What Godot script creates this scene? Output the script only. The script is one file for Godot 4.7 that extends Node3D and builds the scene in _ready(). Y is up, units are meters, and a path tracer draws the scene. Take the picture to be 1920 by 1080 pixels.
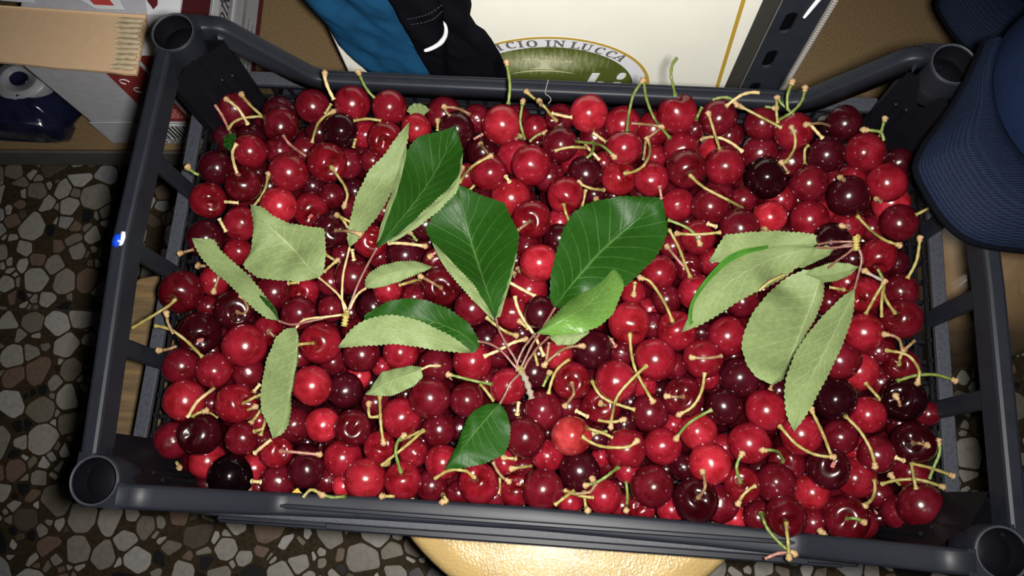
extends Node3D
# A black plastic crate of cherries on a round stool, seen from above by the flash of a phone,
# with a shelf of cartons behind it and a terrazzo floor below. Units: metres; lists of points are in millimetres.

var mats := {}
var used := {}
var cherry_meshes: Array = []
var cherries: Array = []
var fruit_group := "loose heap of cherries in the crate"

func _ready():
	# ---------- camera, sky, flash, exposure ----------
	var cam := Camera3D.new()
	cam.name = "camera"
	cam.fov = 39.59775
	cam.near = 0.02
	cam.far = 20.0
	cam.transform = Transform3D(Basis(Vector3(0.997034, -0.036602, -0.067707), Vector3(-0.056332, 0.252403, -0.965981), Vector3(0.052446, 0.966930, 0.249593)), Vector3(0.005415, 1.024053, 0.124457))
	add_child(cam, true)
	cam.current = true
	var env := Environment.new()
	env.background_mode = Environment.BG_COLOR
	env.background_color = Color(0.05, 0.05, 0.055)
	env.tonemap_mode = Environment.TONE_MAPPER_LINEAR
	env.tonemap_exposure = 1.0
	env.sdfgi_enabled = true
	env.ssao_enabled = true
	env.ssil_enabled = true
	var we := WorldEnvironment.new()
	we.name = "world"
	we.environment = env
	add_child(we, true)
	var flash := SpotLight3D.new()          # the phone's flash, beside its lens
	flash.name = "phone_flash"
	flash.position = cam.position + cam.basis.x * 0.017 + cam.basis.y * 0.002 - cam.basis.z * 0.004
	flash.basis = cam.basis
	flash.light_energy = 1.12
	flash.light_color = Color(1.0, 0.985, 0.96)
	flash.light_size = 0.005
	flash.spot_range = 8.0
	flash.spot_attenuation = 2.0
	flash.spot_angle = 50.0
	flash.spot_angle_attenuation = 1.0
	flash.shadow_enabled = true
	add_child(flash, true)
	make_materials()
	# ---------- the room ----------
	room()
	terrazzo()
	shelf_unit()
	# ---------- large things ----------
	stool()
	bench()
	crate()
	white_box()
	wine_carton()
	torn_flap()
	film_pack()
	jacket()
	parcel()
	caps()
	paper_liner()
	# ---------- fruit ----------
	cherry_shapes()
	fill_cherries()
	put_cherries()
	put_stems()
	put_leaves()

# ---------------------------------------------------------------- helpers
func numbered(called: String) -> String:
	var n: int = used.get(called, 0)
	used[called] = n + 1
	return called if n == 0 else "%s_%03d" % [called, n]

func tag(o: Node, label: String, category: String, group := "") -> void:
	o.set_meta("label", label)
	o.set_meta("category", category)
	if group != "":
		o.set_meta("group", group)

func thing(called: String, label: String, category: String, at := Vector3.ZERO, group := "") -> Node3D:
	var o := Node3D.new()
	o.name = numbered(called)
	o.position = at
	add_child(o)
	tag(o, label, category, group)
	return o

func part(called: String, m: Mesh, mat: Material, parent: Node, at := Vector3.ZERO) -> MeshInstance3D:
	var o := MeshInstance3D.new()
	o.name = called
	o.mesh = m
	o.position = at
	if mat:
		o.material_override = mat
	parent.add_child(o, true)
	return o

func structure(called: String, m: Mesh, mat: Material) -> MeshInstance3D:
	var o := MeshInstance3D.new()
	o.name = numbered(called)
	o.mesh = m
	o.material_override = mat
	add_child(o)
	o.set_meta("kind", "structure")
	return o

func begin(flat := false) -> SurfaceTool:
	var st := SurfaceTool.new()
	st.begin(Mesh.PRIMITIVE_TRIANGLES)
	st.set_smooth_group(-1 if flat else 0)
	return st

func done(st: SurfaceTool) -> ArrayMesh:
	st.generate_normals()
	return st.commit()

func tri(st: SurfaceTool, a: Vector3, b: Vector3, c: Vector3) -> void:
	st.add_vertex(a); st.add_vertex(b); st.add_vertex(c)

func quad(st: SurfaceTool, a: Vector3, b: Vector3, c: Vector3, d: Vector3) -> void:
	tri(st, a, b, c); tri(st, a, c, d)

# rows of points joined into a surface; the columns close up if asked
func skin(st: SurfaceTool, rows: Array, closed := false) -> void:
	for i in rows.size() - 1:
		var a: PackedVector3Array = rows[i]
		var b: PackedVector3Array = rows[i + 1]
		var n := a.size()
		for j in (n if closed else n - 1):
			var k := (j + 1) % n
			quad(st, a[j], a[k], b[k], b[j])

func fan(st: SurfaceTool, ring: PackedVector3Array, mid: Vector3) -> void:
	for j in ring.size():
		tri(st, mid, ring[j], ring[(j + 1) % ring.size()])

# a box with chamfered edges, turned by a basis
func bx(st: SurfaceTool, c: Vector3, s: Vector3, bev := 0.001, b := Basis()) -> void:
	var h := s / 2.0
	bev = minf(bev, minf(h.x, minf(h.y, h.z)) * 0.9)
	var rows := []
	for lv in [[-h.y, bev], [-h.y + bev, 0.0], [h.y - bev, 0.0], [h.y, bev]]:
		var x: float = h.x - lv[1]
		var z: float = h.z - lv[1]
		var y: float = lv[0]
		var e := bev
		var ring := PackedVector3Array()
		for p in [Vector3(-x, y, -z + e), Vector3(-x + e, y, -z), Vector3(x - e, y, -z), Vector3(x, y, -z + e), Vector3(x, y, z - e), Vector3(x - e, y, z), Vector3(-x + e, y, z), Vector3(-x, y, z - e)]:
			ring.append(c + b * p)
		rows.append(ring)
	skin(st, rows, true)
	fan(st, rows[0], c + b * Vector3(0, -h.y, 0))
	fan(st, rows[3], c + b * Vector3(0, h.y, 0))

func box_mesh(s: Vector3, bev := 0.001, c := Vector3.ZERO, b := Basis()) -> ArrayMesh:
	var st := begin(true)
	bx(st, c, s, bev, b)
	return done(st)

# a flat outline (x, z in metres) with thickness, its top at height y
func slab(st: SurfaceTool, outline: PackedVector2Array, y: float, thick: float, bev := 0.0) -> void:
	var mid := Vector2.ZERO
	for p in outline:
		mid += p / outline.size()
	var rows := []
	for lv in [[y - thick, 0.0], [y - bev, 0.0], [y, bev]]:
		var ring := PackedVector3Array()
		for p in outline:
			var q: Vector2 = p + (mid - p).normalized() * lv[1]
			ring.append(Vector3(q.x, lv[0], q.y))
		rows.append(ring)
	skin(st, rows, true)
	var tris := Geometry2D.triangulate_polygon(outline)
	for k in range(0, tris.size(), 3):
		tri(st, rows[2][tris[k]], rows[2][tris[k + 1]], rows[2][tris[k + 2]])
		tri(st, rows[0][tris[k]], rows[0][tris[k + 2]], rows[0][tris[k + 1]])

# a profile of (radius, height) turned about the vertical
func lathe(st: SurfaceTool, profile: Array, at := Vector3.ZERO, sides := 32, squash := Vector2.ONE) -> void:
	var rows := []
	for p in profile:
		var ring := PackedVector3Array()
		for k in sides:
			var a := TAU * k / sides
			ring.append(at + Vector3(cos(a) * p[0] * squash.x, p[1], sin(a) * p[0] * squash.y))
		rows.append(ring)
	skin(st, rows, true)

func smooth_path(pts: PackedVector3Array, n: int) -> PackedVector3Array:
	var out := PackedVector3Array()
	var last := pts.size() - 1
	for i in n + 1:
		var t := float(i) / n * last
		var k := mini(int(t), last - 1)
		var a := pts[maxi(k - 1, 0)]
		var b := pts[k]
		var c := pts[k + 1]
		var d := pts[mini(k + 2, last)]
		out.append(b.cubic_interpolate(c, a, d, t - k))
	return out

func tube(st: SurfaceTool, path: PackedVector3Array, radii: PackedFloat32Array, sides := 7) -> void:
	var rows := []
	var side := Vector3.ZERO
	for i in path.size():
		var d := (path[mini(i + 1, path.size() - 1)] - path[maxi(i - 1, 0)]).normalized()
		if d == Vector3.ZERO:
			d = Vector3.UP
		if side == Vector3.ZERO:
			side = d.cross(Vector3(0.31, 0.72, 0.62)).normalized()
		side = (side - d * side.dot(d)).normalized()
		var up := d.cross(side)
		var ring := PackedVector3Array()
		var r: float = radii[mini(i, radii.size() - 1)]
		for k in sides:
			var a := TAU * k / sides
			ring.append(path[i] + (side * cos(a) + up * sin(a)) * r)
		rows.append(ring)
	skin(st, rows, true)
	fan(st, rows[0], path[0])
	fan(st, rows[-1], path[-1])

# points in millimetres, three numbers each
func mm(v: Array) -> PackedVector3Array:
	var out := PackedVector3Array()
	for i in range(0, v.size(), 3):
		out.append(Vector3(v[i], v[i + 1], v[i + 2]) * 0.001)
	return out

# ---------------------------------------------------------------- materials
func lin(r: float, g: float, b: float) -> Color:
	return Color(r, g, b).linear_to_srgb()

func noise_tex(freq: float, ramp: Array, size := 256, bump := false, kind := FastNoiseLite.TYPE_SIMPLEX_SMOOTH, seed_ := 1, octaves := 4) -> NoiseTexture2D:
	var n := FastNoiseLite.new()
	n.noise_type = kind
	n.frequency = freq
	n.seed = seed_
	n.fractal_octaves = octaves
	var t := NoiseTexture2D.new()
	t.width = size
	t.height = size
	t.seamless = true
	t.noise = n
	t.normalize = true
	if ramp.size() > 0:
		var g := Gradient.new()
		var cols := PackedColorArray()
		var offs := PackedFloat32Array()
		for i in ramp.size():
			cols.append(ramp[i])
			offs.append(float(i) / maxf(1.0, ramp.size() - 1.0))
		g.colors = cols
		g.offsets = offs
		t.color_ramp = g
	return t

func mat(key: String, col: Color, rough: float, tex: Texture2D = null, scale := 1.0, world := false) -> StandardMaterial3D:
	var m := StandardMaterial3D.new()
	m.resource_name = key
	m.albedo_color = col
	m.roughness = rough
	if tex:
		m.albedo_texture = tex
		m.uv1_triplanar = true
		m.uv1_world_triplanar = world
		m.uv1_scale = Vector3.ONE * scale
	mats[key] = m
	return m

func grey(v: float) -> Color:
	return lin(minf(v, 1.0), minf(v, 1.0), minf(v, 1.0))

func make_materials() -> void:
	# cherries: skin tones from pinkish red to almost black, with a fine fleck
	var fleck := noise_tex(0.035, [grey(0.62), grey(0.86), grey(1.0), grey(1.0)], 256, false, FastNoiseLite.TYPE_SIMPLEX_SMOOTH, 5, 5)
	var tones := {"p": [0.235, 0.026, 0.027], "b": [0.178, 0.0095, 0.0165], "r": [0.115, 0.0050, 0.0110], "m": [0.058, 0.0030, 0.0070], "d": [0.022, 0.0016, 0.0040], "k": [0.0085, 0.0011, 0.0024], "K": [0.0020, 0.0008, 0.0013]}
	for k in tones:
		var t: Array = tones[k]
		for v in 2:
			var f := 1.09 + (v - 0.5) * 0.26
			var m := mat("cherry_" + k + str(v), lin(t[0] * f, t[1] * f, t[2] * f), 0.185, fleck, 0.45)
			m.vertex_color_use_as_albedo = true
			m.metallic_specular = 0.52
			if k == "k" or k == "K":
				m.roughness = 0.12
	var woody := noise_tex(0.05, [grey(0.72), grey(1.0)], 128, false, FastNoiseLite.TYPE_SIMPLEX_SMOOTH, 3)
	mat("stem_g", lin(0.085, 0.115, 0.020), 0.5, woody, 60.0)
	mat("stem_y", lin(0.185, 0.150, 0.040), 0.5, woody, 60.0)
	mat("stem_p", lin(0.330, 0.250, 0.115), 0.5, woody, 60.0)
	mat("stem_r", lin(0.200, 0.085, 0.060), 0.5, woody, 60.0)
	mat("stem_b", lin(0.130, 0.070, 0.028), 0.55, woody, 60.0)
	mat("stem_w", lin(0.200, 0.170, 0.150), 0.6, woody, 60.0)
	mat("knob", lin(0.240, 0.150, 0.065), 0.65, woody, 90.0)
	mat("scar", lin(0.200, 0.060, 0.045), 0.6, woody, 90.0)
	mat("petiole", lin(0.140, 0.060, 0.045), 0.45, woody, 60.0)
	mat("spur", lin(0.230, 0.180, 0.040), 0.7, woody, 120.0)
	mat("bark", lin(0.150, 0.120, 0.090), 0.8, woody, 120.0)
	leaf_materials()
	# crate: charcoal plastic, scuffed
	var scuff := noise_tex(0.012, [grey(0.70), grey(0.95), grey(1.0), grey(1.12)], 512, false, FastNoiseLite.TYPE_SIMPLEX_SMOOTH, 11, 6)
	var plastic := mat("plastic", lin(0.0074, 0.0085, 0.0122), 0.46, scuff, 7.0)
	plastic.metallic_specular = 0.27
	var gritty := mat("plastic_dusty", lin(0.024, 0.026, 0.033), 0.55, noise_tex(0.11, [grey(0.55), grey(0.95), grey(1.25)], 256, false, FastNoiseLite.TYPE_SIMPLEX_SMOOTH, 12, 3), 12.0)
	gritty.metallic_specular = 0.3
	mat("plastic_shaded", lin(0.0030, 0.0031, 0.0046), 0.5, scuff, 9.0).metallic_specular = 0.2  # the crate plastic again, with the shade of recesses put into its colour
	mat("blue_cap", lin(0.004, 0.035, 0.36), 0.25)
	mat("white_label", lin(0.60, 0.62, 0.66), 0.5)
	# floor
	mat("matrix", lin(0.040, 0.029, 0.017), 0.6, noise_tex(0.05, [grey(0.45), grey(0.8), grey(1.2)], 512, false, FastNoiseLite.TYPE_SIMPLEX_SMOOTH, 21, 5), 5.0, true)
	var stone_tex := noise_tex(0.03, [grey(0.72), grey(0.92), grey(1.08)], 256, false, FastNoiseLite.TYPE_SIMPLEX_SMOOTH, 22, 5)
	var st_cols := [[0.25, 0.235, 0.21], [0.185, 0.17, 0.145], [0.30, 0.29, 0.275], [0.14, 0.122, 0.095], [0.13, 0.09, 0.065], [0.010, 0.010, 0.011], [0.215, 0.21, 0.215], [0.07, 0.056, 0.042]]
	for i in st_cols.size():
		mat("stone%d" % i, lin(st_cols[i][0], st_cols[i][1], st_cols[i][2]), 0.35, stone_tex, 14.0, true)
	mat("joint", lin(0.02, 0.018, 0.015), 0.8)
	mat("plaster", lin(0.16, 0.15, 0.14), 0.95)
	# shelf
	mat("chipboard", lin(0.185, 0.125, 0.066), 0.85, noise_tex(0.19, [grey(0.25), grey(0.68), grey(0.85), grey(1.0)], 1024, false, FastNoiseLite.TYPE_SIMPLEX_SMOOTH, 31, 3), 2.4, true)
	mat("shelf_metal", lin(0.075, 0.072, 0.066), 0.5, noise_tex(0.02, [grey(0.75), grey(1.1)], 256, false, FastNoiseLite.TYPE_SIMPLEX_SMOOTH, 32), 4.0)
	mat("upright_metal", lin(0.022, 0.026, 0.036), 0.4, noise_tex(0.02, [grey(0.7), grey(1.15)], 256, false, FastNoiseLite.TYPE_SIMPLEX_SMOOTH, 33), 4.0)
	mat("zinc", lin(0.21, 0.20, 0.185), 0.5)
	mat("white_paint", lin(0.85, 0.86, 0.9), 0.5)
	# wood
	mat("varnish", lin(0.30, 0.21, 0.085), 0.36, noise_tex(0.010, [grey(0.72), grey(0.95), grey(1.06)], 512, false, FastNoiseLite.TYPE_SIMPLEX_SMOOTH, 41, 5), 5.0)
	mats["varnish"].clearcoat_enabled = true
	mats["varnish"].clearcoat = 0.3
	mats["varnish"].clearcoat_roughness = 0.12
	mats["varnish"].metallic_specular = 0.35
	mats["varnish"].heightmap_enabled = true
	mats["varnish"].heightmap_texture = noise_tex(0.16, [grey(0.0), grey(1.0)], 512, false, FastNoiseLite.TYPE_SIMPLEX_SMOOTH, 42, 2)
	mats["varnish"].heightmap_scale = 0.06
	var plank := mat("plank", lin(0.10, 0.062, 0.022), 0.65, grain_texture())
	plank.uv1_scale = Vector3(4, 4, 4)
	# cartons and cloth
	mat("white_card", lin(0.84, 0.83, 0.74), 0.75, noise_tex(0.02, [grey(0.95), grey(1.0)], 256, false, FastNoiseLite.TYPE_SIMPLEX_SMOOTH, 51), 4.0)
	mat("grey_card", lin(0.42, 0.42, 0.46), 0.7, noise_tex(0.05, [grey(0.86), grey(1.0)], 256, false, FastNoiseLite.TYPE_SIMPLEX_SMOOTH, 52), 6.0)
	mat("burgundy", lin(0.21, 0.020, 0.018), 0.6)
	mat("dark_burgundy", lin(0.085, 0.008, 0.014), 0.6)
	mat("red_ink", lin(0.42, 0.045, 0.040), 0.6)
	mat("kraft", lin(0.56, 0.385, 0.235), 0.85, noise_tex(0.06, [grey(0.92), grey(1.0)], 256, false, FastNoiseLite.TYPE_SIMPLEX_SMOOTH, 53), 6.0)
	mat("flute", lin(0.46, 0.37, 0.24), 0.85, noise_tex(0.06, [grey(0.8), grey(1.0)], 256, false, FastNoiseLite.TYPE_SIMPLEX_SMOOTH, 54), 9.0)
	mat("ink", lin(0.035, 0.033, 0.030), 0.6)
	mat("grey_ink", lin(0.13, 0.125, 0.115), 0.6)
	mat("faint_ink", lin(0.28, 0.27, 0.29), 0.7)
	mat("pink_ink", lin(0.62, 0.30, 0.26), 0.7)
	mat("gold_ink", lin(0.46, 0.30, 0.035), 0.6)
	mat("lilac_white", lin(0.74, 0.74, 0.80), 0.6)
	mat("cream_ink", lin(0.62, 0.62, 0.38), 0.6)
	mat("cloth_blue", lin(0.0085, 0.050, 0.115), 0.8, noise_tex(0.012, [grey(0.72), grey(1.0), grey(1.18)], 512, false, FastNoiseLite.TYPE_SIMPLEX_SMOOTH, 61, 5), 6.0)
	mat("cloth_black", lin(0.0040, 0.0040, 0.0064), 0.9, noise_tex(0.3, [grey(0.8), grey(1.15)], 256, false, FastNoiseLite.TYPE_SIMPLEX_SMOOTH, 62), 8.0)
	mat("seam", lin(0.020, 0.020, 0.025), 0.8)
	mat("piping", lin(0.85, 0.86, 0.90), 0.55)
	var mesh_cloth := mat("cap_mesh", Color.WHITE, 0.7, weave_texture(), 1.0, true)
	mesh_cloth.uv1_scale = Vector3.ONE * 100.0
	mat("cap_crown", lin(0.0045, 0.0085, 0.024), 0.85, noise_tex(0.09, [grey(0.72), grey(1.0), grey(1.2)], 256, false, FastNoiseLite.TYPE_SIMPLEX_SMOOTH, 63), 9.0)
	mat("cap_edge", lin(0.001, 0.0012, 0.0022), 0.8)
	var film := mat("film_parcel", lin(0.16, 0.105, 0.055), 0.25, noise_tex(0.010, [grey(0.62), grey(0.9), grey(1.12)], 256, false, FastNoiseLite.TYPE_SIMPLEX_SMOOTH, 71), 6.0)
	film.metallic_specular = 0.6
	mat("bottle_film", lin(0.008, 0.010, 0.028), 0.16, noise_tex(0.02, [grey(0.4), grey(1.0), grey(1.7)], 256, false, FastNoiseLite.TYPE_SIMPLEX_SMOOTH, 72), 8.0)
	mat("disc_grey", lin(0.23, 0.235, 0.26), 0.4, noise_tex(0.05, [grey(0.82), grey(1.0)], 256, false, FastNoiseLite.TYPE_SIMPLEX_SMOOTH, 73), 8.0)
	for k in ["cloth_blue", "cloth_black", "cap_mesh", "cap_crown", "cap_edge", "matrix", "chipboard"]:
		mats[k].metallic_specular = 0.12
	mat("yellow_paper", lin(0.36, 0.20, 0.012), 0.7)

func grain_texture() -> ImageTexture:
	var n := FastNoiseLite.new()
	n.seed = 9
	n.frequency = 0.02
	var im := Image.create(256, 256, false, Image.FORMAT_RGB8)
	for y in 256:
		for x in 256:
			var v := 0.82 + 0.22 * n.get_noise_2d(x * 0.5, y * 6.0) + 0.12 * n.get_noise_2d(x * 2.0 + 90.0, y * 22.0)
			im.set_pixel(x, y, Color(v, v * 0.98, v * 0.93))
	return ImageTexture.create_from_image(im)

func weave_texture() -> ImageTexture:
	var im := Image.create(64, 64, false, Image.FORMAT_RGB8)
	var rng := RandomNumberGenerator.new()
	rng.seed = 77
	for y in 64:
		for x in 64:
			var row := y / 8
			var c := lin(0.0022, 0.0036, 0.0095)
			if y % 8 < 3:
				var k := (x + row * 4) % 8
				c = lin(0.0085, 0.0135, 0.026) if k < 5 else lin(0.004, 0.007, 0.016)
			if rng.randf() < 0.02:
				c = lin(0.03, 0.036, 0.05)
			im.set_pixel(x, y, c)
	return ImageTexture.create_from_image(im)

# leaf skins: u runs across (midrib at 0.5), v from base to tip
func leaf_materials() -> void:
	var vein := Image.create(192, 384, false, Image.FORMAT_RF)
	for y in 384:
		for x in 192:
			var u := absf((x + 0.5) / 192.0 - 0.5) * 2.0
			var v := (y + 0.5) / 384.0
			var mid := clampf(1.0 - u / (0.055 * (1.15 - v)), 0.0, 1.0)
			var side := 0.0
			var w := (v - 0.30 * u + 0.12 * u * u) * 11.0 + (0.45 if x > 96 else 0.0)
			var d := absf(w - roundf(w))
			side = clampf(1.0 - d / (0.085 - 0.045 * u), 0.0, 1.0) * (1.0 - 0.55 * u)
			var w2 := (u - 0.55 * v) * 17.0
			var net := clampf(1.0 - absf(w2 - roundf(w2)) / 0.09, 0.0, 1.0) * 0.16
			vein.set_pixel(x, y, Color(maxf(mid, maxf(side * 0.75, net)), 0, 0))
	var n := FastNoiseLite.new()
	n.seed = 4
	n.frequency = 0.03
	n.fractal_octaves = 4
	var looks := {
		"T": [lin(0.0062, 0.0300, 0.0022), lin(0.045, 0.092, 0.024), 0.44], "U": [lin(0.098, 0.130, 0.052), lin(0.175, 0.205, 0.100), 0.52],
		"G": [lin(0.055, 0.115, 0.022), lin(0.10, 0.165, 0.05), 0.28], "B": [lin(0.030, 0.105, 0.012), lin(0.05, 0.13, 0.02), 0.38],
	}
	for k in looks:
		var im := Image.create(192, 384, false, Image.FORMAT_RGB8)
		for y in 384:
			for x in 192:
				var a: float = vein.get_pixel(x, y).r
				var base: Color = looks[k][0]
				var c := base.lerp(looks[k][1], a)
				var s := 1.0 + 0.09 * n.get_noise_2d(x * 2.0, y * 2.0)
				im.set_pixel(x, y, Color(c.r * s, c.g * s, c.b * s))
		var m := StandardMaterial3D.new()
		m.resource_name = "leaf_" + k
		m.albedo_texture = ImageTexture.create_from_image(im)
		m.roughness = looks[k][2]
		m.metallic_specular = 0.24
		m.heightmap_enabled = true
		var hb := Image.create(192, 384, false, Image.FORMAT_RF)
		for y in 384:
			for x in 192:
				var a2: float = vein.get_pixel(x, y).r
				hb.set_pixel(x, y, Color(0.5 + (0.5 if k == "U" else -0.5) * a2 + 0.08 * n.get_noise_2d(x * 3.0, y * 3.0), 0, 0))
		m.heightmap_texture = ImageTexture.create_from_image(hb)
		m.heightmap_scale = 0.05
		mats["leaf_" + k] = m

# ---------------------------------------------------------------- the room
func room() -> void:
	var f := structure("floor", box_mesh(Vector3(3.2, 0.06, 3.0), 0.001, Vector3(0, -0.031, 0.1)), mats["matrix"])
	f.set_meta("label", "terrazzo floor of grey, brown and black stone chips")
	structure("ceiling", box_mesh(Vector3(3.4, 0.1, 3.2), 0.001, Vector3(0, 2.45, 0.1)), mats["plaster"])
	structure("wall_back", box_mesh(Vector3(3.4, 2.5, 0.1), 0.001, Vector3(0, 1.2, -1.45)), mats["plaster"])
	structure("wall_front", box_mesh(Vector3(3.4, 2.5, 0.1), 0.001, Vector3(0, 1.2, 1.65)), mats["plaster"])
	structure("wall_left", box_mesh(Vector3(0.1, 2.5, 3.2), 0.001, Vector3(-1.65, 1.2, 0.1)), mats["plaster"])
	structure("wall_right", box_mesh(Vector3(0.1, 2.5, 3.2), 0.001, Vector3(1.65, 1.2, 0.1)), mats["plaster"])

func clip(poly: PackedVector2Array, mid: Vector2, dir: Vector2) -> PackedVector2Array:
	var out := PackedVector2Array()
	for i in poly.size():
		var a := poly[i]
		var b := poly[(i + 1) % poly.size()]
		var da := (a - mid).dot(dir)
		var db := (b - mid).dot(dir)
		if da <= 0.0:
			out.append(a)
		if (da < 0.0 and db > 0.0) or (da > 0.0 and db < 0.0):
			out.append(a.lerp(b, da / (da - db)))
	return out

# stone chips: a power diagram of random seeds, every cell drawn in from its neighbours and blunted
func terrazzo() -> void:
	var ground: Node3D = get_node("floor")
	var rng := RandomNumberGenerator.new()
	rng.seed = 2024
	var lo := Vector2(-0.86, -0.36)
	var hi := Vector2(0.74, 0.44)
	var pts := PackedVector2Array()
	var wts := PackedFloat32Array()
	var cell := 0.05
	var grid := {}
	for pass_ in [[0.0165, 900, 1.0], [0.0105, 3000, 0.5], [0.0066, 5000, 0.3], [0.0040, 7000, 0.2]]:
		for k in int(pass_[1]):
			var p := Vector2(rng.randf_range(lo.x, hi.x), rng.randf_range(lo.y, hi.y))
			var r: float = pass_[0] * rng.randf_range(0.85, 1.35)
			var ok := true
			var g := Vector2i(floori(p.x / cell), floori(p.y / cell))
			for gx in [-1, 0, 1]:
				for gy in [-1, 0, 1]:
					for j in grid.get(g + Vector2i(gx, gy), []):
						if pts[j].distance_to(p) < (r + wts[j]) * 0.86:
							ok = false
			if ok:
				pts.append(p)
				wts.append(r)
				if not grid.has(g):
					grid[g] = []
				grid[g].append(pts.size() - 1)
	var rest := {}
	var shown := []
	for i in pts.size():
		var p := pts[i]
		var r: float = wts[i]
		var poly := PackedVector2Array()
		for k in 14:
			var a := TAU * k / 14.0
			poly.append(p + Vector2(cos(a), sin(a)) * r * 1.55)
		var g := Vector2i(floori(p.x / cell), floori(p.y / cell))
		var gap := 0.0009 + 0.0011 * rng.randf()
		for gx in [-1, 0, 1]:
			for gy in [-1, 0, 1]:
				for j in grid.get(g + Vector2i(gx, gy), []):
					if j != i:
						var d: Vector2 = pts[j] - p
						var l := d.length()
						if l < 0.06:
							var t := (l * l + r * r - wts[j] * wts[j]) / (2.0 * l) - gap
							poly = clip(poly, p + d / l * maxf(t, 0.001), d / l)
		var jl := joint_at(p.x)
		if absf(p.y - jl) < 0.04:
			var s := 1.0 if p.y < jl else -1.0
			poly = clip(poly, Vector2(p.x, jl - s * 0.0012), Vector2(0, s))
		# a random chip off one corner, then blunted corners
		var ca := rng.randf() * TAU
		poly = clip(poly, p + Vector2(cos(ca), sin(ca)) * r * rng.randf_range(0.5, 0.95), Vector2(cos(ca), sin(ca)))
		var blunt := PackedVector2Array()
		for k in poly.size():
			var a2 := poly[k]
			var b2 := poly[(k + 1) % poly.size()]
			if a2.distance_to(b2) > 0.0009:
				blunt.append(a2.lerp(b2, 0.13))
				blunt.append(a2.lerp(b2, 0.87))
		if blunt.size() < 5:
			continue
		if r < 0.013 and rng.randf() < 0.16:
			continue
		var roll := rng.randf()
		if p.x < -0.40 and roll < 0.6:      # chips on the left lean to darker tones
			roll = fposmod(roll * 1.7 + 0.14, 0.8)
		var tone := 0
		for lim in [0.27, 0.46, 0.60, 0.72, 0.79, 0.90, 0.96]:
			if roll > lim:
				tone += 1
		var outside := (absf(p.x) > 0.36 or p.y > 0.16 or p.y < -0.26) and p.x > -0.76 and p.x < 0.66 and p.y < 0.33 and p.y > -0.32
		if outside and r > 0.0118:
			shown.append([r, i, blunt, tone])
		else:
			if not rest.has(tone):
				rest[tone] = []
			rest[tone].append(blunt)
	shown.sort_custom(func(a, b): return a[0] > b[0])
	for k in shown.size():
		var s: Array = shown[k]
		if k < 300:
			var c := pts[s[1]]
			var st := begin(true)
			var local := PackedVector2Array()
			for q in s[2]:
				local.append(q - c)
			slab(st, local, 0.0012, 0.0022, 0.0004)
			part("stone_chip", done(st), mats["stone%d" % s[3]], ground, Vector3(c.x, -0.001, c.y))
		else:
			if not rest.has(s[3]):
				rest[s[3]] = []
			rest[s[3]].append(s[2])
	var all := ArrayMesh.new()
	for tone in rest:
		var st2 := begin(true)
		for poly2 in rest[tone]:
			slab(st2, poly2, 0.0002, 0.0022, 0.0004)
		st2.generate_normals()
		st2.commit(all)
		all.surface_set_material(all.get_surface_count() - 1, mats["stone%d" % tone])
	var o := part("small_stone_chips", all, null, ground)
	o.set_meta("kind", "stuff")
	var jst := begin(true)
	for k in 16:
		var x0 := lo.x + (hi.x - lo.x) * k / 16.0
		var x1 := lo.x + (hi.x - lo.x) * (k + 1) / 16.0
		quad(jst, Vector3(x0, 0.0001, joint_at(x0) - 0.0009), Vector3(x1, 0.0001, joint_at(x1) - 0.0009), Vector3(x1, 0.0001, joint_at(x1) + 0.0009), Vector3(x0, 0.0001, joint_at(x0) + 0.0009))
	part("tile_joint", done(jst), mats["joint"], ground)

func joint_at(x: float) -> float:
	return -0.0725 - 0.056 * (x + 0.675)

# ---------------------------------------------------------------- the shelf behind; its own axes are turned a little
const SHELF := Vector3(-0.636, 0.2, -0.217)
var shelf_basis := Basis(Vector3.UP, 0.04480)

func on_shelf(x: float, y: float, z: float) -> Vector3:   # x along the front edge, y above the board, z towards the viewer
	return SHELF + shelf_basis * Vector3(x, y, z)

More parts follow.
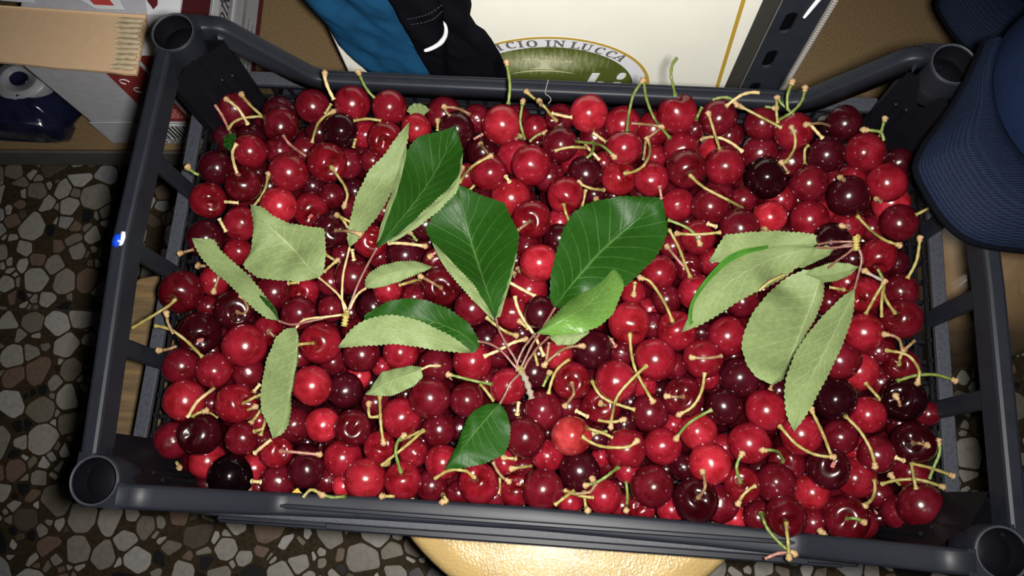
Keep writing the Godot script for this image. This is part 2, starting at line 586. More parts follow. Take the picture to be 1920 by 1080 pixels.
func shelf_unit() -> void:
	var t := thing("shelf_unit", "low brown chipboard shelf with dark slotted metal upright behind the crate", "shelf", SHELF)
	t.basis = shelf_basis
	part("shelf_board", box_mesh(Vector3(2.1, 0.018, 0.5), 0.001, Vector3(0.60, -0.009, -0.252)), mats["chipboard"], t)
	part("shelf_lip", box_mesh(Vector3(2.1, 0.036, 0.003), 0.0008, Vector3(0.60, -0.021, 0.0)), mats["shelf_metal"], t)
	part("shelf_board", box_mesh(Vector3(2.1, 0.018, 0.5), 0.001, Vector3(0.60, 0.79, -0.50)), mats["chipboard"], t)
	# slotted upright: a plate with long holes, a rolled flange at its back and a ridged outer edge
	var up := Node3D.new()
	up.name = "upright"
	up.position = Vector3(0.8, 0, 0.006)
	t.add_child(up, true)
	var plate := CSGCombiner3D.new()
	plate.name = "slotted_plate"
	up.add_child(plate, true)
	var b := CSGBox3D.new()
	b.name = "plate"
	b.size = Vector3(0.033, 0.95, 0.003)
	b.position = Vector3(0.0165, 0.275, 0)
	b.material = mats["upright_metal"]
	plate.add_child(b)
	for k in 17:
		var y := -0.164 + 0.0535 * k
		for e in 3:
			var h: CSGShape3D
			if e == 1:
				var hb := CSGBox3D.new()
				hb.size = Vector3(0.0095, 0.019, 0.02)
				h = hb
			else:
				var hc := CSGCylinder3D.new()
				hc.radius = 0.00475
				hc.height = 0.02
				hc.sides = 20
				h = hc
				h.rotation.x = PI / 2
			h.operation = CSGShape3D.OPERATION_SUBTRACTION
			h.position = Vector3(0.0125, y + (e - 1) * 0.0095, 0)
			h.material = mats["upright_metal"]
			h.name = "hole"
			plate.add_child(h)
	part("left_flange", box_mesh(Vector3(0.003, 0.95, 0.030), 0.0005, Vector3(0.0012, 0.275, -0.0165)), mats["plastic_shaded"], up)
	part("slot_shade_plate", box_mesh(Vector3(0.030, 0.95, 0.002), 0.0005, Vector3(0.017, 0.275, -0.026)), mats["plastic_shaded"], up)  # dark sheet added behind the slots to stand in for shade
	part("side_flange", box_mesh(Vector3(0.003, 0.95, 0.03), 0.0005, Vector3(0.0345, 0.275, -0.014)), mats["upright_metal"], up)
	part("bright_edge", box_mesh(Vector3(0.0032, 0.95, 0.0026), 0.0005, Vector3(0.0372, 0.275, 0.001)), mats["zinc"], up)
	var rst := begin(true)
	for k in 150:
		bx(rst, Vector3(0.0385, 0.05 + 0.0033 * k, 0.002), Vector3(0.0036, 0.0022, 0.003), 0.0006)
	part("ridged_edge", done(rst), mats["zinc"], up)
	var pst := begin()
	tube(pst, mm([22.5, 264, 2, 24.2, 276, 2, 26.5, 290, 2, 29, 304, 2]), PackedFloat32Array([0.0012, 0.0019, 0.0020, 0.0014]), 8)
	part("paint_drip", done(pst), mats["white_paint"], up, Vector3(0, 0.008, -0.0008))
	part("shelf_leg", box_mesh(Vector3(0.035, 0.95, 0.03), 0.001, Vector3(-0.42, 0.275, -0.02)), mats["upright_metal"], t)

func face_text(words: String, size: float, material: Material, parent: Node, called: String, serif := false, italic := false, bold := false) -> MeshInstance3D:
	var tm := TextMesh.new()
	tm.text = words
	var sf := SystemFont.new()
	sf.font_names = PackedStringArray(["Droid Serif" if serif else "Droid Sans"])
	sf.font_italic = italic
	sf.font_weight = 700 if bold else 400
	tm.font = sf
	tm.font_size = 64
	tm.pixel_size = size / 64.0
	tm.depth = 0.0004
	tm.curve_step = 1.0
	return part(called, tm, material, parent)

func ellipse_ring(st: SurfaceTool, a0: float, b0: float, a1: float, b1: float, z: float, n := 72) -> void:
	for k in n:
		var p := TAU * k / n
		var q := TAU * (k + 1) / n
		quad(st, Vector3(cos(p) * a0, sin(p) * b0, z), Vector3(cos(p) * a1, sin(p) * b1, z), Vector3(cos(q) * a1, sin(q) * b1, z), Vector3(cos(q) * a0, sin(q) * b0, z))

func white_box() -> void:
	# front face 30 mm behind the board's front edge; face coordinates x from its left edge, y above the board
	var t := thing("olive_oil_box", "large white carton with a green oval oil-mill emblem and gold line", "box", on_shelf(0.429, 0.0, -0.03))
	t.basis = shelf_basis
	part("box_body", box_mesh(Vector3(0.378, 0.42, 0.27), 0.0015, Vector3(0.189, 0.2105, -0.135)), mats["white_card"], t)
	var e := Node3D.new()
	e.name = "emblem"
	e.position = Vector3(0.196, 0.096, 0.0004)
	t.add_child(e, true)
	var ax := 0.1015
	var by := 0.090
	for lay in [["gold_rim", ax, by, ax - 0.0032, by - 0.0032, "gold_ink", 0.0002], ["white_band", ax - 0.0032, by - 0.0032, ax - 0.0165, by - 0.0167, "lilac_white", 0.00025]]:
		var st := begin()
		ellipse_ring(st, lay[1], lay[2], lay[3], lay[4], lay[6])
		part(lay[0], done(st), mats[lay[5]], e)
	# the green field: a flat disc, printed with its pale cloud
	var gst := begin()
	var n := 72
	var ga := ax - 0.0165
	var gb := by - 0.0167
	for k in n:
		for v in [[0.0, 0.0], [cos(TAU * k / n), sin(TAU * k / n)], [cos(TAU * (k + 1) / n), sin(TAU * (k + 1) / n)]]:
			gst.set_uv(Vector2(0.5 + v[0] * 0.5, 0.5 - v[1] * 0.5))
			gst.add_vertex(Vector3(v[0] * ga, v[1] * gb, 0.0003))
	var gm := StandardMaterial3D.new()
	gm.resource_name = "green_field_print"
	gm.roughness = 0.6
	var im := Image.create(256, 224, false, Image.FORMAT_RGB8)
	var nz := FastNoiseLite.new()
	nz.seed = 8
	nz.frequency = 0.05
	for y in 224:
		for x in 256:
			var u := (x - 118.0) / 86.0
			var v2 := (y - 40.0) / 30.0
			var f := clampf(1.25 - sqrt(u * u + v2 * v2) + 0.35 * nz.get_noise_2d(x * 3.0, y * 0.6), 0.0, 1.0)
			im.set_pixel(x, y, lin(0.075, 0.098, 0.014).lerp(lin(0.44, 0.45, 0.29), f))
	gm.albedo_texture = ImageTexture.create_from_image(im)
	part("green_field", done(gst), gm, e)
	# curved lettering
	var spots := [["F", -52.0, 70.5], ["I", -44.5, 73.3], ["C", -34.0, 76.8], ["I", -24.7, 78.6], ["O", -14.5, 79.5], ["I", 0.5, 79.9], ["N", 10.2, 79.5], ["L", 25.3, 77.0], ["U", 35.7, 73.8], ["C", 47.7, 68.3], ["C", 58.5, 62.4], ["A", 67.9, 56.0], ["I", -58.5, 65.8], ["E", -65.5, 60.0], ["L", -72.5, 53.0], ["O", -79.0, 43.0]]
	for s in spots:
		var l := face_text(s[0], 0.0150, mats["grey_ink"], e, "letter", true, false, true)
		var x: float = s[1]
		l.position = Vector3(x * 0.001, s[2] * 0.001 - 0.0004, 0.0006)
		l.rotation.z = -atan(0.55 * x / sqrt(maxf(200.0, 9200.0 - x * x)) * (1.0 + absf(x) / 90.0))
	# tree, ground line and the tops of the big white letters
	var tst := begin(true)
	var trunk := PackedVector2Array([Vector2(-0.013, 0), Vector2(-0.004, 0.004), Vector2(-0.003, 0.012), Vector2(-0.008, 0.016), Vector2(0.008, 0.016), Vector2(0.004, 0.010), Vector2(0.005, 0.003), Vector2(0.011, 0)])
	var tt := Geometry2D.triangulate_polygon(trunk)
	for k in range(0, tt.size(), 3):
		tri(tst, Vector3(trunk[tt[k]].x, trunk[tt[k]].y, 0), Vector3(trunk[tt[k + 1]].x, trunk[tt[k + 1]].y, 0), Vector3(trunk[tt[k + 2]].x, trunk[tt[k + 2]].y, 0))
	var rng := RandomNumberGenerator.new()
	rng.seed = 31
	for k in 46:
		var a3 := rng.randf() * PI
		var q := Vector3(cos(a3) * 0.03 * sqrt(rng.randf()), 0.012 + sin(a3) * 0.013 * rng.randf(), 0)
		var d := 0.0011
		quad(tst, q + Vector3(-d, 0, 0), q + Vector3(0, d, 0), q + Vector3(d, 0, 0), q + Vector3(0, -d, 0))
	part("tree_print", done(tst), mats["cream_ink"], e, Vector3(-0.003, 0.0345, 0.0005))
	var lst := begin(true)
	for k in 24:
		var x0 := -0.035 + 0.0625 * k / 24.0
		var x1 := -0.035 + 0.0625 * (k + 1) / 24.0
		var y0 := 0.0318 - 0.006 * pow((x0 + 0.004) / 0.031, 2.0)
		var y1 := 0.0318 - 0.006 * pow((x1 + 0.004) / 0.031, 2.0)
		var w0 := 0.0011 * (1.0 - pow((x0 + 0.004) / 0.033, 2.0))
		var w1 := 0.0011 * (1.0 - pow((x1 + 0.004) / 0.033, 2.0))
		quad(lst, Vector3(x0, y0 - w0, 0), Vector3(x0, y0 + w0, 0), Vector3(x1, y1 + w1, 0), Vector3(x1, y1 - w1, 0))
	part("ground_line", done(lst), mats["cream_ink"], e, Vector3(0, 0, 0.0006))
	var big := face_text("cchi", 0.050, mats["lilac_white"], e, "big_letters", false, true, true)
	big.basis = Basis(Vector3(0.84, 0, 0), Vector3(0.40, 1.6, 0), Vector3(0, 0, 1))
	var bb := big.mesh.get_aabb()
	big.position = Vector3(0.0765 - bb.end.x * 0.84 - bb.end.y * 0.40, 0.0277 - bb.end.y * 1.6, 0.0008)
	var shade := face_text("cchi", 0.050, mats["cream_ink"], e, "letter_outline", false, true, true)
	shade.basis = big.basis
	shade.position = big.position + Vector3(0.0014, -0.0006, -0.0002)
	part("gold_line", box_mesh(Vector3(0.0036, 0.42, 0.0004), 0.0001, Vector3(0.3585, 0.2105, 0.0003), Basis(Vector3(0, 0, 1), 0.06)), mats["gold_ink"], t)
	# worn tape and torn edge pieces of its left corner
	var fst := begin(true)
	slab(fst, PackedVector2Array([Vector2(-0.013, 0.0), Vector2(-0.006, -0.012), Vector2(0.0, -0.03), Vector2(0.004, -0.03), Vector2(0.004, 0.004)]), 0.0, 0.0006)
	var flap := part("torn_edge", done(fst), mats["white_card"], t, Vector3(0.0, 0.30, 0.001))
	flap.rotation.x = PI / 2 * 0.9

func wine_carton() -> void:
	# standing carton whose bottom left front corner is 132 mm along the board
	var t := thing("wine_carton", "grey white and burgundy carton with barcode under the torn brown flap", "box", on_shelf(0.1325, 0, -0.011))
	t.basis = shelf_basis
	var w := 0.1535
	var h := 0.185
	var up := h - 0.053
	part("box_body", box_mesh(Vector3(w, h, 0.2), 0.0012, Vector3(w / 2, h / 2 + 0.0005, -0.1)), mats["grey_card"], t)
	part("bottom_flap", box_mesh(Vector3(w, 0.052, 0.0012), 0.0004, Vector3(w / 2 - 0.001, 0.0265, 0.0012)), mats["grey_card"], t)
	part("burgundy_print", box_mesh(Vector3(0.040, up, 0.0004), 0.0001, Vector3(0.093, 0.053 + up / 2, 0.0003)), mats["burgundy"], t)
	part("white_stripe", box_mesh(Vector3(0.0035, up, 0.0005), 0.0001, Vector3(0.115, 0.053 + up / 2, 0.0004)), mats["white_label"], t)
	part("burgundy_print", box_mesh(Vector3(0.035, up, 0.0004), 0.0001, Vector3(0.135, 0.053 + up / 2, 0.0003)), mats["burgundy"], t)
	var tx := begin(true)
	var rng := RandomNumberGenerator.new()
	rng.seed = 5
	for row in 10:
		var x := 0.079
		while x < 0.107:
			var l := rng.randf_range(0.0015, 0.005)
			bx(tx, Vector3(x + l / 2, 0.062 + row * 0.0034, 0.0006), Vector3(l, 0.0009, 0.0002), 0.00005)
			x += l + 0.0011
	part("small_print", done(tx), mats["pink_ink"], t)
	part("barcode_label", box_mesh(Vector3(0.070, 0.046, 0.0006), 0.0002, Vector3(0.088, 0.0255, 0.002)), mats["white_label"], t)
	var bst := begin(true)
	var bxx := 0.0560
	while bxx < 0.1180:
		var bw := rng.randf_range(0.0010, 0.0032)
		bx(bst, Vector3(bxx + bw / 2, 0.030, 0.0025), Vector3(bw, 0.030, 0.0002), 0.00005)
		bxx += bw + rng.randf_range(0.0013, 0.0030)
	part("barcode", done(bst), mats["ink"], t)
	var num := face_text("24300", 0.0140, mats["ink"], t, "barcode_number")
	num.position = Vector3(0.070, 0.0090, 0.0026)
	# printed scroll near the flap
	var cst := begin()
	for k in 3:
		var ring := PackedVector3Array()
		for j in 13:
			var a := TAU * j / 12.0 * 0.72 + k
			ring.append(Vector3(0.083 + 0.006 * k + cos(a) * 0.0045, 0.138 - 0.016 * k + sin(a) * 0.0045, 0.0007))
		tube(cst, ring, PackedFloat32Array([0.0006]), 5)
	part("scroll_print", done(cst), mats["white_label"], t)
	# the right side: burgundy top band and foot, a drop emblem and lettering that reads from front to back
	var side := Basis(Vector3(0, 0, -1), Vector3(0, 1, 0), Vector3(1, 0, 0))
	var faces := [["burgundy_band", 0.158, 0.054, "dark_burgundy"], ["burgundy_foot", 0.0068, 0.0125, "dark_burgundy"], ["grey_streak", 0.050, 0.010, "faint_ink"], ["grey_streak", 0.076, 0.006, "white_label"], ["grey_streak", 0.118, 0.014, "white_label"]]
	for f in faces:
		part(f[0], box_mesh(Vector3(0.0004, f[2], 0.199), 0.0001, Vector3(w + 0.0003, f[1], -0.1)), mats[f[3]], t)
	var letters := face_text("DIRO", 0.0235, mats["ink"], t, "letters", true)
	letters.basis = side * Basis(Vector3(1, 0, 0), Vector3(0.22, 1, 0), Vector3(0, 0, 1))
	letters.position = Vector3(w + 0.0006, 0.098, -0.113)
	for row in 5:
		var lst := begin(true)
		var s := 0.0
		var wide: float = [0.030, 0.060, 0.080, 0.080, 0.020][row]
		while s < wide:
			var l2 := rng.randf_range(0.001, 0.0035)
			bx(lst, Vector3(s + l2 / 2, 0, 0), Vector3(l2, 0.0012, 0.0003), 0.0001)
			s += l2 + 0.0010
		var m := part("small_print", done(lst), mats["ink"], t)
		m.basis = side
		m.position = Vector3(w + 0.0007, [0.086, 0.049, 0.036, 0.0245, 0.064][row], [-0.098, -0.075, -0.055, -0.055, -0.085][row])
	var dst := begin()
	for k in 3:
		var arc := PackedVector3Array()
		for j in 11:
			var a2 := PI * 0.9 + PI * 0.85 * j / 10.0
			arc.append(side * Vector3(cos(a2) * (0.009 + 0.002 * k), sin(a2) * (0.009 + 0.002 * k), 0))
		tube(dst, arc, PackedFloat32Array([0.0005]), 5)
	part("drop_outline", done(dst), mats["ink"], t, Vector3(w + 0.0006, 0.112, -0.120))
	var rst := begin()
	var drop := PackedVector3Array()
	for j in 20:
		var a3 := TAU * j / 20.0
		drop.append(side * Vector3(cos(a3) * 0.0085, sin(a3) * 0.0065, 0))
	fan(rst, drop, Vector3.ZERO)
	part("red_drop", done(rst), mats["red_ink"], t, Vector3(w + 0.0008, 0.114, -0.124))

func torn_flap() -> void:
	var y := 0.3905
	var t := thing("cardboard_flap", "torn tan cardboard sheet with its corrugation laid bare at the end", "cardboard", Vector3.ZERO)
	var st := begin(true)
	var o := PackedVector2Array()
	for p in [Vector2(-542.3, -283), Vector2(-521.4, -281.6), Vector2(-490.4, -280.1), Vector2(-449.4, -279.1), Vector2(-413.5, -276.8), Vector2(-398.4, -276.9), Vector2(-382.8, -279.2), Vector2(-379.7, -268.3), Vector2(-379.7, -251.8), Vector2(-380.1, -238.3), Vector2(-379.8, -221.1), Vector2(-380.1, -217.3), Vector2(-391.9, -217.3), Vector2(-404.5, -218.9), Vector2(-432.1, -220.2), Vector2(-457, -220.7), Vector2(-487.5, -223), Vector2(-528.2, -224.9)]:
		o.append(p * 0.001)
	slab(st, o, y, 0.0035, 0.0004)
	part("sheet", done(st), mats["kraft"], t)
	var a := Vector3(-403.5, 392.5, -272) * 0.001
	var b := Vector3(-399.6, 392.5, -219.5) * 0.001
	var c := Vector3(23, 0, 0.1) * 0.001
	var rng := RandomNumberGenerator.new()
	rng.seed = 14
	for k in 10:
		var f := (k + 0.5) / 10.0
		var q := a.lerp(b, f)
		var e := q + c * rng.randf_range(0.86, 1.04)
		var s := q - c * rng.randf_range(-0.05, 0.18)
		var rst := begin()
		var path := PackedVector3Array()
		for j in 6:
			path.append(s.lerp(e, j / 5.0) + Vector3(0, 0.0002 * (j % 2), rng.randf_range(-0.0006, 0.0006)))
		tube(rst, path, PackedFloat32Array([0.0016, 0.0024, 0.0025, 0.0024, 0.0025, 0.0012]), 8)
		part("corrugation_ridge", done(rst), mats["flute"], t, Vector3(0, 0.001, 0))
	# crease and the printed outer pieces of the same flap
	var cr := begin()
	tube(cr, PackedVector3Array([Vector3(-520.8, 391, -280.2) * 0.001, Vector3(-380.5, 391, -276.2) * 0.001]), PackedFloat32Array([0.0011]), 6)
	part("crease", done(cr), mats["kraft"], t)
	var pieces := [
		["printed_lip", "white_label", [Vector2(-449.8, -306.8), Vector2(-445.2, -290), Vector2(-436, -284.8), Vector2(-430.3, -281.7), Vector2(-401.6, -281.8), Vector2(-406.1, -287.2), Vector2(-417.4, -308.2)], 0.3912], ["red_print", "red_ink", [Vector2(-442.7, -306.7), Vector2(-436.8, -290), Vector2(-431.8, -285.7), Vector2(-412.5, -285.4), Vector2(-417.7, -290.8), Vector2(-426, -307.4)], 0.3918],
		["printed_lip", "white_label", [Vector2(-525.1, -298.2), Vector2(-522.4, -286.9), Vector2(-490.3, -285.5), Vector2(-489.9, -288.3), Vector2(-494.5, -299.5)], 0.3909], ["red_print", "red_ink", [Vector2(-492.9, -299), Vector2(-488.6, -289), Vector2(-463.3, -290.1), Vector2(-467.5, -300.1)], 0.3916],
		["printed_lip", "white_label", [Vector2(-390.9, -310.1), Vector2(-384.7, -290.6), Vector2(-380.9, -278.5), Vector2(-368.8, -278.5), Vector2(-350.8, -281.5), Vector2(-353.6, -311.7)], 0.3900], ["burgundy_print", "dark_burgundy", [Vector2(-389.3, -309.6), Vector2(-383, -291.9), Vector2(-375.9, -283.8), Vector2(-372.9, -288.9), Vector2(-376.3, -310.2)], 0.3908]]
	for p in pieces:
		var pst := begin(true)
		var oo := PackedVector2Array()
		for q in p[2]:
			oo.append(q * 0.001)
		slab(pst, oo, p[3], 0.0012)
		part(p[0], done(pst), mats[p[1]], t)

func film_pack() -> void:
	# dark bottles shrink-wrapped in film, with the grey end of a roll on top
	var t := thing("film_pack", "dark blue film-wrapped pack with a grey disc end, below the torn flap", "package", Vector3(-595.9, 200.5, -258.6) * 0.001)
	var st := begin()
	var n := FastNoiseLite.new()
	n.seed = 12
	n.frequency = 1.0
	var rows := []
	for i in 19:
		var v := -PI / 2 + PI * i / 18.0
		var ring := PackedVector3Array()
		for j in 48:
			var a := TAU * j / 48.0
			var cx := pow(absf(cos(a)), 0.45) * signf(cos(a))
			var cz := pow(absf(sin(a)), 0.45) * signf(sin(a))
			var p := Vector3(cx * 0.056 * pow(cos(v), 0.5), 0.036 + 0.036 * pow(absf(sin(v)), 0.8) * signf(sin(v)), cz * 0.040 * pow(cos(v), 0.5))
			var w := n.get_noise_3d(p.x * 9.0, p.y * 30.0, p.z * 60.0) * 0.011 + n.get_noise_3d(p.x * 40.0, p.y * 60.0, p.z * 110.0) * 0.004
			p += Vector3(0, 1, 0.6).normalized() * w * cos(v) + Vector3(0, w * 0.6, 0)
			p.y = maxf(p.y, 0.001)
			ring.append(p)
		rows.append(ring)
	skin(st, rows, true)
	part("wrapping", done(st), mats["bottle_film"], t)
	var d := begin()
	lathe(d, [[0.007, 0.070], [0.008, 0.0745], [0.019, 0.0752], [0.020, 0.0762], [0.021, 0.0752], [0.0285, 0.0748], [0.030, 0.072], [0.0305, 0.060], [0.026, 0.05]], Vector3(20.3, 0, -9.5) * 0.001, 48, Vector2(1.0, 0.8))
	part("disc_end", done(d), mats["disc_grey"], t)
	var hub := begin()
	lathe(hub, [[0.0001, 0.0745], [0.0095, 0.0758], [0.0098, 0.0764], [0.0104, 0.0745]], Vector3(20.3, 0, -9.5) * 0.001, 32, Vector2(1.0, 0.8))
	part("disc_hub", done(hub), mats["bottle_film"], t)

func jacket() -> void:
	# work jacket hanging in front of the white box; coordinates on the box's plane: x along the board, y above it
	var t := thing("work_jacket", "blue and black work jacket with white piping hanging before the white carton", "jacket", SHELF)
	t.basis = shelf_basis
	var n := FastNoiseLite.new()
	n.seed = 3
	n.frequency = 1.0
	var sheets := [
		["blue_panel", "cloth_blue", [[Vector2(418.7, 303.3), Vector2(426.6, 262.7), Vector2(434.4, 234.9), Vector2(437.8, 199.7), Vector2(446.9, 173), Vector2(456.9, 143.3), Vector2(467.8, 111.2)], [Vector2(488.3, 302.9), Vector2(500.5, 262.4), Vector2(503.6, 234.8), Vector2(507.3, 204), Vector2(512.8, 173.1), Vector2(522.1, 137.5), Vector2(529.2, 105)]], 0.0], ["black_panel", "cloth_black", [[Vector2(488.3, 302.9), Vector2(499.6, 262.4), Vector2(502.7, 234.8), Vector2(506.4, 204), Vector2(511.8, 173.1), Vector2(521, 137.5), Vector2(527.6, 105)], [Vector2(532.9, 302.6), Vector2(539.4, 262.3), Vector2(537.8, 234.8), Vector2(536.9, 204), Vector2(533.4, 173.2), Vector2(531.3, 137.6), Vector2(529.2, 105)]], 0.004], ["black_fold", "cloth_black", [[Vector2(528.9, 302.7), Vector2(536.8, 262.3), Vector2(535.1, 234.8), Vector2(533.2, 204), Vector2(528.5, 173.2), Vector2(525.1, 137.6), Vector2(523.9, 105)], [Vector2(560.4, 302.5), Vector2(562, 260.8), Vector2(562.2, 247.7), Vector2(559.4, 235.5), Vector2(564, 220.5), Vector2(570.3, 213.2), Vector2(575.8, 198.1), Vector2(582, 171.5), Vector2(589.3, 134.8), Vector2(593.5, 105.4)]], 0.0]]
	for s in sheets:
		var l: Array = s[2][0]
		var r: Array = s[2][1]
		var rows := []
		for side in 2:
			for i in 33:
				var v := i / 32.0 * (l.size() - 1)
				var k := mini(int(v), l.size() - 2)
				var a: Vector2 = l[k].lerp(l[k + 1], v - k)
				var vr := i / 32.0 * (r.size() - 1)
				var kr := mini(int(vr), r.size() - 2)
				var b: Vector2 = r[kr].lerp(r[kr + 1], vr - kr)
				var row := PackedVector3Array()
				for j in 25:
					var u := (j if side == 0 else 24 - j) / 24.0
					var p := a.lerp(b, u) * 0.001
					var edge := 1.0 - pow(absf(u * 2.0 - 1.0), 6.0)
					var bulge := 0.012 * edge + 0.0045 * n.get_noise_2d((p.x * 1.2 + p.y * 0.9) * 17.0, (p.x - p.y) * 4.0)
					row.append(Vector3(p.x, p.y, -0.0185 + s[3] + (bulge if side == 0 else -0.002 + 0.5 * bulge)))
				if side == 0:
					rows.append(row)
				else:
					var whole: PackedVector3Array = rows[i]
					whole.append_array(row)
					rows[i] = whole
		var st := begin()
		skin(st, rows, true)
		part(s[0], done(st), mats[s[1]], t)
	var pst := begin()
	var pp := PackedVector3Array()
	for p in [Vector2(541.6, 260.2), Vector2(542.4, 251.9), Vector2(540.7, 241), Vector2(536.4, 231.4), Vector2(531.1, 224.9), Vector2(525, 219.9), Vector2(520.1, 217.3)]:
		pp.append(Vector3(p.x * 0.001, p.y * 0.001, 0.0035))
	tube(pst, smooth_path(pp, 20), PackedFloat32Array([0.0004, 0.0008, 0.0012, 0.0014, 0.0016, 0.0018, 0.0018, 0.0020, 0.0020, 0.0022, 0.0023, 0.0022, 0.0020, 0.0020, 0.0019, 0.0018, 0.0018, 0.0017, 0.0016, 0.0015, 0.0012]), 8)
	part("white_piping", done(pst), mats["piping"], t)
	for seam in [[Vector2(512.3, 260.1), Vector2(521.7, 263), Vector2(532.4, 268.8), Vector2(543.1, 280.1)], [Vector2(513.6, 252.6), Vector2(525, 255.6), Vector2(534.4, 261.5), Vector2(542.1, 271.7)]]:
		var sst := begin()
		var sp := PackedVector3Array()
		for p in seam:
			sp.append(Vector3(p.x * 0.001, p.y * 0.001, 0.001))
		var path := smooth_path(sp, 24)
		for i in 24:
			if i % 2 == 0:
				tube(sst, PackedVector3Array([path[i], path[i + 1]]), PackedFloat32Array([0.0004]), 5)
		part("stitching", done(sst), mats["seam"], t)
	var bst := begin()
	var bp := PackedVector3Array()
	for p in [Vector2(455.2, 264.8), Vector2(466.8, 247.1), Vector2(478.1, 228.5), Vector2(491.8, 214), Vector2(504.5, 200.5), Vector2(516, 181.1)]:
		bp.append(Vector3(p.x * 0.001, p.y * 0.001, -0.0135))
	tube(bst, smooth_path(bp, 20), PackedFloat32Array([0.0016]), 6)
	part("blue_crease", done(bst), mats["cloth_blue"], t)
	part("shoulder_strap", box_mesh(Vector3(0.04, 0.16, 0.012), 0.003, Vector3(0.47, 0.71, -0.03)), mats["cloth_black"], t)

# ---------------------------------------------------------------- below and beside the crate
func stool() -> void:
	var t := thing("round_stool", "round stool with glossy ochre varnished top under the front of the crate", "stool", Vector3(0.024, 0, 0.055))
	var r := 0.150
	var st := begin()
	lathe(st, [[0.0001, 0.455], [r - 0.022, 0.455], [r - 0.018, 0.4552], [r - 0.0145, 0.4545], [r - 0.012, 0.4535], [r - 0.006, 0.4515], [r - 0.002, 0.448], [r, 0.442], [r, 0.428], [r - 0.003, 0.422], [r - 0.008, 0.420], [0.0001, 0.420]], Vector3.ZERO, 96)
	part("seat", done(st), mats["varnish"], t)
	for k in 4:
		var a := PI / 4 + k * PI / 2
		var lst := begin()
		tube(lst, PackedVector3Array([Vector3(cos(a) * 0.09, 0.421, sin(a) * 0.09), Vector3(cos(a) * 0.135, 0.0, sin(a) * 0.135)]), PackedFloat32Array([0.015, 0.012]), 14)
		part("leg", done(lst), mats["plank"], t)
	for k in 2:
		var b := PI / 4 + k * PI / 2
		var rst := begin()
		tube(rst, PackedVector3Array([Vector3(cos(b) * 0.118, 0.16 + 0.02 * k, sin(b) * 0.118), Vector3(-cos(b) * 0.118, 0.16 + 0.02 * k, -sin(b) * 0.118)]), PackedFloat32Array([0.008]), 10)
		part("stretcher", done(rst), mats["plank"], t)

func bench() -> void:
	var t := thing("wooden_bench", "low brown wooden plank bench under the left end of the crate", "bench", Vector3(-0.24, 0, 0.04))
	var st := begin(true)
	var o := PackedVector2Array()
	for p in [Vector2(-82, -30), Vector2(-77, -45), Vector2(-66, -54), Vector2(-50, -58), Vector2(100, -58), Vector2(100, 63), Vector2(-82, 63)]:
		o.append(p * 0.001)
	slab(st, o, 0.4548, 0.022, 0.0015)
	part("seat_plank", done(st), mats["plank"], t)
	for s in [-0.035, 0.04]:
		part("leg", box_mesh(Vector3(0.022, 0.433, 0.022), 0.002, Vector3(0.02, 0.2165, s)), mats["plank"], t)
	part("rail", box_mesh(Vector3(0.016, 0.03, 0.06), 0.002, Vector3(0.02, 0.30, 0.0)), mats["plank"], t)

func parcel() -> void:
	var t := thing("wrapped_parcel", "brown parcel in shiny clear film standing right of the crate", "parcel", Vector3(0.425, 0, -0.125))
	var st := begin()
	var n := FastNoiseLite.new()
	n.seed = 6
	n.frequency = 1.0
	var rows := []
	for i in 15:
		var f := i / 14.0
		var ring := PackedVector3Array()
		for j in 56:
			var a := TAU * j / 56.0
			var sx := pow(absf(cos(a)), 0.35) * signf(cos(a))
			var sz := pow(absf(sin(a)), 0.35) * signf(sin(a))
			var k := 1.0 if i < 11 else 1.0 - pow((i - 10) / 4.0, 2.2) * 0.9
			var w := n.get_noise_3d(sx * 3.0 + f * 2.0, f * 14.0, sz * 5.0 + a) * 0.006
			ring.append(Vector3(sx * (0.085 * k + w), 0.0005 + 0.345 * (f if i < 11 else 0.786 + 0.214 * sin((i - 10) / 4.0 * PI / 2)), sz * (0.075 * k + w)))
		rows.append(ring)
	skin(st, rows, true)
	fan(st, rows[14], Vector3(0, 0.3455, 0))
	part("wrapping", done(st), mats["film_parcel"], t)
	var tape := box_mesh(Vector3(0.045, 0.0006, 0.11), 0.0002, Vector3(0, 0.3462, 0))
	part("tape", tape, mats["film_parcel"], t)

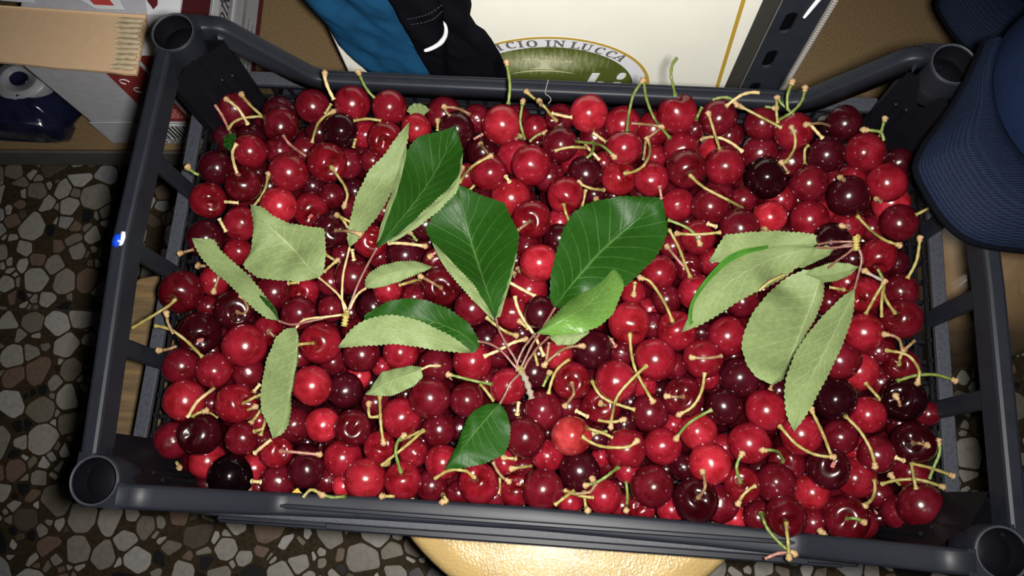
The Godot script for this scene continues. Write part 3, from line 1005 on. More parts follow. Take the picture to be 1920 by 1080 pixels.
func make_cap(called: String, label: String, at: Vector3) -> Node3D:
	var t := thing(called, label, "cap", at, "navy caps on the hooks")
	# crown: six-panel dome; brim: curved plate round its left and front, sloping down
	var crown := begin()
	var rows := []
	for i in 15:
		var v := PI / 2 * i / 14.0
		var ring := PackedVector3Array()
		for j in 60:
			var a := TAU * j / 60.0
			var p := 1.0 - 0.012 * exp(-pow(fposmod(a + PI / 6, PI / 3) - PI / 6, 2.0) / 0.004)
			ring.append(Vector3(cos(a) * 0.070 * cos(v) * p, 0.055 * pow(sin(v), 0.9), sin(a) * 0.066 * cos(v) * p))
		rows.append(ring)
	skin(crown, rows, true)
	part("crown", done(crown), mats["cap_crown"], t, Vector3(0, 0.0, 0))
	var button := begin()
	lathe(button, [[0.0001, 0.003], [0.004, 0.0022], [0.006, 0.0]], Vector3(0, 0.0548, 0), 16)
	part("button", done(button), mats["cap_crown"], t)
	var pts := []
	var keys := [Vector2(-69, -32), Vector2(-75, -18), Vector2(-85, 5), Vector2(-98, 24), Vector2(-104, 36), Vector2(-104.5, 42), Vector2(-101, 52), Vector2(-93, 67), Vector2(-84, 76.5), Vector2(-75, 80.5), Vector2(-65, 82.2), Vector2(-49, 83), Vector2(-31, 81), Vector2(-11, 75), Vector2(4, 67)]
	for k in 49:
		var f := k / 48.0 * (keys.size() - 1)
		var i0 := mini(int(f), keys.size() - 2)
		var q: Vector2 = (keys[i0] as Vector2).cubic_interpolate(keys[i0 + 1], keys[maxi(i0 - 1, 0)], keys[mini(i0 + 2, keys.size() - 1)], f - i0)
		pts.append(q * 0.001)
	var brows := []
	for k in 49:
		var o: Vector2 = pts[k]
		var ang := atan2(o.y / 0.066, o.x / 0.070)
		var inn := Vector2(cos(ang) * 0.0695, sin(ang) * 0.0655)
		var row := PackedVector3Array()
		for i in 9:
			var u := i / 8.0
			var p2 := inn.lerp(o, u)
			row.append(Vector3(p2.x, 0.004 + 0.003 * sin(u * PI) - 0.016 * u * u * smoothstep(0.0, 0.02, inn.distance_to(o)), p2.y))
		for i in 9:
			var u := 1.0 - i / 8.0
			var p2 := inn.lerp(o, u)
			row.append(Vector3(p2.x, 0.0015 + 0.003 * sin(u * PI) - 0.016 * u * u * smoothstep(0.0, 0.02, inn.distance_to(o)), p2.y))
		brows.append(row)
	var bst := begin()
	skin(bst, brows, true)
	part("brim", done(bst), mats["cap_mesh"], t)
	var est := begin()
	var edge := PackedVector3Array()
	for k in 49:
		edge.append((brows[k][8] + brows[k][9]) / 2.0)
	tube(est, edge, PackedFloat32Array([0.0019]), 8)
	part("brim_piping", done(est), mats["cap_edge"], t)
	return t

func caps() -> void:
	make_cap("baseball_cap", "nearer navy cap, its woven brim reaching over the crate's back right corner", Vector3(0.301, 0.628, -0.100))
	make_cap("baseball_cap", "farther navy cap, half hidden, on the shelf side of the other cap", Vector3(0.384, 0.500, -0.291))
	# the post they hang on, just right of the view
	var t := thing("coat_post", "dark metal post with hooks that carry the caps", "post", Vector3(0.545, 0, -0.19))
	part("post", box_mesh(Vector3(0.022, 1.0, 0.022), 0.002, Vector3(0, 0.5, 0)), mats["upright_metal"], t)
	part("foot", box_mesh(Vector3(0.05, 0.012, 0.16), 0.003, Vector3(0.0, 0.007, 0)), mats["upright_metal"], t)
	for h in [[Vector3(0, 0.64, 0.0), Vector3(-0.178, 0.640, 0.085)], [Vector3(0, 0.52, 0.0), Vector3(-0.092, 0.512, -0.085)]]:
		var st := begin()
		tube(st, PackedVector3Array([h[0], h[0].lerp(h[1], 0.6) + Vector3(0, 0.012, 0), h[1]]), PackedFloat32Array([0.003]), 8)
		part("hook", done(st), mats["zinc"], t)

# ---------------------------------------------------------------- the crate
const TOP := 0.600
const LOW := 0.540
const BASE := 0.4555

func rail(st: SurfaceTool, path: PackedVector3Array, side: Vector3, wide: float, tall: float, bev := 0.0022) -> void:
	var rows := []
	for i in path.size():
		var d := (path[mini(i + 1, path.size() - 1)] - path[maxi(i - 1, 0)]).normalized()
		var up := side.cross(d).normalized()
		if up.y < 0:
			up = -up
		var ring := PackedVector3Array()
		var w := wide / 2
		for q in [[-w + bev, 0.0], [-w + 0.3 * bev, -0.3 * bev], [-w, -bev], [-w, -tall], [-w + 0.0025, -tall], [w - 0.0025, -tall], [w, -tall], [w, -bev], [w - 0.3 * bev, -0.3 * bev], [w - bev, 0.0]]:
			ring.append(path[i] + side * q[0] + up * q[1])
		rows.append(ring)
	skin(st, rows, true)
	fan(st, rows[0], path[0])
	fan(st, rows[-1], path[-1])

func crate() -> void:
	var t := thing("plastic_crate", "black plastic fruit crate with raised corner posts, full of cherries", "crate")
	var pl: Material = mats["plastic"]
	# long rails: level at the corners, dipping to the middle
	for s in [-1.0, 1.0]:
		var xs: Array = [[-220.5, 600], [-212, 600], [-208, 599.3], [-204.5, 597.3], [-201.5, 594.3], [-166, 546], [-163, 543], [-159.5, 541], [-155, 540], [-100, 540], [0, 540], [100, 540], [153, 540], [157.5, 541], [161, 543], [164, 546], [200, 594.3], [203, 597.3], [206.5, 599.3], [211, 600], [216.5, 600]]
		if s > 0:
			xs = [[-216.5, 600], [-210, 600], [-206, 599.3], [-202.5, 597.3], [-199.5, 594.3], [-155, 546], [-152, 543], [-148.5, 541], [-144, 540], [-100, 540], [0, 540], [100, 540], [146, 540], [150.5, 541], [154, 543], [157, 546], [203, 594.3], [206, 597.3], [209.5, 599.3], [214, 600], [220.5, 600]]
		var path := PackedVector3Array()
		for q in xs:
			path.append(Vector3(q[0], q[1], (-141.3 + 0.0030 * q[0]) if s < 0 else (137.0 + 3.2 * minf(1.0, pow(q[0] / 157.0, 2.0)) + 0.006 * q[0])) * 0.001)
		var st := begin()
		rail(st, path, Vector3(0, 0, 1), 0.0102 if s < 0 else 0.0132, 0.016 if s < 0 else 0.012)
		part("long_rail", done(st), pl, t)
		# web behind the rail, lip and ledge
		var wst := begin(true)
		bx(wst, Vector3(0, 0.521, -0.1440 if s < 0 else 0.1400), Vector3(0.32, 0.040, 0.003), 0.0008)
		bx(wst, Vector3(0, 0.501, s * 0.1465), Vector3(0.40, 0.003, 0.013), 0.0008)
		part("side_web", done(wst), pl, t)
		if s > 0:
			var fst := begin(true)
			bx(fst, Vector3(-0.004, 0.4975, 0.1525), Vector3(0.39, 0.010, 0.003), 0.0008)
			bx(fst, Vector3(0.02, 0.5015, 0.1515), Vector3(0.30, 0.003, 0.004), 0.0006)
			bx(fst, Vector3(0.002, 0.49, 0.146), Vector3(0.43, 0.004, 0.010), 0.0006)
			part("front_lip", done(fst), pl, t)
		var lst := begin(true)
		bx(lst, Vector3(0, 0.5285, s * 0.1435), Vector3(0.428, 0.004, 0.0095), 0.0006)
		part("ledge", done(lst), mats["plastic_dusty"], t)
	for s in [-1.0, 1.0]:
		var ends := [-0.2390, -0.2425, -0.2362] if s < 0 else [0.2385, 0.2425, 0.2435]
		var path2 := PackedVector3Array([Vector3(ends[0], 0.6, -0.1215), Vector3(ends[1], 0.6, 0.0), Vector3(ends[2], 0.6, 0.1195 if s < 0 else 0.1235)])
		var st2 := begin(true)
		rail(st2, path2, Vector3(1, 0, 0), 0.0096, 0.017)
		part("short_rail", done(st2), pl, t)
		var l2 := begin(true)
		bx(l2, Vector3(s * 0.2485, 0.523, 0), Vector3(0.0085, 0.004, 0.236), 0.0006)
		part("ledge", done(l2), mats["plastic_dusty"], t)
		for z in [-0.058, 0.0, 0.057]:
			var sst := begin(true)
			var hgt := 0.064
			bx(sst, Vector3(s * 0.2425, 0.555, z), Vector3(0.005, hgt, 0.0105), 0.0012)
			bx(sst, Vector3(s * 0.2445, 0.555, z), Vector3(0.004, hgt, 0.004), 0.001)
			part("strut", done(sst), pl, t)
		# lattice of the end wall, two skins deep
		var gst := begin(true)
		for k in 19:
			bx(gst, Vector3(s * 0.2425, 0.4915, -0.117 + 0.013 * k), Vector3(0.0016, 0.062, 0.0028), 0.0004)
			bx(gst, Vector3(s * 0.2385, 0.514, -0.117 + 0.013 * k), Vector3(0.010, 0.0022, 0.0026), 0.0004)
		for y in [0.519, 0.506, 0.490, 0.474, 0.462]:
			bx(gst, Vector3(s * 0.2425, y, 0), Vector3(0.0022, 0.0030, 0.236), 0.0004)
		for y in [0.517, 0.500]:
			bx(gst, Vector3(s * 0.2350, y, 0), Vector3(0.0022, 0.0026, 0.236), 0.0004)
		part("end_lattice", done(gst), mats["plastic_shaded"], t)
		var hst := begin(true)
		for k in 35:
			bx(hst, Vector3(-0.2125 + 0.0125 * k, 0.4915, -0.1405 if s < 0 else 0.1365), Vector3(0.0028, 0.068, 0.0016), 0.0004)
		for y in [0.524, 0.509, 0.494, 0.478, 0.462]:
			bx(hst, Vector3(0, y, -0.1405 if s < 0 else 0.1365), Vector3(0.428, 0.0030, 0.0022), 0.0004)
		part("side_lattice", done(hst), mats["plastic_shaded"], t)
	# corners
	for sx in [-1.0, 1.0]:
		for sz in [-1.0, 1.0]:
			var c := Vector3(sx * 0.2322 + (-0.0030 if sz < 0 else 0.0018), 0, sz * 0.1340 + (0.0 if sz < 0 else 0.0019 * sx))
			var kst := begin()
			lathe(kst, [[0.0138, 0.584], [0.0138, 0.5975], [0.0136, 0.5990], [0.0130, 0.5998], [0.0122, 0.5994], [0.0119, 0.5985]], c, 40)
			part("corner_socket", done(kst), pl, t)
			var well := begin()
			lathe(well, [[0.0119, 0.5985], [0.0114, 0.566], [0.0001, 0.564]], c, 40)
			part("socket_well", done(well), mats["plastic_shaded"], t)
			var joint := CSGCombiner3D.new()
			joint.name = "corner_joint"
			t.add_child(joint, true)
			var xr: float = (-0.2390 if sz < 0 else -0.2362) if sx < 0 else (0.2385 if sz < 0 else 0.2435)
			var zl: float = -0.1413 if sz < 0 else 0.1402 + 0.0013 * sx
			for e3 in [[Vector3(c.x - sx * 0.0085, 0.594, zl), Vector3(0.017, 0.0118, 0.0102 if sz < 0 else 0.0132)], [Vector3(xr, 0.594, c.z - sz * 0.007), Vector3(0.0096, 0.0118, 0.014)]]:
				var jb := CSGBox3D.new()
				jb.name = "joint_block"
				jb.position = e3[0]
				jb.size = e3[1]
				jb.material = pl
				joint.add_child(jb, true)
			var hole := CSGCylinder3D.new()
			hole.name = "joint_hole"
			hole.operation = CSGShape3D.OPERATION_SUBTRACTION
			hole.radius = 0.0128
			hole.height = 0.06
			hole.sides = 40
			hole.position = Vector3(c.x, 0.6, c.z)
			hole.material = pl
			joint.add_child(hole, true)
			var col := begin()
			lathe(col, [[0.0050, 0.456], [0.0105, 0.560], [0.0134, 0.585], [0.0001, 0.5851]], c, 40)
			part("corner_column", done(col), mats["plastic_shaded"], t)
			var rst := begin()
			lathe(rst, [[0.0119, 0.5993], [0.0124, 0.6002], [0.0129, 0.5999]], c, 40)
			part("socket_edge", done(rst), mats["plastic_dusty"], t)
			var pst := begin(true)
			# solid panels to both sides of the post
			var o := PackedVector3Array([Vector3(sx * 0.228, 0.588, sz * 0.1395), Vector3(sx * 0.2085, 0.588, sz * 0.1395), Vector3(sx * 0.2085, 0.458, sz * 0.1375), Vector3(sx * 0.228, 0.458, sz * 0.1395)])
			var q := PackedVector3Array([Vector3(sx * 0.2430, 0.588, sz * 0.128), Vector3(sx * 0.2430, 0.588, sz * 0.109), Vector3(sx * 0.2430, 0.458, sz * 0.105), Vector3(sx * 0.2430, 0.458, sz * 0.128)])
			for pan in [[o, Vector3(0, 0, -sz * 0.003)], [q, Vector3(-sx * 0.003, 0, 0)]]:
				var a: PackedVector3Array = pan[0]
				var back := PackedVector3Array()
				for v in a:
					back.append(v + pan[1])
				quad(pst, a[0], a[1], a[2], a[3])
				quad(pst, back[0], back[3], back[2], back[1])
				for k in 4:
					quad(pst, a[k], back[k], back[(k + 1) % 4], a[(k + 1) % 4])
			# inner wall across the corner, with two upright ribs
			var w0 := Vector3(sx * 0.2085, 0, sz * 0.1330)
			var w1 := Vector3(sx * 0.2240, 0, sz * 0.1240)
			var w2 := Vector3(sx * 0.2370, 0, sz * 0.106)
			for e in [[w0, w1], [w1, w2]]:
				var lo0: Vector3 = e[0]
				var lo1: Vector3 = e[1]
				quad(pst, lo0 + Vector3(0, 0.458, 0), lo1 + Vector3(0, 0.458, 0), lo1 + Vector3(0, 0.586, 0), lo0 + Vector3(0, 0.586, sz * 0.003))
			for e2 in [0.35, 0.75]:
				bx(pst, w0.lerp(w1, e2) + Vector3(0, 0.508, 0), Vector3(0.0025, 0.1, 0.0025), 0.0006)
			part("corner_panel", done(pst), mats["plastic_shaded"], t)
	var bst := begin(true)
	for k in 25:
		bx(bst, Vector3(-0.228 + 0.019 * k, BASE + 0.002, 0), Vector3(0.012, 0.003, 0.268), 0.0006)
	for k in 8:
		bx(bst, Vector3(0, BASE + 0.0015, -0.126 + 0.036 * k), Vector3(0.476, 0.002, 0.010), 0.0006)
	part("base_grid", done(bst), mats["plastic_shaded"], t)
	# blue marker disc with its white backing on the left rail, and a hairline scratch on the back rail
	var m := part("blue_marker", null, null, t, Vector3(-242, 600, 0.2) * 0.001)
	m.basis = Basis(Vector3(0, 0, 1), 0.75)
	var w3 := begin()
	lathe(w3, [[0.0001, 0.0012], [0.0044, 0.0012], [0.0046, 0.0]], Vector3(0.0010, -0.001, -0.0012), 7)
	part("white_backing", done(w3), mats["white_label"], m)
	var b3 := begin()
	lathe(b3, [[0.0001, 0.0034], [0.0030, 0.0030], [0.0040, 0.0020], [0.0042, 0.0005]], Vector3(-0.0012, 0.0, 0.0), 28)
	m.mesh = done(b3)
	m.material_override = mats["blue_cap"]
	var cst := begin()
	tube(cst, smooth_path(mm([-6.3,541.2,-145, -7.4,541.2,-138.6, -7.5,541.2,-134.7, -4.9,541.2,-132.8, -3.7,541.2,-130.2, -5.3,541.2,-127.7]), 22), PackedFloat32Array([0.00025]), 5)
	part("scratch", done(cst), mats["zinc"], t)

func paper_liner() -> void:
	var o := MeshInstance3D.new()
	o.name = numbered("paper_liner")
	var st := begin(true)
	for bit in [[Vector2(-219.7, 129.6), Vector2(-214.8, 127.6), Vector2(-209.9, 133), Vector2(-205.5, 133), Vector2(-208.8, 133)], [Vector2(-153.6, 133), Vector2(-149.9, 129.2), Vector2(-147.9, 131.7), Vector2(-145.3, 133), Vector2(-147.7, 133)], [Vector2(-209.6, 133), Vector2(-206.1, 133), Vector2(-148.3, 133), Vector2(-146, 133), Vector2(-147.4, 133), Vector2(-207.3, 133)]]:
		var outline := PackedVector2Array()
		for p in bit:
			outline.append(p * 0.001)
		slab(st, outline, 0.5055, 0.0008)
	o.mesh = done(st)
	o.material_override = mats["yellow_paper"]
	add_child(o)
	tag(o, "torn yellow paper liner showing between cherries and the front wall", "paper")

# ---------------------------------------------------------------- cherries
func cherry_shapes() -> void:
	for variant in 5:
		var rng := RandomNumberGenerator.new()
		rng.seed = 300 + variant
		var n := FastNoiseLite.new()
		n.seed = 60 + variant
		n.frequency = 1.0
		var deep := rng.randf_range(0.20, 0.30)
		var cleft := rng.randf_range(0.015, 0.05)
		var shoulder := rng.randf_range(0.02, 0.06)
		var tilt := rng.randf() * TAU
		var squat := rng.randf_range(0.95, 1.01)
		var rows := []
		var tints := []
		for i in 23:
			var th := PI * i / 22.0
			th = th - 0.10 * sin(2.0 * th)
			if i == 0:
				th = 0.02
			if i == 22:
				th = PI - 0.02
			var ring := PackedVector3Array()
			for j in 30:
				var a := TAU * j / 30.0
				var p := Vector3(sin(th) * cos(a), cos(th), sin(th) * sin(a))
				var g := minf(absf(a), TAU - absf(a))
				var r := 1.0 + 0.018 * n.get_noise_3dv(p * 1.4) - cleft * exp(-g * g / 0.05) * sin(th) + shoulder * exp(-pow((th - 0.75) / 0.35, 2.0)) * (0.6 + 0.4 * absf(cos(a)))
				var q := p * r
				q.y *= squat
				var rho := Vector2(q.x, q.z).length()
				if q.y > 0:
					var el := Vector2(q.x * 1.12, q.z * 0.86).rotated(tilt).length()
					q.y -= deep * exp(-pow(el / 0.27, 2.0)) * 1.05
					q.y += exp(-pow((rho - 0.48) / 0.30, 2.0)) * (0.055 * cos(a - tilt * 2.0) + 0.045 * cos(2.0 * a + tilt) + 0.02 * sin(3.0 * a))
				else:
					q.y += 0.03 * exp(-pow(rho / 0.25, 2.0))
				ring.append(q)
			rows.append(ring)
		var st := begin()
		for i in 22:
			for j in 30:
				for k in [[i, j], [i, j + 1], [i + 1, j + 1], [i, j], [i + 1, j + 1], [i + 1, j]]:
					var v: Vector3 = rows[k[0]][k[1] % 30]
					var d := v.normalized()
					var pig := 0.80 + 0.50 * n.get_noise_3dv(d * 1.15 + Vector3(7, 3, 1)) - 0.30 * smoothstep(0.35, 1.0, d.y) + 0.16 * n.get_noise_3dv(d * 3.5)
					pig = clampf(pig, 0.30, 1.15)
					st.set_color(Color(pig, pig * pig, pig * pig))
					st.add_vertex(v)
		st.set_color(Color(0.5, 0.3, 0.3))
		fan(st, rows[0], Vector3(0, rows[0][0].y - 0.004, 0))
		st.set_color(Color(0.9, 0.9, 0.9))
		fan(st, rows[22], Vector3(0, rows[22][0].y, 0))
		cherry_meshes.append(done(st))

# one cherry: centre, radius and stem-end direction in millimetres and hundredths
func ch(x: float, y: float, z: float, r: float, ax: float, ay: float, az: float, tone: String, look: String) -> void:
	cherries.append([Vector3(x, y, z) * 0.001, r * 0.001, Vector3(ax, ay, az).normalized(), tone, look])

func cherry_node(i: int) -> Node3D:
	return cherries[i][5]

func cherry_basis(axis: Vector3, spin: float) -> Basis:
	var side := axis.cross(Vector3(0.3, 0.2, 0.93)).normalized()
	return Basis(side, axis, side.cross(axis)) * Basis(Vector3.UP, spin)

func put_cherries() -> void:
	if cherries.is_empty():
		list_cherries()
	var scar := begin()
	lathe(scar, [[0.0001, 0.03], [0.10, 0.025], [0.145, 0.04], [0.165, 0.02], [0.17, -0.05]], Vector3.ZERO, 14)
	var scar_mesh := done(scar)
	for i in cherries.size():
		var c: Array = cherries[i]
		var h := (i * 7919) % 1000 / 1000.0
		var o := MeshInstance3D.new()
		o.name = numbered("cherry")
		var scarred: bool = c[3].length() > 1
		o.mesh = cherry_meshes[(i * 13) % 5]
		o.material_override = mats["cherry_" + c[3][0] + str(i % 2)]
		var b := cherry_basis(c[2], h * TAU)
		o.transform = Transform3D(b.scaled(Vector3.ONE * c[1] * 1.035), c[0])
		add_child(o)
		tag(o, c[4], "cherry", fruit_group)
		c.append(o)
		if scarred:
			part("stem_scar", scar_mesh, mats["scar"], o, Vector3(0, 0.70, 0))

# the cherries below the ones one can tell apart
func fill_cherries() -> void:
	var at: Array = []
	list_seen(at)
	var keep := PackedVector3Array()
	for p in at:
		keep.append(p)
	if cherries.is_empty():
		list_cherries()
	var pack := RandomNumberGenerator.new()
	pack.seed = 4321
	for layer in [0.500, 0.481, 0.4665]:
		for row in 14:
			for col in 23:
				var q := Vector3(-0.231 + (row % 2) * 0.0105 + col * 0.021 + pack.randfn() * 0.0014, layer + pack.randfn() * 0.0012, -0.121 + row * 0.0185 + pack.randfn() * 0.0014)
				var clear := absf(q.x) < 0.231 and absf(q.z) < 0.1235
				for c in cherries:
					if q.distance_to(c[0]) < 0.86 * (0.0098 + c[1]):
						clear = false
						break
				if clear:
					for k in range(0, keep.size(), 2):
						if q.distance_to(keep[k]) < 0.86 * (0.0098 + keep[k + 1].x):
							clear = false
							break
				if clear:
					keep.append(q)
					keep.append(Vector3(0.0098, 0, 0))
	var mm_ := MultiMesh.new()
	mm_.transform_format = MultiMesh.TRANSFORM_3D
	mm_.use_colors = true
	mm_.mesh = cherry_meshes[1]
	mm_.instance_count = keep.size() / 2
	var rng := RandomNumberGenerator.new()
	rng.seed = 900
	for i in keep.size() / 2:
		var axis := Vector3(rng.randfn(), -absf(rng.randfn()), rng.randfn()).normalized()
		mm_.set_instance_transform(i, Transform3D(cherry_basis(axis, rng.randf() * TAU).scaled(Vector3.ONE * keep[i * 2 + 1].x), keep[i * 2]))
		var k := rng.randf()
		mm_.set_instance_color(i, Color(0.042, 0.0020, 0.0045).lerp(Color(0.007, 0.0007, 0.0015), k))  # colours darkened to paint in the shade between the upper cherries
	var m := mat("cherry_deep_shaded", Color.WHITE, 0.16)
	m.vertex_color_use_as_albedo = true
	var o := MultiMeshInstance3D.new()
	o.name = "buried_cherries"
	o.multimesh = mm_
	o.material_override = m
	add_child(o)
	tag(o, "deep layer of cherries with shade painted into their colour, glimpsed between the upper ones", "cherries")
	o.set_meta("kind", "stuff")

# ---------------------------------------------------------------- stems
func stem_mesh(path: PackedVector3Array, thick: float, foot: bool, head: bool) -> ArrayMesh:
	var n := maxi(8, path.size() * 3)
	var p := smooth_path(path, n)
	var radii := PackedFloat32Array()
	for i in n + 1:
		var f := float(i) / n
		var r := thick * (0.92 + 0.12 * sin(i * 1.7))
		if foot:
			r *= 1.0 + 0.55 * exp(-f * f / 0.004)
		if not head:
			r *= 1.0 + 0.35 * exp(-(1.0 - f) * (1.0 - f) / 0.004)
		radii.append(r)
	var st := begin()
	tube(st, p, radii, 8)
	return done(st)

func knob_mesh(at: Vector3, dir: Vector3, size: float, seed_: int) -> ArrayMesh:
	var rng := RandomNumberGenerator.new()
	rng.seed = seed_
	var st := begin()
	var side := dir.cross(Vector3(0.2, 0.9, 0.3)).normalized()
	var b := Basis(side, dir, side.cross(dir))
	var rows := []
	for q in [[0.45, -1.3], [0.85, -0.9], [0.72, -0.45], [1.05, 0.0], [1.1, 0.45], [0.8, 0.85], [0.35, 1.0 + rng.randf() * 0.5]]:
		var ring := PackedVector3Array()
		for k in 9:
			var a := TAU * k / 9.0
			var r: float = q[0] * size * rng.randf_range(0.78, 1.2)
			ring.append(at + b * Vector3(cos(a) * r, q[1] * size, sin(a) * r))
		rows.append(ring)
	skin(st, rows, true)
	fan(st, rows[0], at - dir * size * 1.3)
	fan(st, rows[6], at + dir * size * 1.1)
	return done(st)

var stem_count := 0
# a stem; owner is the cherry it grows from, or -1 for a loose one; tip 1 means that it ends in a brown knob
func stem(owner_: int, tone: String, tip: int, look: String, pts: Array) -> void:
	var path := mm(pts)
	stem_count += 1
	var thick := 0.00108 if tone != "p" else 0.00118
	var dir := (path[-1] - path[-2]).normalized()
	if owner_ >= 0:
		var o := cherry_node(owner_)
		var inv := o.transform.affine_inverse()
		var local := Transform3D(inv)
		var s := part("stem", null, mats["stem_" + tone], o)
		s.transform = local
		s.mesh = stem_mesh(path, thick, true, tip == 1)
		if tip == 1:
			part("stem_end", knob_mesh(path[-1], dir, 0.0019, stem_count), mats["knob"], s)
	else:
		var at := path[0]
		var rel := PackedVector3Array()
		for p in path:
			rel.append(p - at)
		var o2 := MeshInstance3D.new()
		o2.name = numbered("loose_stem")  # a loose cherry stem lying on the fruit
		o2.mesh = stem_mesh(rel, thick, false, tip == 1)
		o2.material_override = mats["stem_" + tone]
		o2.position = at
		add_child(o2)
		tag(o2, look, "twig", "stalks strewn over the cherries")
		if tip == 1:
			part("stem_end", knob_mesh(rel[-1], dir, 0.00195, stem_count), mats["knob"], o2)

# ---------------------------------------------------------------- leaves
var sprigs := {}

func sprig(n: int, label: String, at: Array, path: Array) -> void:
	var o := thing("leaf_sprig", label, "leaves", Vector3(at[0], at[1], at[2]) * 0.001, "leaf sprigs on the cherries")
	sprigs[n] = o
	var p := mm(path)
	for i in p.size():
		p[i] -= o.position
	var half := maxi(2, p.size() / 2 + 1)
	var st := begin()
	var radii := PackedFloat32Array()
	var sp := smooth_path(p, 14)
	for i in 15:
		radii.append(0.0019 + 0.0007 * sin(i * 2.4))
	tube(st, sp, radii, 9)
	part("spur", done(st), mats["spur"] if p.size() < 4 else mats["bark"], o)
	var bud := begin()
	var rng := RandomNumberGenerator.new()
	rng.seed = n * 7
	for k in 6:
		var c := sp[1 + k % 3] + Vector3(rng.randf_range(-1, 1), rng.randf_range(0, 1), rng.randf_range(-1, 1)) * 0.0016
		lathe(bud, [[0.0001, -0.0016], [0.0011, -0.0008], [0.0012, 0.0005], [0.0001, 0.0019]], c, 8)
	part("bud_scales", done(bud), mats["spur"], o)

func leaf_sheet(l: PackedVector3Array, m: PackedVector3Array, r: PackedVector3Array, face: String, back: String, arch: float, teeth: bool) -> ArrayMesh:
	var n := 56
	var L := smooth_path(l, n)
	var M := smooth_path(m, n)
	var R := smooth_path(r, n)
	var am := ArrayMesh.new()
	for side in 2:
		var st := begin()
		var rows := []
		var uvs := []
		for i in n + 1:
			var row := PackedVector3Array()
			var across := R[i] - L[i]
			var w := across.length()
			var out := across / maxf(w, 0.0001)
			for j in 17:
				var u := (j - 8) / 8.0
				var p := M[i].lerp(L[i] if u < 0 else R[i], absf(u))
				p.y += arch * (1.0 - u * u) * minf(1.0, w / 0.02) + 0.0005 * sin(i * 0.55 + absf(u) * 2.2) * absf(u)
				if teeth and absf(u) > 0.99 and i > 3 and i < n - 1 and w > 0.006:
					p += out * signf(u) * (0.00055 if i % 2 == 0 else -0.0003)
				p.y -= 0.00035 * side
				row.append(p)
			rows.append(row)
		for i in n:
			for j in 16:
				var quadpts := [[i, j], [i, j + 1], [i + 1, j + 1], [i, j], [i + 1, j + 1], [i + 1, j]]
				if side == 1:
					quadpts.reverse()
				for q in quadpts:
					st.set_uv(Vector2(q[1] / 16.0, float(q[0]) / n))
					st.add_vertex(rows[q[0]][q[1]])
		st.generate_normals()
		st.commit(am)
		am.surface_set_material(side, mats["leaf_" + (face if side == 0 else back)])
	return am

var last_leaf: MeshInstance3D

func leaf(n: int, face: String, label: String, arch: float, l: Array, m: Array, r: Array) -> void:
	var back := "U" if face != "U" else "T"
	var L := mm(l)
	var M := mm(m)
	var R := mm(r)
	var o := MeshInstance3D.new()
	if n > 0:
		var parent: Node3D = sprigs[n]
		for a in [L, M, R]:
			for i in a.size():
				a[i] -= parent.position
		o.name = "leaf"
		parent.add_child(o, true)
		o.set_meta("label", label)
	else:
		var at := M[0]
		for a in [L, M, R]:
			for i in a.size():
				a[i] -= at
		o.name = numbered("cherry_leaf")
		o.position = at
		add_child(o)
		tag(o, label, "leaf", "single leaves on the cherries")
	o.mesh = leaf_sheet(L, M, R, face, back, arch * 0.001, true)
	last_leaf = o

# a margin of the last leaf folded over, from the fold to its free toothed edge
func fold(face: String, a: Array, b: Array) -> void:
	var A := mm(a)
	var B := mm(b)
	var M := PackedVector3Array()
	var off := last_leaf.get_parent_node_3d().position + last_leaf.position if last_leaf.get_parent() != self else last_leaf.position
	for i in A.size():
		A[i] -= off
		B[i] -= off
		M.append((A[i] + B[i]) / 2.0 + Vector3(0, 0.0008, 0))
	part("folded_margin", leaf_sheet(A, M, B, face, "T" if face == "U" else "U", 0.0005, true), null, last_leaf)

func petiole(tone: String, pts: Array) -> void:
	var p := mm(pts)
	var off := last_leaf.get_parent_node_3d().position + last_leaf.position if last_leaf.get_parent() != self else last_leaf.position
	for i in p.size():
		p[i] -= off
	part("leaf_stalk", stem_mesh(p, 0.00085, false, true), mats[tone], last_leaf)

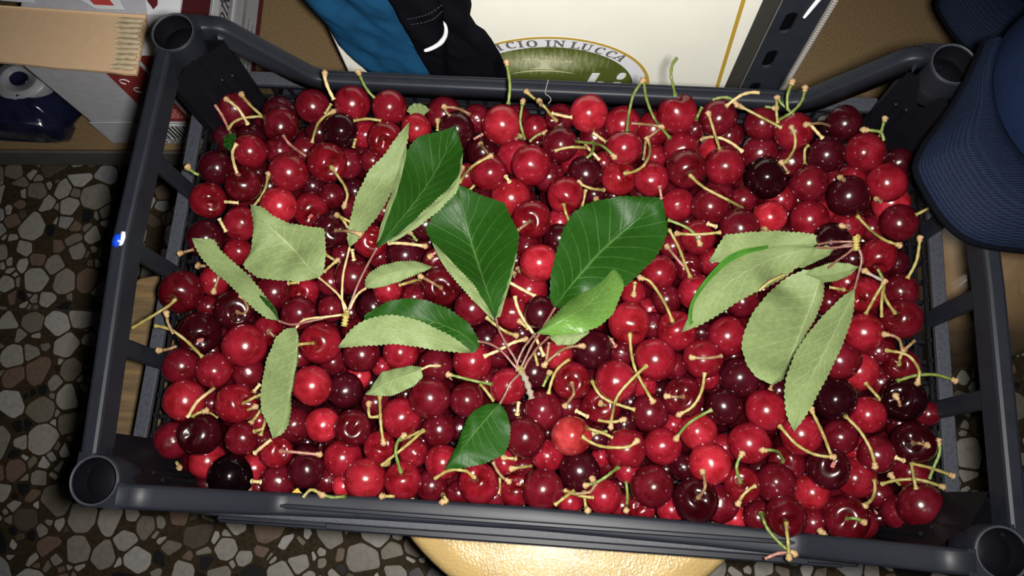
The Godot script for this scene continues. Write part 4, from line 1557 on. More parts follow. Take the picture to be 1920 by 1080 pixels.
# ---------------------------------------------------------------- the things, one by one
func list_cherries() -> void:
	ch(-220.8, 529.1, -119, 11.9, -63, -32, -70, "m", "dark red cherry with short stem, nearest front-right of the back left corner post")
	ch(-194.3, 516.6, -123.3, 12.3, 11, -99, -3, "d", "deep red cherry with long stem, nearest behind-left of the long narrow pale leaf")
	ch(-186.4, 531.5, -108.3, 11.9, 34, 13, 93, "m", "dark red cherry with short stem, nearest behind the broad pale leaf")
	ch(-167.8, 526.7, -125.4, 11.5, 44, -85, -29, "m", "dark red cherry with short stem, nearest behind-left of the long narrow pale leaf")
	ch(-139.8, 529, -127.3, 12.2, -65, -44, -63, "r", "red cherry with short stem, third behind the long narrow pale leaf")
	ch(-144.5, 532.1, -106, 11.4, -18, -96, 21, "k", "blackish red cherry, nearest behind-left of the long narrow pale leaf")
	ch(-213, 512.4, -105.2, 11, -97, -9, 21, "d", "deep red cherry, nearest front-right of the back left corner post")
	ch(-231.9, 511.1, -105.7, 9.4, -81, -25, -52, "d", "deep red cherry with short stem, nearest front-right of the back left corner post")
	ch(-204.6, 531.5, -87.7, 11.1, 39, -89, 24, "r", "red cherry with short stem, nearest behind the broad pale leaf")
	ch(-227.3, 526.7, -76.4, 11.7, -89, -43, -15, "d", "deep red cherry, nearest behind-left of the broad pale leaf")
	ch(-205.1, 531.5, -63.6, 11.9, -15, 92, -36, "ms", "dark red cherry with bare hollow, nearest behind-left of the broad pale leaf")
	ch(-190.1, 516, -95.5, 10, -35, 29, -89, "m", "dark red cherry, nearest behind the broad pale leaf")
	ch(-176.1, 531.5, -73.7, 12.8, 81, -39, -43, "r", "red cherry, nearest behind the broad pale leaf")
	ch(-176.1, 506.1, -101.5, 9.4, -17, -98, -1, "m", "dark red cherry with long stem, nearest behind-left of the long narrow pale leaf")
	ch(-151, 531.5, -82.4, 12.9, 52, 62, 59, "r", "red cherry with long stem, nearest behind-left of the long narrow pale leaf")
	ch(-142, 512.6, -89.8, 10.8, -60, 16, -78, "m", "dark red cherry, nearest behind-left of the long narrow pale leaf")
	ch(-227.3, 531.5, -51, 11.8, 54, 66, 52, "rs", "red cherry with bare hollow, nearest behind the narrow left-wall leaf")
	ch(-166.6, 507.5, -74.5, 8.5, -91, -14, -40, "d", "deep red cherry, second behind the broad pale leaf")
	ch(-152, 508.6, -67.5, 8.9, 45, -89, -7, "m", "dark red cherry, nearest left of the long narrow pale leaf")
	ch(-179.8, 530.3, -50.5, 11.8, 3, -97, 24, "b", "bright red cherry, nearest behind the broad pale leaf")
	ch(-162.8, 516.4, -53.4, 11.9, 28, 60, 75, "rs", "red cherry with bare hollow, nearest behind-right of the broad pale leaf")
	ch(-195.2, 512.3, -71, 8.5, 15, -97, -19, "d", "deep red cherry, nearest behind the broad pale leaf")
	ch(-137.9, 501.9, -74.1, 9.4, -86, -49, 16, "d", "deep red cherry, nearest left of the long narrow pale leaf")
	ch(-168.6, 502.9, -117.2, 9.6, -74, 29, -61, "d", "deep red cherry, nearest behind-left of the long narrow pale leaf")
	ch(-113.5, 531.5, -125.1, 11.6, 55, -61, 57, "r", "red cherry with short stem, second behind the long narrow pale leaf")
	ch(-131.2, 517.9, -110.1, 9.9, 7, -77, 63, "r", "red cherry with short stem, nearest behind the long narrow pale leaf")
	ch(-113.9, 530.3, -101.8, 11.9, 9, 80, 59, "rs", "red cherry with bare hollow, nearest behind the long narrow pale leaf")
	ch(-124.2, 518.6, -90.6, 8.2, -11, -66, 74, "m", "dark red cherry, nearest behind the long narrow pale leaf")
	ch(-94.7, 524.3, -113.5, 10, -56, -5, -82, "b", "bright red cherry, nearest behind the dark leaf with pale rims")
	ch(-77.4, 519.7, -127.5, 12, -33, -67, 66, "m", "dark red cherry with short stem, nearest behind the dark leaf with pale rims")
	ch(-66, 530, -111.3, 11.9, -73, -34, -59, "d", "deep red cherry with short stem, nearest behind-right of the dark leaf with pale rims")
	ch(-54.7, 519.5, -125, 9.8, 2, -78, -62, "m", "dark red cherry with short stem, nearest front-left of the tall knobbed back stem")
	ch(-35.6, 531.5, -115.8, 12.9, -52, -81, 26, "b", "bright red cherry with long stem, nearest in front of the tall knobbed back stem")
	ch(-27.3, 516.7, -128.1, 9.3, 69, -71, -10, "m", "dark red cherry, nearest in front of the tall knobbed back stem")
	ch(-13.9, 521.9, -119.1, 8.7, -31, -88, 37, "r", "red cherry, nearest front-right of the tall knobbed back stem")
	ch(2.7, 523.6, -126.6, 9.7, -34, 70, 63, "m", "dark red cherry with long stem, nearest front-right of the tall knobbed back stem")
	ch(-48.4, 513.8, -102.9, 11.5, -3, 9, -100, "d", "deep red cherry with short stem, second behind-right of the dark leaf with pale rims")
	ch(-26.6, 515.7, -99.9, 12.2, 63, -75, -20, "r", "red cherry with short stem, nearest behind-right of the dark diamond-shaped leaf")
	ch(-41.4, 534.7, -79.4, 11.5, -52, -57, 63, "r", "red cherry with short stem, nearest right of the dark leaf with pale rims")
	ch(-14.2, 531.5, -87.7, 13, -48, -55, 68, "r", "red cherry, nearest behind-right of the dark diamond-shaped leaf")
	ch(-58.6, 515.9, -84.1, 8.5, -89, -45, 7, "r", "red cherry with long stem, nearest right of the dark leaf with pale rims")
	ch(-2.6, 512.8, -88, 10.5, -32, -78, 54, "m", "dark red cherry, nearest behind-left of the largest dark glossy leaf")
	ch(-26.7, 522.7, -67.1, 12.8, -27, 4, -96, "b", "bright red cherry with short stem, nearest behind-right of the dark diamond-shaped leaf")
	ch(9.4, 531.2, -67.9, 11.7, -11, 43, 90, "r", "red cherry with short stem, nearest behind-left of the largest dark glossy leaf")
	ch(3.7, 530.3, -103.7, 11.9, 32, -79, -52, "m", "dark red cherry with short stem, nearest front-right of the tall knobbed back stem")
	ch(22, 531.5, -126.4, 12.7, -6, -1, -100, "b", "bright red cherry with short stem, nearest front-left of the tallest paired stems")
	ch(27.6, 511.7, -119.8, 10.4, -1, -95, -30, "m", "dark red cherry with short stem, nearest front-left of the tallest paired stems")
	ch(45.3, 525.2, -123.7, 11.8, -51, -85, -14, "r", "red cherry with long stem, nearest front-left of the tallest paired stems")
	ch(67.5, 512.9, -126.7, 11.7, 75, 3, -66, "r", "red cherry with short stem, nearest in front of the tallest paired stems")
	ch(81.1, 531.5, -129.3, 13.1, -15, 81, -57, "r", "red cherry with long stem, nearest front-right of the tallest paired stems")
	ch(95.5, 515.9, -126.7, 8.2, 59, -66, 47, "m", "dark red cherry with short stem, nearest front-right of the tallest paired stems")
	ch(108.1, 531.5, -127.8, 12.3, 65, -76, -8, "m", "dark red cherry with long stem, nearest front-right of the tall bare back stem")
	ch(119.4, 515.2, -123.2, 9.5, 0, -61, 79, "m", "dark red cherry, nearest front-right of the tall bare back stem")
	ch(138.7, 524.3, -128.7, 11.4, 85, -27, 45, "m", "dark red cherry with short stem, nearest front-right of the tall bare back stem")
	ch(15.4, 513.2, -99.4, 10.8, 14, -99, 9, "r", "red cherry, nearest behind-left of the largest dark glossy leaf")
	ch(45.9, 536.5, -100.5, 11.8, -6, 8, -100, "r", "red cherry with short stem, second in front of the tallest paired stems")
	ch(86.1, 519.2, -109.8, 11.8, -29, -20, -94, "r", "red cherry with long stem, second front-right of the tallest paired stems")
	ch(113.7, 497.3, -119.5, 11, -77, -62, 17, "b", "bright red cherry with long stem, nearest front-right of the tall bare back stem")
	ch(34.4, 513.1, -99.6, 7.8, 82, 11, -56, "r", "red cherry with short stem, nearest behind the largest dark glossy leaf")
	ch(22.1, 527.7, -84.9, 11.4, -78, -45, -44, "d", "deep red cherry with short stem, second behind the largest dark glossy leaf")
	ch(44.6, 519.9, -86.1, 11.7, 39, 92, -3, "b", "bright red cherry with long stem, nearest behind the largest dark glossy leaf")
	ch(65.3, 527.6, -83.4, 11.5, 7, -99, -15, "r", "red cherry with short stem, nearest behind-right of the largest dark glossy leaf")
	ch(69.3, 511.3, -106.7, 8.4, -24, -19, -95, "r", "red cherry with short stem, third in front of the tallest paired stems")
	ch(87.3, 531.5, -90.4, 12.7, 15, 65, 74, "m", "dark red cherry with long stem, nearest behind-right of the largest dark glossy leaf")
	ch(112.5, 531.5, -92.9, 12.6, 19, -73, -65, "r", "red cherry, nearest front-right of the tallest paired stems")
	ch(141.9, 506, -116.1, 12.5, 67, -48, 57, "m", "dark red cherry with long stem, second front-right of the tall bare back stem")
	ch(139.3, 531.5, -86.5, 13.6, 95, -10, -29, "k", "blackish red cherry with short stem, nearest behind the pale leaf with bright green rim")
	ch(83.6, 522.7, -68, 10.7, 60, -59, -54, "r", "red cherry with long stem, nearest behind-right of the largest dark glossy leaf")
	ch(112, 513.6, -82, 9.9, 3, -97, 22, "m", "dark red cherry, second behind the pale leaf with bright green rim")
	ch(104, 528, -66.3, 12, -76, -55, 34, "m", "dark red cherry, second behind-left of the pale leaf with bright green rim")
	ch(28.6, 512.3, -76.4, 8.3, 38, -8, -92, "d", "deep red cherry with short stem, nearest behind the largest dark glossy leaf")
	ch(129.2, 512.7, -78.2, 9.1, -37, -68, 64, "m", "dark red cherry, nearest behind the pale leaf with bright green rim")
	ch(157, 532.9, -119.7, 12.3, 94, 9, -32, "r", "red cherry with long stem, nearest front-right of the tall bare back stem")
	ch(191.8, 529.1, -129.1, 11.2, -28, -24, -93, "d", "deep red cherry, second behind-left of the woven cap brim")
	ch(187.9, 511.1, -134.9, 9.3, 7, 87, 49, "k", "blackish red cherry with short stem, nearest behind-left of the woven cap brim")
	ch(178.3, 531.5, -105.1, 12, 20, -80, 57, "d", "deep red cherry with short stem, nearest behind right sprig's yellow spur")
	ch(203.5, 531.5, -108.1, 12.5, 10, -97, -22, "r", "red cherry with short stem, nearest left of the woven cap brim")
	ch(228.5, 523.1, -105.6, 9.4, 51, -65, 56, "d", "deep red cherry, nearest behind-left of the woven cap brim")
	ch(159.7, 518.1, -104.8, 10.1, 28, -87, -42, "m", "dark red cherry with long stem, nearest behind-left of the right sprig's yellow spur")
	ch(166.8, 531.5, -84.2, 11.9, -65, -7, -76, "m", "dark red cherry with short stem, nearest behind-left of the right sprig's yellow spur")
	ch(201.1, 515.3, -96.1, 9.3, -61, -23, -76, "r", "red cherry with short stem, nearest behind right sprig's yellow spur")
	ch(216.1, 531.5, -87.3, 12.4, 86, -45, 22, "r", "red cherry, nearest left of the woven cap brim")
	ch(191, 533.1, -76, 12.9, -23, -77, 60, "d", "deep red cherry, nearest behind right sprig's yellow spur")
	ch(193.8, 501.9, -100, 7.7, 73, -69, -3, "m", "dark red cherry, nearest behind right sprig's yellow spur")
	ch(153.2, 516.1, -78.5, 10.2, -76, -54, -37, "r", "red cherry, nearest behind the pale leaf with bright green rim")
	ch(226.5, 512.6, -80.3, 11.9, 27, -60, -75, "b", "bright red cherry with short stem, nearest front-left of the woven cap brim")
	ch(-204.2, 527.9, -37.1, 11.4, -68, -44, -58, "r", "red cherry with short stem, nearest behind-left of the broad pale leaf")
	ch(-227, 526.7, -26.1, 11.8, -70, -18, 70, "d", "deep red cherry with short stem, nearest behind-left of the narrow left-wall leaf")
	ch(-206.8, 519, -20.4, 9.1, -92, 17, -35, "r", "red cherry, nearest behind the narrow left-wall leaf")
	ch(-142.5, 529.7, -35.1, 12, 55, 80, 23, "d", "deep red cherry with short stem, nearest right of the broad pale leaf")
	ch(-132.8, 515.2, -56.7, 9.1, 68, -71, -19, "m", "dark red cherry with short stem, nearest front-left of the long narrow pale leaf")
	ch(-116.3, 528.5, -29.4, 10.9, 33, 89, 31, "rs", "red cherry with bare hollow, nearest behind-left of the small pale leaf of left sprig")
	ch(-234.4, 531.5, 12.1, 13.4, 6, 73, 68, "m", "dark red cherry with long stem, nearest left of the narrow left-wall leaf")
	ch(-217, 524.3, 1.7, 9.5, -66, -43, 61, "r", "red cherry with short stem, nearest left of the narrow left-wall leaf")
	ch(-174.9, 528.5, 8, 10.8, -98, -20, -2, "m", "dark red cherry with short stem, nearest right of the narrow left-wall leaf")
	ch(-157, 522.5, 4.9, 9.2, -28, 77, 58, "rs", "red cherry with bare hollow, nearest in front of the broad pale leaf")
	ch(-124.7, 528.5, -4.7, 12.1, -7, -8, -99, "m", "dark red cherry with short stem, nearest left of the small pale leaf of left sprig")
	ch(-142, 518.9, -3.3, 9.2, -7, -63, -77, "m", "dark red cherry with short stem, nearest behind left sprig's yellow spur")
	ch(-220.9, 519, 18.3, 7.5, -5, -86, 50, "m", "dark red cherry, nearest front-left of the narrow left-wall leaf")
	ch(-197.6, 531.5, 22.4, 12.7, 50, 82, 28, "d", "deep red cherry with short stem, nearest in front of the narrow left-wall leaf")
	ch(-156.2, 531.1, 21.7, 11, -71, 4, -70, "m", "dark red cherry, nearest left of the left sprig's yellow spur")
	ch(-137.8, 523.1, 15.8, 8.8, -28, -13, -95, "m", "dark red cherry, nearest behind-left of the left sprig's yellow spur")
	ch(-137.3, 514.7, -23.3, 7.5, -38, -33, -87, "m", "dark red cherry with short stem, nearest right of the broad pale leaf")
	ch(-111.3, 520.7, -54.2, 8.4, -43, -89, 15, "m", "dark red cherry, nearest in front of the long narrow pale leaf")
	ch(-71.1, 523.1, -62.6, 8.9, -20, -61, 77, "r", "red cherry, nearest front-right of the dark leaf with pale rims")
	ch(-82.7, 520.7, -46.3, 11.1, 13, -93, 33, "d", "deep red cherry, nearest in front of the dark leaf with pale rims")
	ch(-112.8, 511.9, -24.4, 8, -85, 13, -50, "m", "dark red cherry, nearest behind-left of the small pale leaf of left sprig")
	ch(-93.3, 525.5, -22.5, 11.3, -67, -33, 66, "d", "deep red cherry with short stem, nearest behind the small pale leaf of left sprig")
	ch(-99.8, 515.9, -37.6, 8.4, -84, -46, 28, "d", "deep red cherry with short stem, second behind the small pale leaf of left sprig")
	ch(-72.5, 523.1, -19.8, 8.9, 51, 69, 52, "ms", "dark red cherry with bare hollow, nearest right of the small pale leaf of left sprig")
	ch(-66.8, 531.5, -1.2, 12.5, 15, 92, 36, "m", "dark red cherry with short stem, nearest right of the small pale leaf of left sprig")
	ch(-101.2, 529.8, 2.4, 9.4, 17, -96, -21, "r", "red cherry, nearest front-left of the small pale leaf of left sprig")
	ch(-87.1, 513.9, -4.8, 7.7, -24, -35, -91, "m", "dark red cherry with short stem, nearest front-right of the small pale leaf of left sprig")
	ch(-84.5, 524.2, 5.2, 8.1, -98, -4, 19, "m", "dark red cherry, nearest behind the two-tone folded leaf")
	ch(-112, 518.2, 11.6, 10.2, 83, -55, -11, "d", "deep red cherry, nearest behind-right of the left sprig's yellow spur")
	ch(-45.5, 530.3, 11.6, 11.3, -84, -51, 19, "m", "dark red cherry with short stem, nearest right of the two-tone folded leaf")
	ch(-11.6, 533.8, -48.7, 12.5, -12, 88, 46, "r", "red cherry with short stem, nearest right of the dark diamond-shaped leaf")
	ch(6.7, 518.8, -52.7, 9.4, -34, -78, 53, "r", "red cherry, nearest left of the largest dark glossy leaf")
	ch(6.7, 529, -38.4, 9.4, -72, -67, 16, "d", "deep red cherry, nearest left of the largest dark glossy leaf")
	ch(-5.4, 531.5, -20.4, 12.1, 77, -53, -37, "b", "bright red cherry with short stem, nearest behind-left of the bright shiny green leaf")
	ch(-14.3, 520.2, -34.7, 8.6, -13, -99, 12, "m", "dark red cherry, nearest right of the dark diamond-shaped leaf")
	ch(-11.3, 513.7, -7.4, 12.3, -23, -65, 72, "r", "red cherry with short stem, nearest left of the bright shiny green leaf")
	ch(-20.7, 521.6, 11.4, 10.5, -3, -90, -43, "r", "red cherry, nearest behind middle sprig's grey spur")
	ch(-2.7, 531, 12.5, 10.2, 37, -18, -91, "d", "deep red cherry, nearest left of the bright shiny green leaf")
	ch(121.9, 530.9, -51, 12.7, 41, -83, -37, "m", "dark red cherry with long stem, nearest behind the pale leaf with bright green rim")
	ch(141.9, 529.7, -60.1, 10.8, -25, -14, -96, "b", "bright red cherry with short stem, nearest behind the pale leaf with bright green rim")
	ch(95.5, 531.5, -43.2, 11.2, 74, 1, -67, "r", "red cherry with short stem, nearest behind-left of the pale leaf with bright green rim")
	ch(81.2, 520, -40.2, 8.7, -56, -76, -32, "m", "dark red cherry, nearest right of the largest dark glossy leaf")
	ch(71.5, 530.9, -18.4, 11, 4, -98, 17, "r", "red cherry, nearest front-right of the largest dark glossy leaf")
	ch(90.9, 523.5, -25.3, 9.3, 6, 92, 38, "ms", "dark red cherry with bare hollow, nearest left of the pale leaf with bright green rim")
	ch(107.2, 520.4, -30.9, 9.4, -50, -12, -86, "r", "red cherry, nearest behind-left of the pale leaf with bright green rim")
	ch(95.4, 529.2, -7.4, 11.4, -34, -94, -2, "r", "red cherry with long stem, nearest left of the pale leaf with bright green rim")
	ch(78, 519.6, -4.4, 9.5, 40, -39, 83, "m", "dark red cherry, nearest front-right of the largest dark glossy leaf")
	ch(56.1, 524.3, -5.8, 8.1, -18, -23, -96, "r", "red cherry with short stem, nearest right of the bright shiny green leaf")
	ch(53.5, 531.5, 15.4, 12.9, 2, 55, 83, "b", "bright red cherry with long stem, nearest front-right of the bright shiny green leaf")
	ch(68.6, 507.9, 0.4, 7.5, 20, -96, -19, "r", "red cherry, nearest right of the bright shiny green leaf")
	ch(168.2, 524.9, -61.9, 12.1, 92, -40, 5, "r", "red cherry, second behind-left of the right sprig's yellow spur")
	ch(180.9, 515.5, -71.2, 7.4, 23, -39, -89, "r", "red cherry, nearest behind-left of the right sprig's yellow spur")
	ch(195.8, 517.3, -60.5, 11.3, -22, -89, -39, "r", "red cherry with long stem, nearest behind-left of the right sprig's yellow spur")
	ch(178.8, 533.7, -43.9, 12.1, -12, -89, -44, "k", "blackish red cherry, nearest left of the right sprig's yellow spur")
	ch(223, 531.5, -60.1, 11.8, -58, -77, 27, "m", "dark red cherry with short stem, nearest behind-right of the right sprig's yellow spur")
	ch(213.4, 512.8, -62.3, 8.2, -29, -90, 32, "m", "dark red cherry, nearest behind-right of the right sprig's yellow spur")
	ch(209.1, 530.9, -37.4, 11, -21, 45, 87, "rs", "red cherry with bare hollow, nearest front-right of the right sprig's yellow spur")
	ch(224, 520.5, -36.8, 8.5, 10, -64, 77, "d", "deep red cherry, nearest front-right of the right sprig's yellow spur")
	ch(224.2, 525.7, -16.5, 10.4, 5, -58, -81, "m", "dark red cherry with long stem, nearest front-right of the right sprig's yellow spur")
	ch(199.3, 513.5, -40.5, 8.2, 11, -75, 65, "d", "deep red cherry, nearest in front of the right sprig's yellow spur")
	ch(194.7, 514.5, -24.1, 9.5, 92, -36, -17, "r", "red cherry with short stem, nearest in front of the right sprig's yellow spur")
	ch(200.2, 528.5, -12.3, 10.9, -58, 60, 55, "rs", "red cherry with bare hollow, nearest in front of the right sprig's yellow spur")
	ch(125.1, 525.5, -4.3, 10.7, -41, -20, -89, "m", "dark red cherry, nearest in front of the pale leaf with bright green rim")
	ch(220.9, 532.5, 3.2, 12.2, -73, 65, -22, "m", "dark red cherry with short stem, nearest front-right of the right sprig's yellow spur")
	ch(-218.7, 530.3, 38.3, 13.3, 45, 70, 55, "ds", "deep red cherry with bare hollow, nearest front-left of the narrow left-wall leaf")
	ch(-187.4, 531.5, 44.8, 13.6, -96, -27, 10, "r", "red cherry, nearest behind-left of the lowest pale leaf of left sprig")
	ch(-179.6, 516.4, 31.3, 9.6, 76, 37, 53, "r", "red cherry with short stem, nearest behind the lowest pale leaf of left sprig")
	ch(-227.1, 529.7, 59.9, 11, -58, -40, 71, "m", "dark red cherry, nearest left of the lowest pale leaf of left sprig")
	ch(-204.8, 531.5, 61.3, 11.2, 83, -53, -14, "r", "red cherry with long stem, nearest left of the lowest pale leaf of left sprig")
	ch(-189.7, 514.8, 59.2, 10.2, -27, -95, -15, "m", "dark red cherry with short stem, nearest left of the lowest pale leaf of left sprig")
	ch(-220, 531.5, 81.4, 12.7, -89, -11, 44, "b", "bright red cherry with long stem, nearest behind-left of the almost black front cherry")
	ch(-188.2, 530.9, 81, 12.2, 78, 63, 5, "r", "red cherry with short stem, second front-left of the lowest pale leaf of left sprig")
	ch(-210, 515, 80.6, 8, -79, -1, 61, "m", "dark red cherry with short stem, second left of the lowest pale leaf of left sprig")
	ch(-139.3, 531.5, 40.3, 12.9, -25, 95, 18, "r", "red cherry with short stem, nearest front-left of the left sprig's yellow spur")
	ch(-140.5, 535.1, 67.7, 12.4, -81, -20, 55, "b", "bright red cherry, nearest right of the lowest pale leaf of left sprig")
	ch(-123, 521.8, 67.8, 11.3, 25, -90, 37, "d", "deep red cherry, nearest left of the small lone pale leaf")
	ch(-135.2, 514.1, 49.1, 8.4, -22, -90, 38, "m", "dark red cherry, nearest in front of the left sprig's yellow spur")
	ch(-155.8, 519.5, 47.7, 7.3, 78, -34, -53, "m", "dark red cherry, nearest behind-right of the lowest pale leaf of left sprig")
	ch(-113.3, 527.9, 45.1, 11.4, -73, -67, 9, "m", "dark red cherry, nearest front-right of the left sprig's yellow spur")
	ch(-118.5, 508.2, 56.7, 8.1, 4, -80, -60, "b", "bright red cherry, nearest left of the small lone pale leaf")
	ch(-151.8, 524.5, 91.8, 10.9, 28, -68, -68, "m", "dark red cherry, nearest in front of the lowest pale leaf of left sprig")
	ch(-132.3, 528.7, 90.7, 10.4, -95, -2, 30, "b", "bright red cherry, nearest front-right of the lowest pale leaf of left sprig")
	ch(-112.6, 533.3, 91.8, 11.3, 25, 97, 8, "ms", "dark red cherry with bare hollow, nearest front-left of the small lone pale leaf")
	ch(-102.1, 516.6, 50.4, 6.6, 3, -16, -99, "r", "red cherry, nearest behind-left of the small lone pale leaf")
	ch(-184.4, 507.9, 73.9, 8.1, -10, -98, 16, "d", "deep red cherry, nearest front-left of the lowest pale leaf of left sprig")
	ch(-88.8, 527.9, 42.2, 11.1, -70, -69, -21, "r", "red cherry, nearest in front of the two-tone folded leaf")
	ch(-66, 527, 49.1, 10.5, 12, -63, -77, "m", "dark red cherry, nearest right of the small lone pale leaf")
	ch(-42.8, 530.3, 45.7, 12.1, -43, -82, -39, "r", "red cherry with long stem, nearest left of the middle sprig's grey spur")
	ch(-35.9, 517.6, 28.4, 10.2, 79, -52, 32, "d", "deep red cherry, nearest behind-left of the middle sprig's grey spur")
	ch(-23.8, 529.6, 33.5, 8.9, -49, -16, -86, "m", "dark red cherry, second behind-left of the middle sprig's grey spur")
	ch(-28.3, 505.2, 37.4, 8.2, -76, -59, -28, "m", "dark red cherry, nearest behind-left of the middle sprig's grey spur")
	ch(-19.5, 531.5, 60, 11.2, 68, -56, -47, "r", "red cherry, nearest left of the middle sprig's grey spur")
	ch(-33.6, 519.3, 56.5, 7.2, -55, -76, -34, "m", "dark red cherry with long stem, nearest left of the middle sprig's grey spur")
	ch(-4, 524.7, 49.1, 10.3, -61, -78, -9, "d", "deep red cherry with short stem, nearest behind-right of the middle sprig's grey spur")
	ch(19.3, 530.9, 54.1, 11.8, 1, 95, 31, "r", "red cherry with short stem, nearest right of the middle sprig's grey spur")
	ch(-66.5, 534.4, 70.5, 12.7, -95, -23, -20, "m", "dark red cherry, nearest front-right of the small lone pale leaf")
	ch(-44.3, 529.7, 69.8, 10.8, 47, -88, 0, "m", "dark red cherry, nearest behind the small dark pear-shaped leaf")
	ch(-84.8, 526.5, 82.6, 12.3, -67, -47, 58, "r", "red cherry with short stem, nearest in front of the small lone pale leaf")
	ch(-102.5, 523.1, 74, 8.5, 16, -31, 94, "m", "dark red cherry with long stem, nearest front-left of the small lone pale leaf")
	ch(3, 525.7, 72.7, 12.2, -34, -88, -34, "m", "dark red cherry with long stem, nearest front-right of the middle sprig's grey spur")
	ch(-14.5, 519.3, 73.5, 7.8, -34, -94, -4, "d", "deep red cherry with short stem, nearest in front of the middle sprig's grey spur")
	ch(-13.8, 510.7, 22, 7.4, 17, -38, -91, "d", "deep red cherry with short stem, nearest behind middle sprig's grey spur")
	ch(10, 524.3, 36.9, 9.3, 40, -58, 71, "b", "bright red cherry with short stem, nearest behind-right of the middle sprig's grey spur")
	ch(-2.1, 513.7, 35.8, 7.3, 4, -84, -55, "d", "deep red cherry with long stem, nearest behind-right of the middle sprig's grey spur")
	ch(31.4, 530.9, 33.6, 12.6, 43, -29, -85, "d", "deep red cherry, nearest in front of the bright shiny green leaf")
	ch(-14.7, 516.4, 39.9, 7.3, -34, -94, -2, "d", "deep red cherry, nearest behind middle sprig's grey spur")
	ch(69.8, 517.6, 13.2, 8.7, 6, -100, -6, "m", "dark red cherry, nearest right of the bright shiny green leaf")
	ch(83.4, 530.2, 18.7, 12.1, -42, 78, -46, "r", "red cherry with long stem, nearest front-left of the pale leaf with bright green rim")
	ch(114.5, 529.5, 20, 12.2, 74, -35, -58, "r", "red cherry, nearest in front of the pale leaf with bright green rim")
	ch(69.9, 532.8, 37.8, 13.2, -84, -47, 27, "r", "red cherry with long stem, nearest front-right of the bright shiny green leaf")
	ch(50.2, 520.7, 33.1, 8.2, 4, -94, -34, "m", "dark red cherry with short stem, nearest front-right of the bright shiny green leaf")
	ch(46, 535, 53.2, 12.8, -12, -84, -53, "r", "red cherry, nearest in front of the bright shiny green leaf")
	ch(98.9, 533.5, 35.8, 12, 59, -80, -12, "r", "red cherry with short stem, nearest front-left of the pale leaf with bright green rim")
	ch(84, 518, 39.1, 8.2, 24, -41, -88, "m", "dark red cherry, nearest front-right of the bright shiny green leaf")
	ch(105.3, 517.8, 44.8, 7.8, 65, -36, 67, "r", "red cherry with long stem, nearest front-left of the widest right-sprig leaf")
	ch(123.1, 527.6, 45.4, 12.5, -19, -87, -45, "d", "deep red cherry, nearest front-left of the widest right-sprig leaf")
	ch(39.2, 517.1, 66.4, 12.2, -4, 100, 5, "rs", "red cherry with bare hollow, nearest right of the middle sprig's grey spur")
	ch(65.3, 522.2, 53.5, 7.8, -9, -22, -97, "r", "red cherry, nearest front-right of the bright shiny green leaf")
	ch(67.4, 530.3, 70.4, 11.5, 52, -32, 79, "m", "dark red cherry with long stem, nearest right of the middle sprig's grey spur")
	ch(87.8, 530.9, 59.9, 12.4, -19, 98, 9, "m", "dark red cherry with short stem, nearest front-left of the widest right-sprig leaf")
	ch(111.7, 531.7, 64, 11.3, 76, -1, -65, "d", "deep red cherry with long stem, nearest front-left of the widest right-sprig leaf")
	ch(137.7, 531.5, 64.7, 12, -42, -70, -58, "r", "red cherry with long stem, nearest front-left of the lowest right-sprig leaf")
	ch(19.1, 515.7, 68.2, 8.6, -84, -42, 35, "m", "dark red cherry with short stem, nearest front-right of the middle sprig's grey spur")
	ch(100.8, 518.3, 15.9, 7.2, -41, -89, 18, "d", "deep red cherry, nearest front-left of the pale leaf with bright green rim")
	ch(57.5, 513.4, 62.7, 8.2, 69, -28, -66, "d", "deep red cherry, nearest right of the middle sprig's grey spur")
	ch(197.5, 531.5, 13.1, 11.8, 60, -37, -70, "r", "red cherry with long stem, nearest behind-right of the lowest right-sprig leaf")
	ch(213, 514.9, 20.6, 9.3, 88, 23, -42, "m", "dark red cherry with long stem, nearest right of the lowest right-sprig leaf")
	ch(182.1, 532.7, 31.9, 11.7, 71, 8, -70, "m", "dark red cherry, nearest right of the lowest right-sprig leaf")
	ch(198.8, 518.5, 34.5, 12, -48, -59, 65, "b", "bright red cherry with short stem, nearest right of the lowest right-sprig leaf")
	ch(222, 526.4, 31.5, 10.3, -58, 81, 1, "m", "dark red cherry with short stem, nearest right of the lowest right-sprig leaf")
	ch(216.2, 508.3, 39, 10, 37, -76, 53, "m", "dark red cherry with long stem, second right of the lowest right-sprig leaf")
	ch(178.2, 532.3, 55.5, 12.9, 2, -13, -99, "k", "blackish red cherry with long stem, nearest in front of the lowest right-sprig leaf")
	ch(219.4, 531.5, 52.6, 13.1, -68, 73, 12, "ks", "blackish red cherry with bare hollow, nearest front-right of the lowest right-sprig leaf")
	ch(198.7, 528.5, 63.2, 10.9, 73, -67, -12, "r", "red cherry, nearest front-right of the lowest right-sprig leaf")
	ch(148.1, 521.9, 51, 6.7, 25, -49, -83, "d", "deep red cherry with short stem, nearest front-left of the lowest right-sprig leaf")
	ch(158.7, 529.7, 77.6, 12.4, 4, -48, -88, "r", "red cherry, nearest in front of the lowest right-sprig leaf")
	ch(237.4, 523.1, 59.3, 7.3, -63, -77, 9, "m", "dark red cherry, nearest front-right of the lowest right-sprig leaf")
	ch(-227.2, 523.5, 105.9, 11.5, -65, -74, 19, "m", "dark red cherry, nearest behind-left of the almost black front cherry")
	ch(-206.7, 532.1, 101.4, 12.8, -15, 98, 10, "ds", "deep red cherry with bare hollow, nearest behind-left of the almost black front cherry")
	ch(-180.7, 531.5, 102.4, 10, 18, -80, -57, "m", "dark red cherry with short stem, nearest behind the almost black front cherry")
	ch(-206.2, 515.8, 116.8, 11.2, -94, -12, 33, "b", "bright red cherry, nearest behind-left of the almost black front cherry")
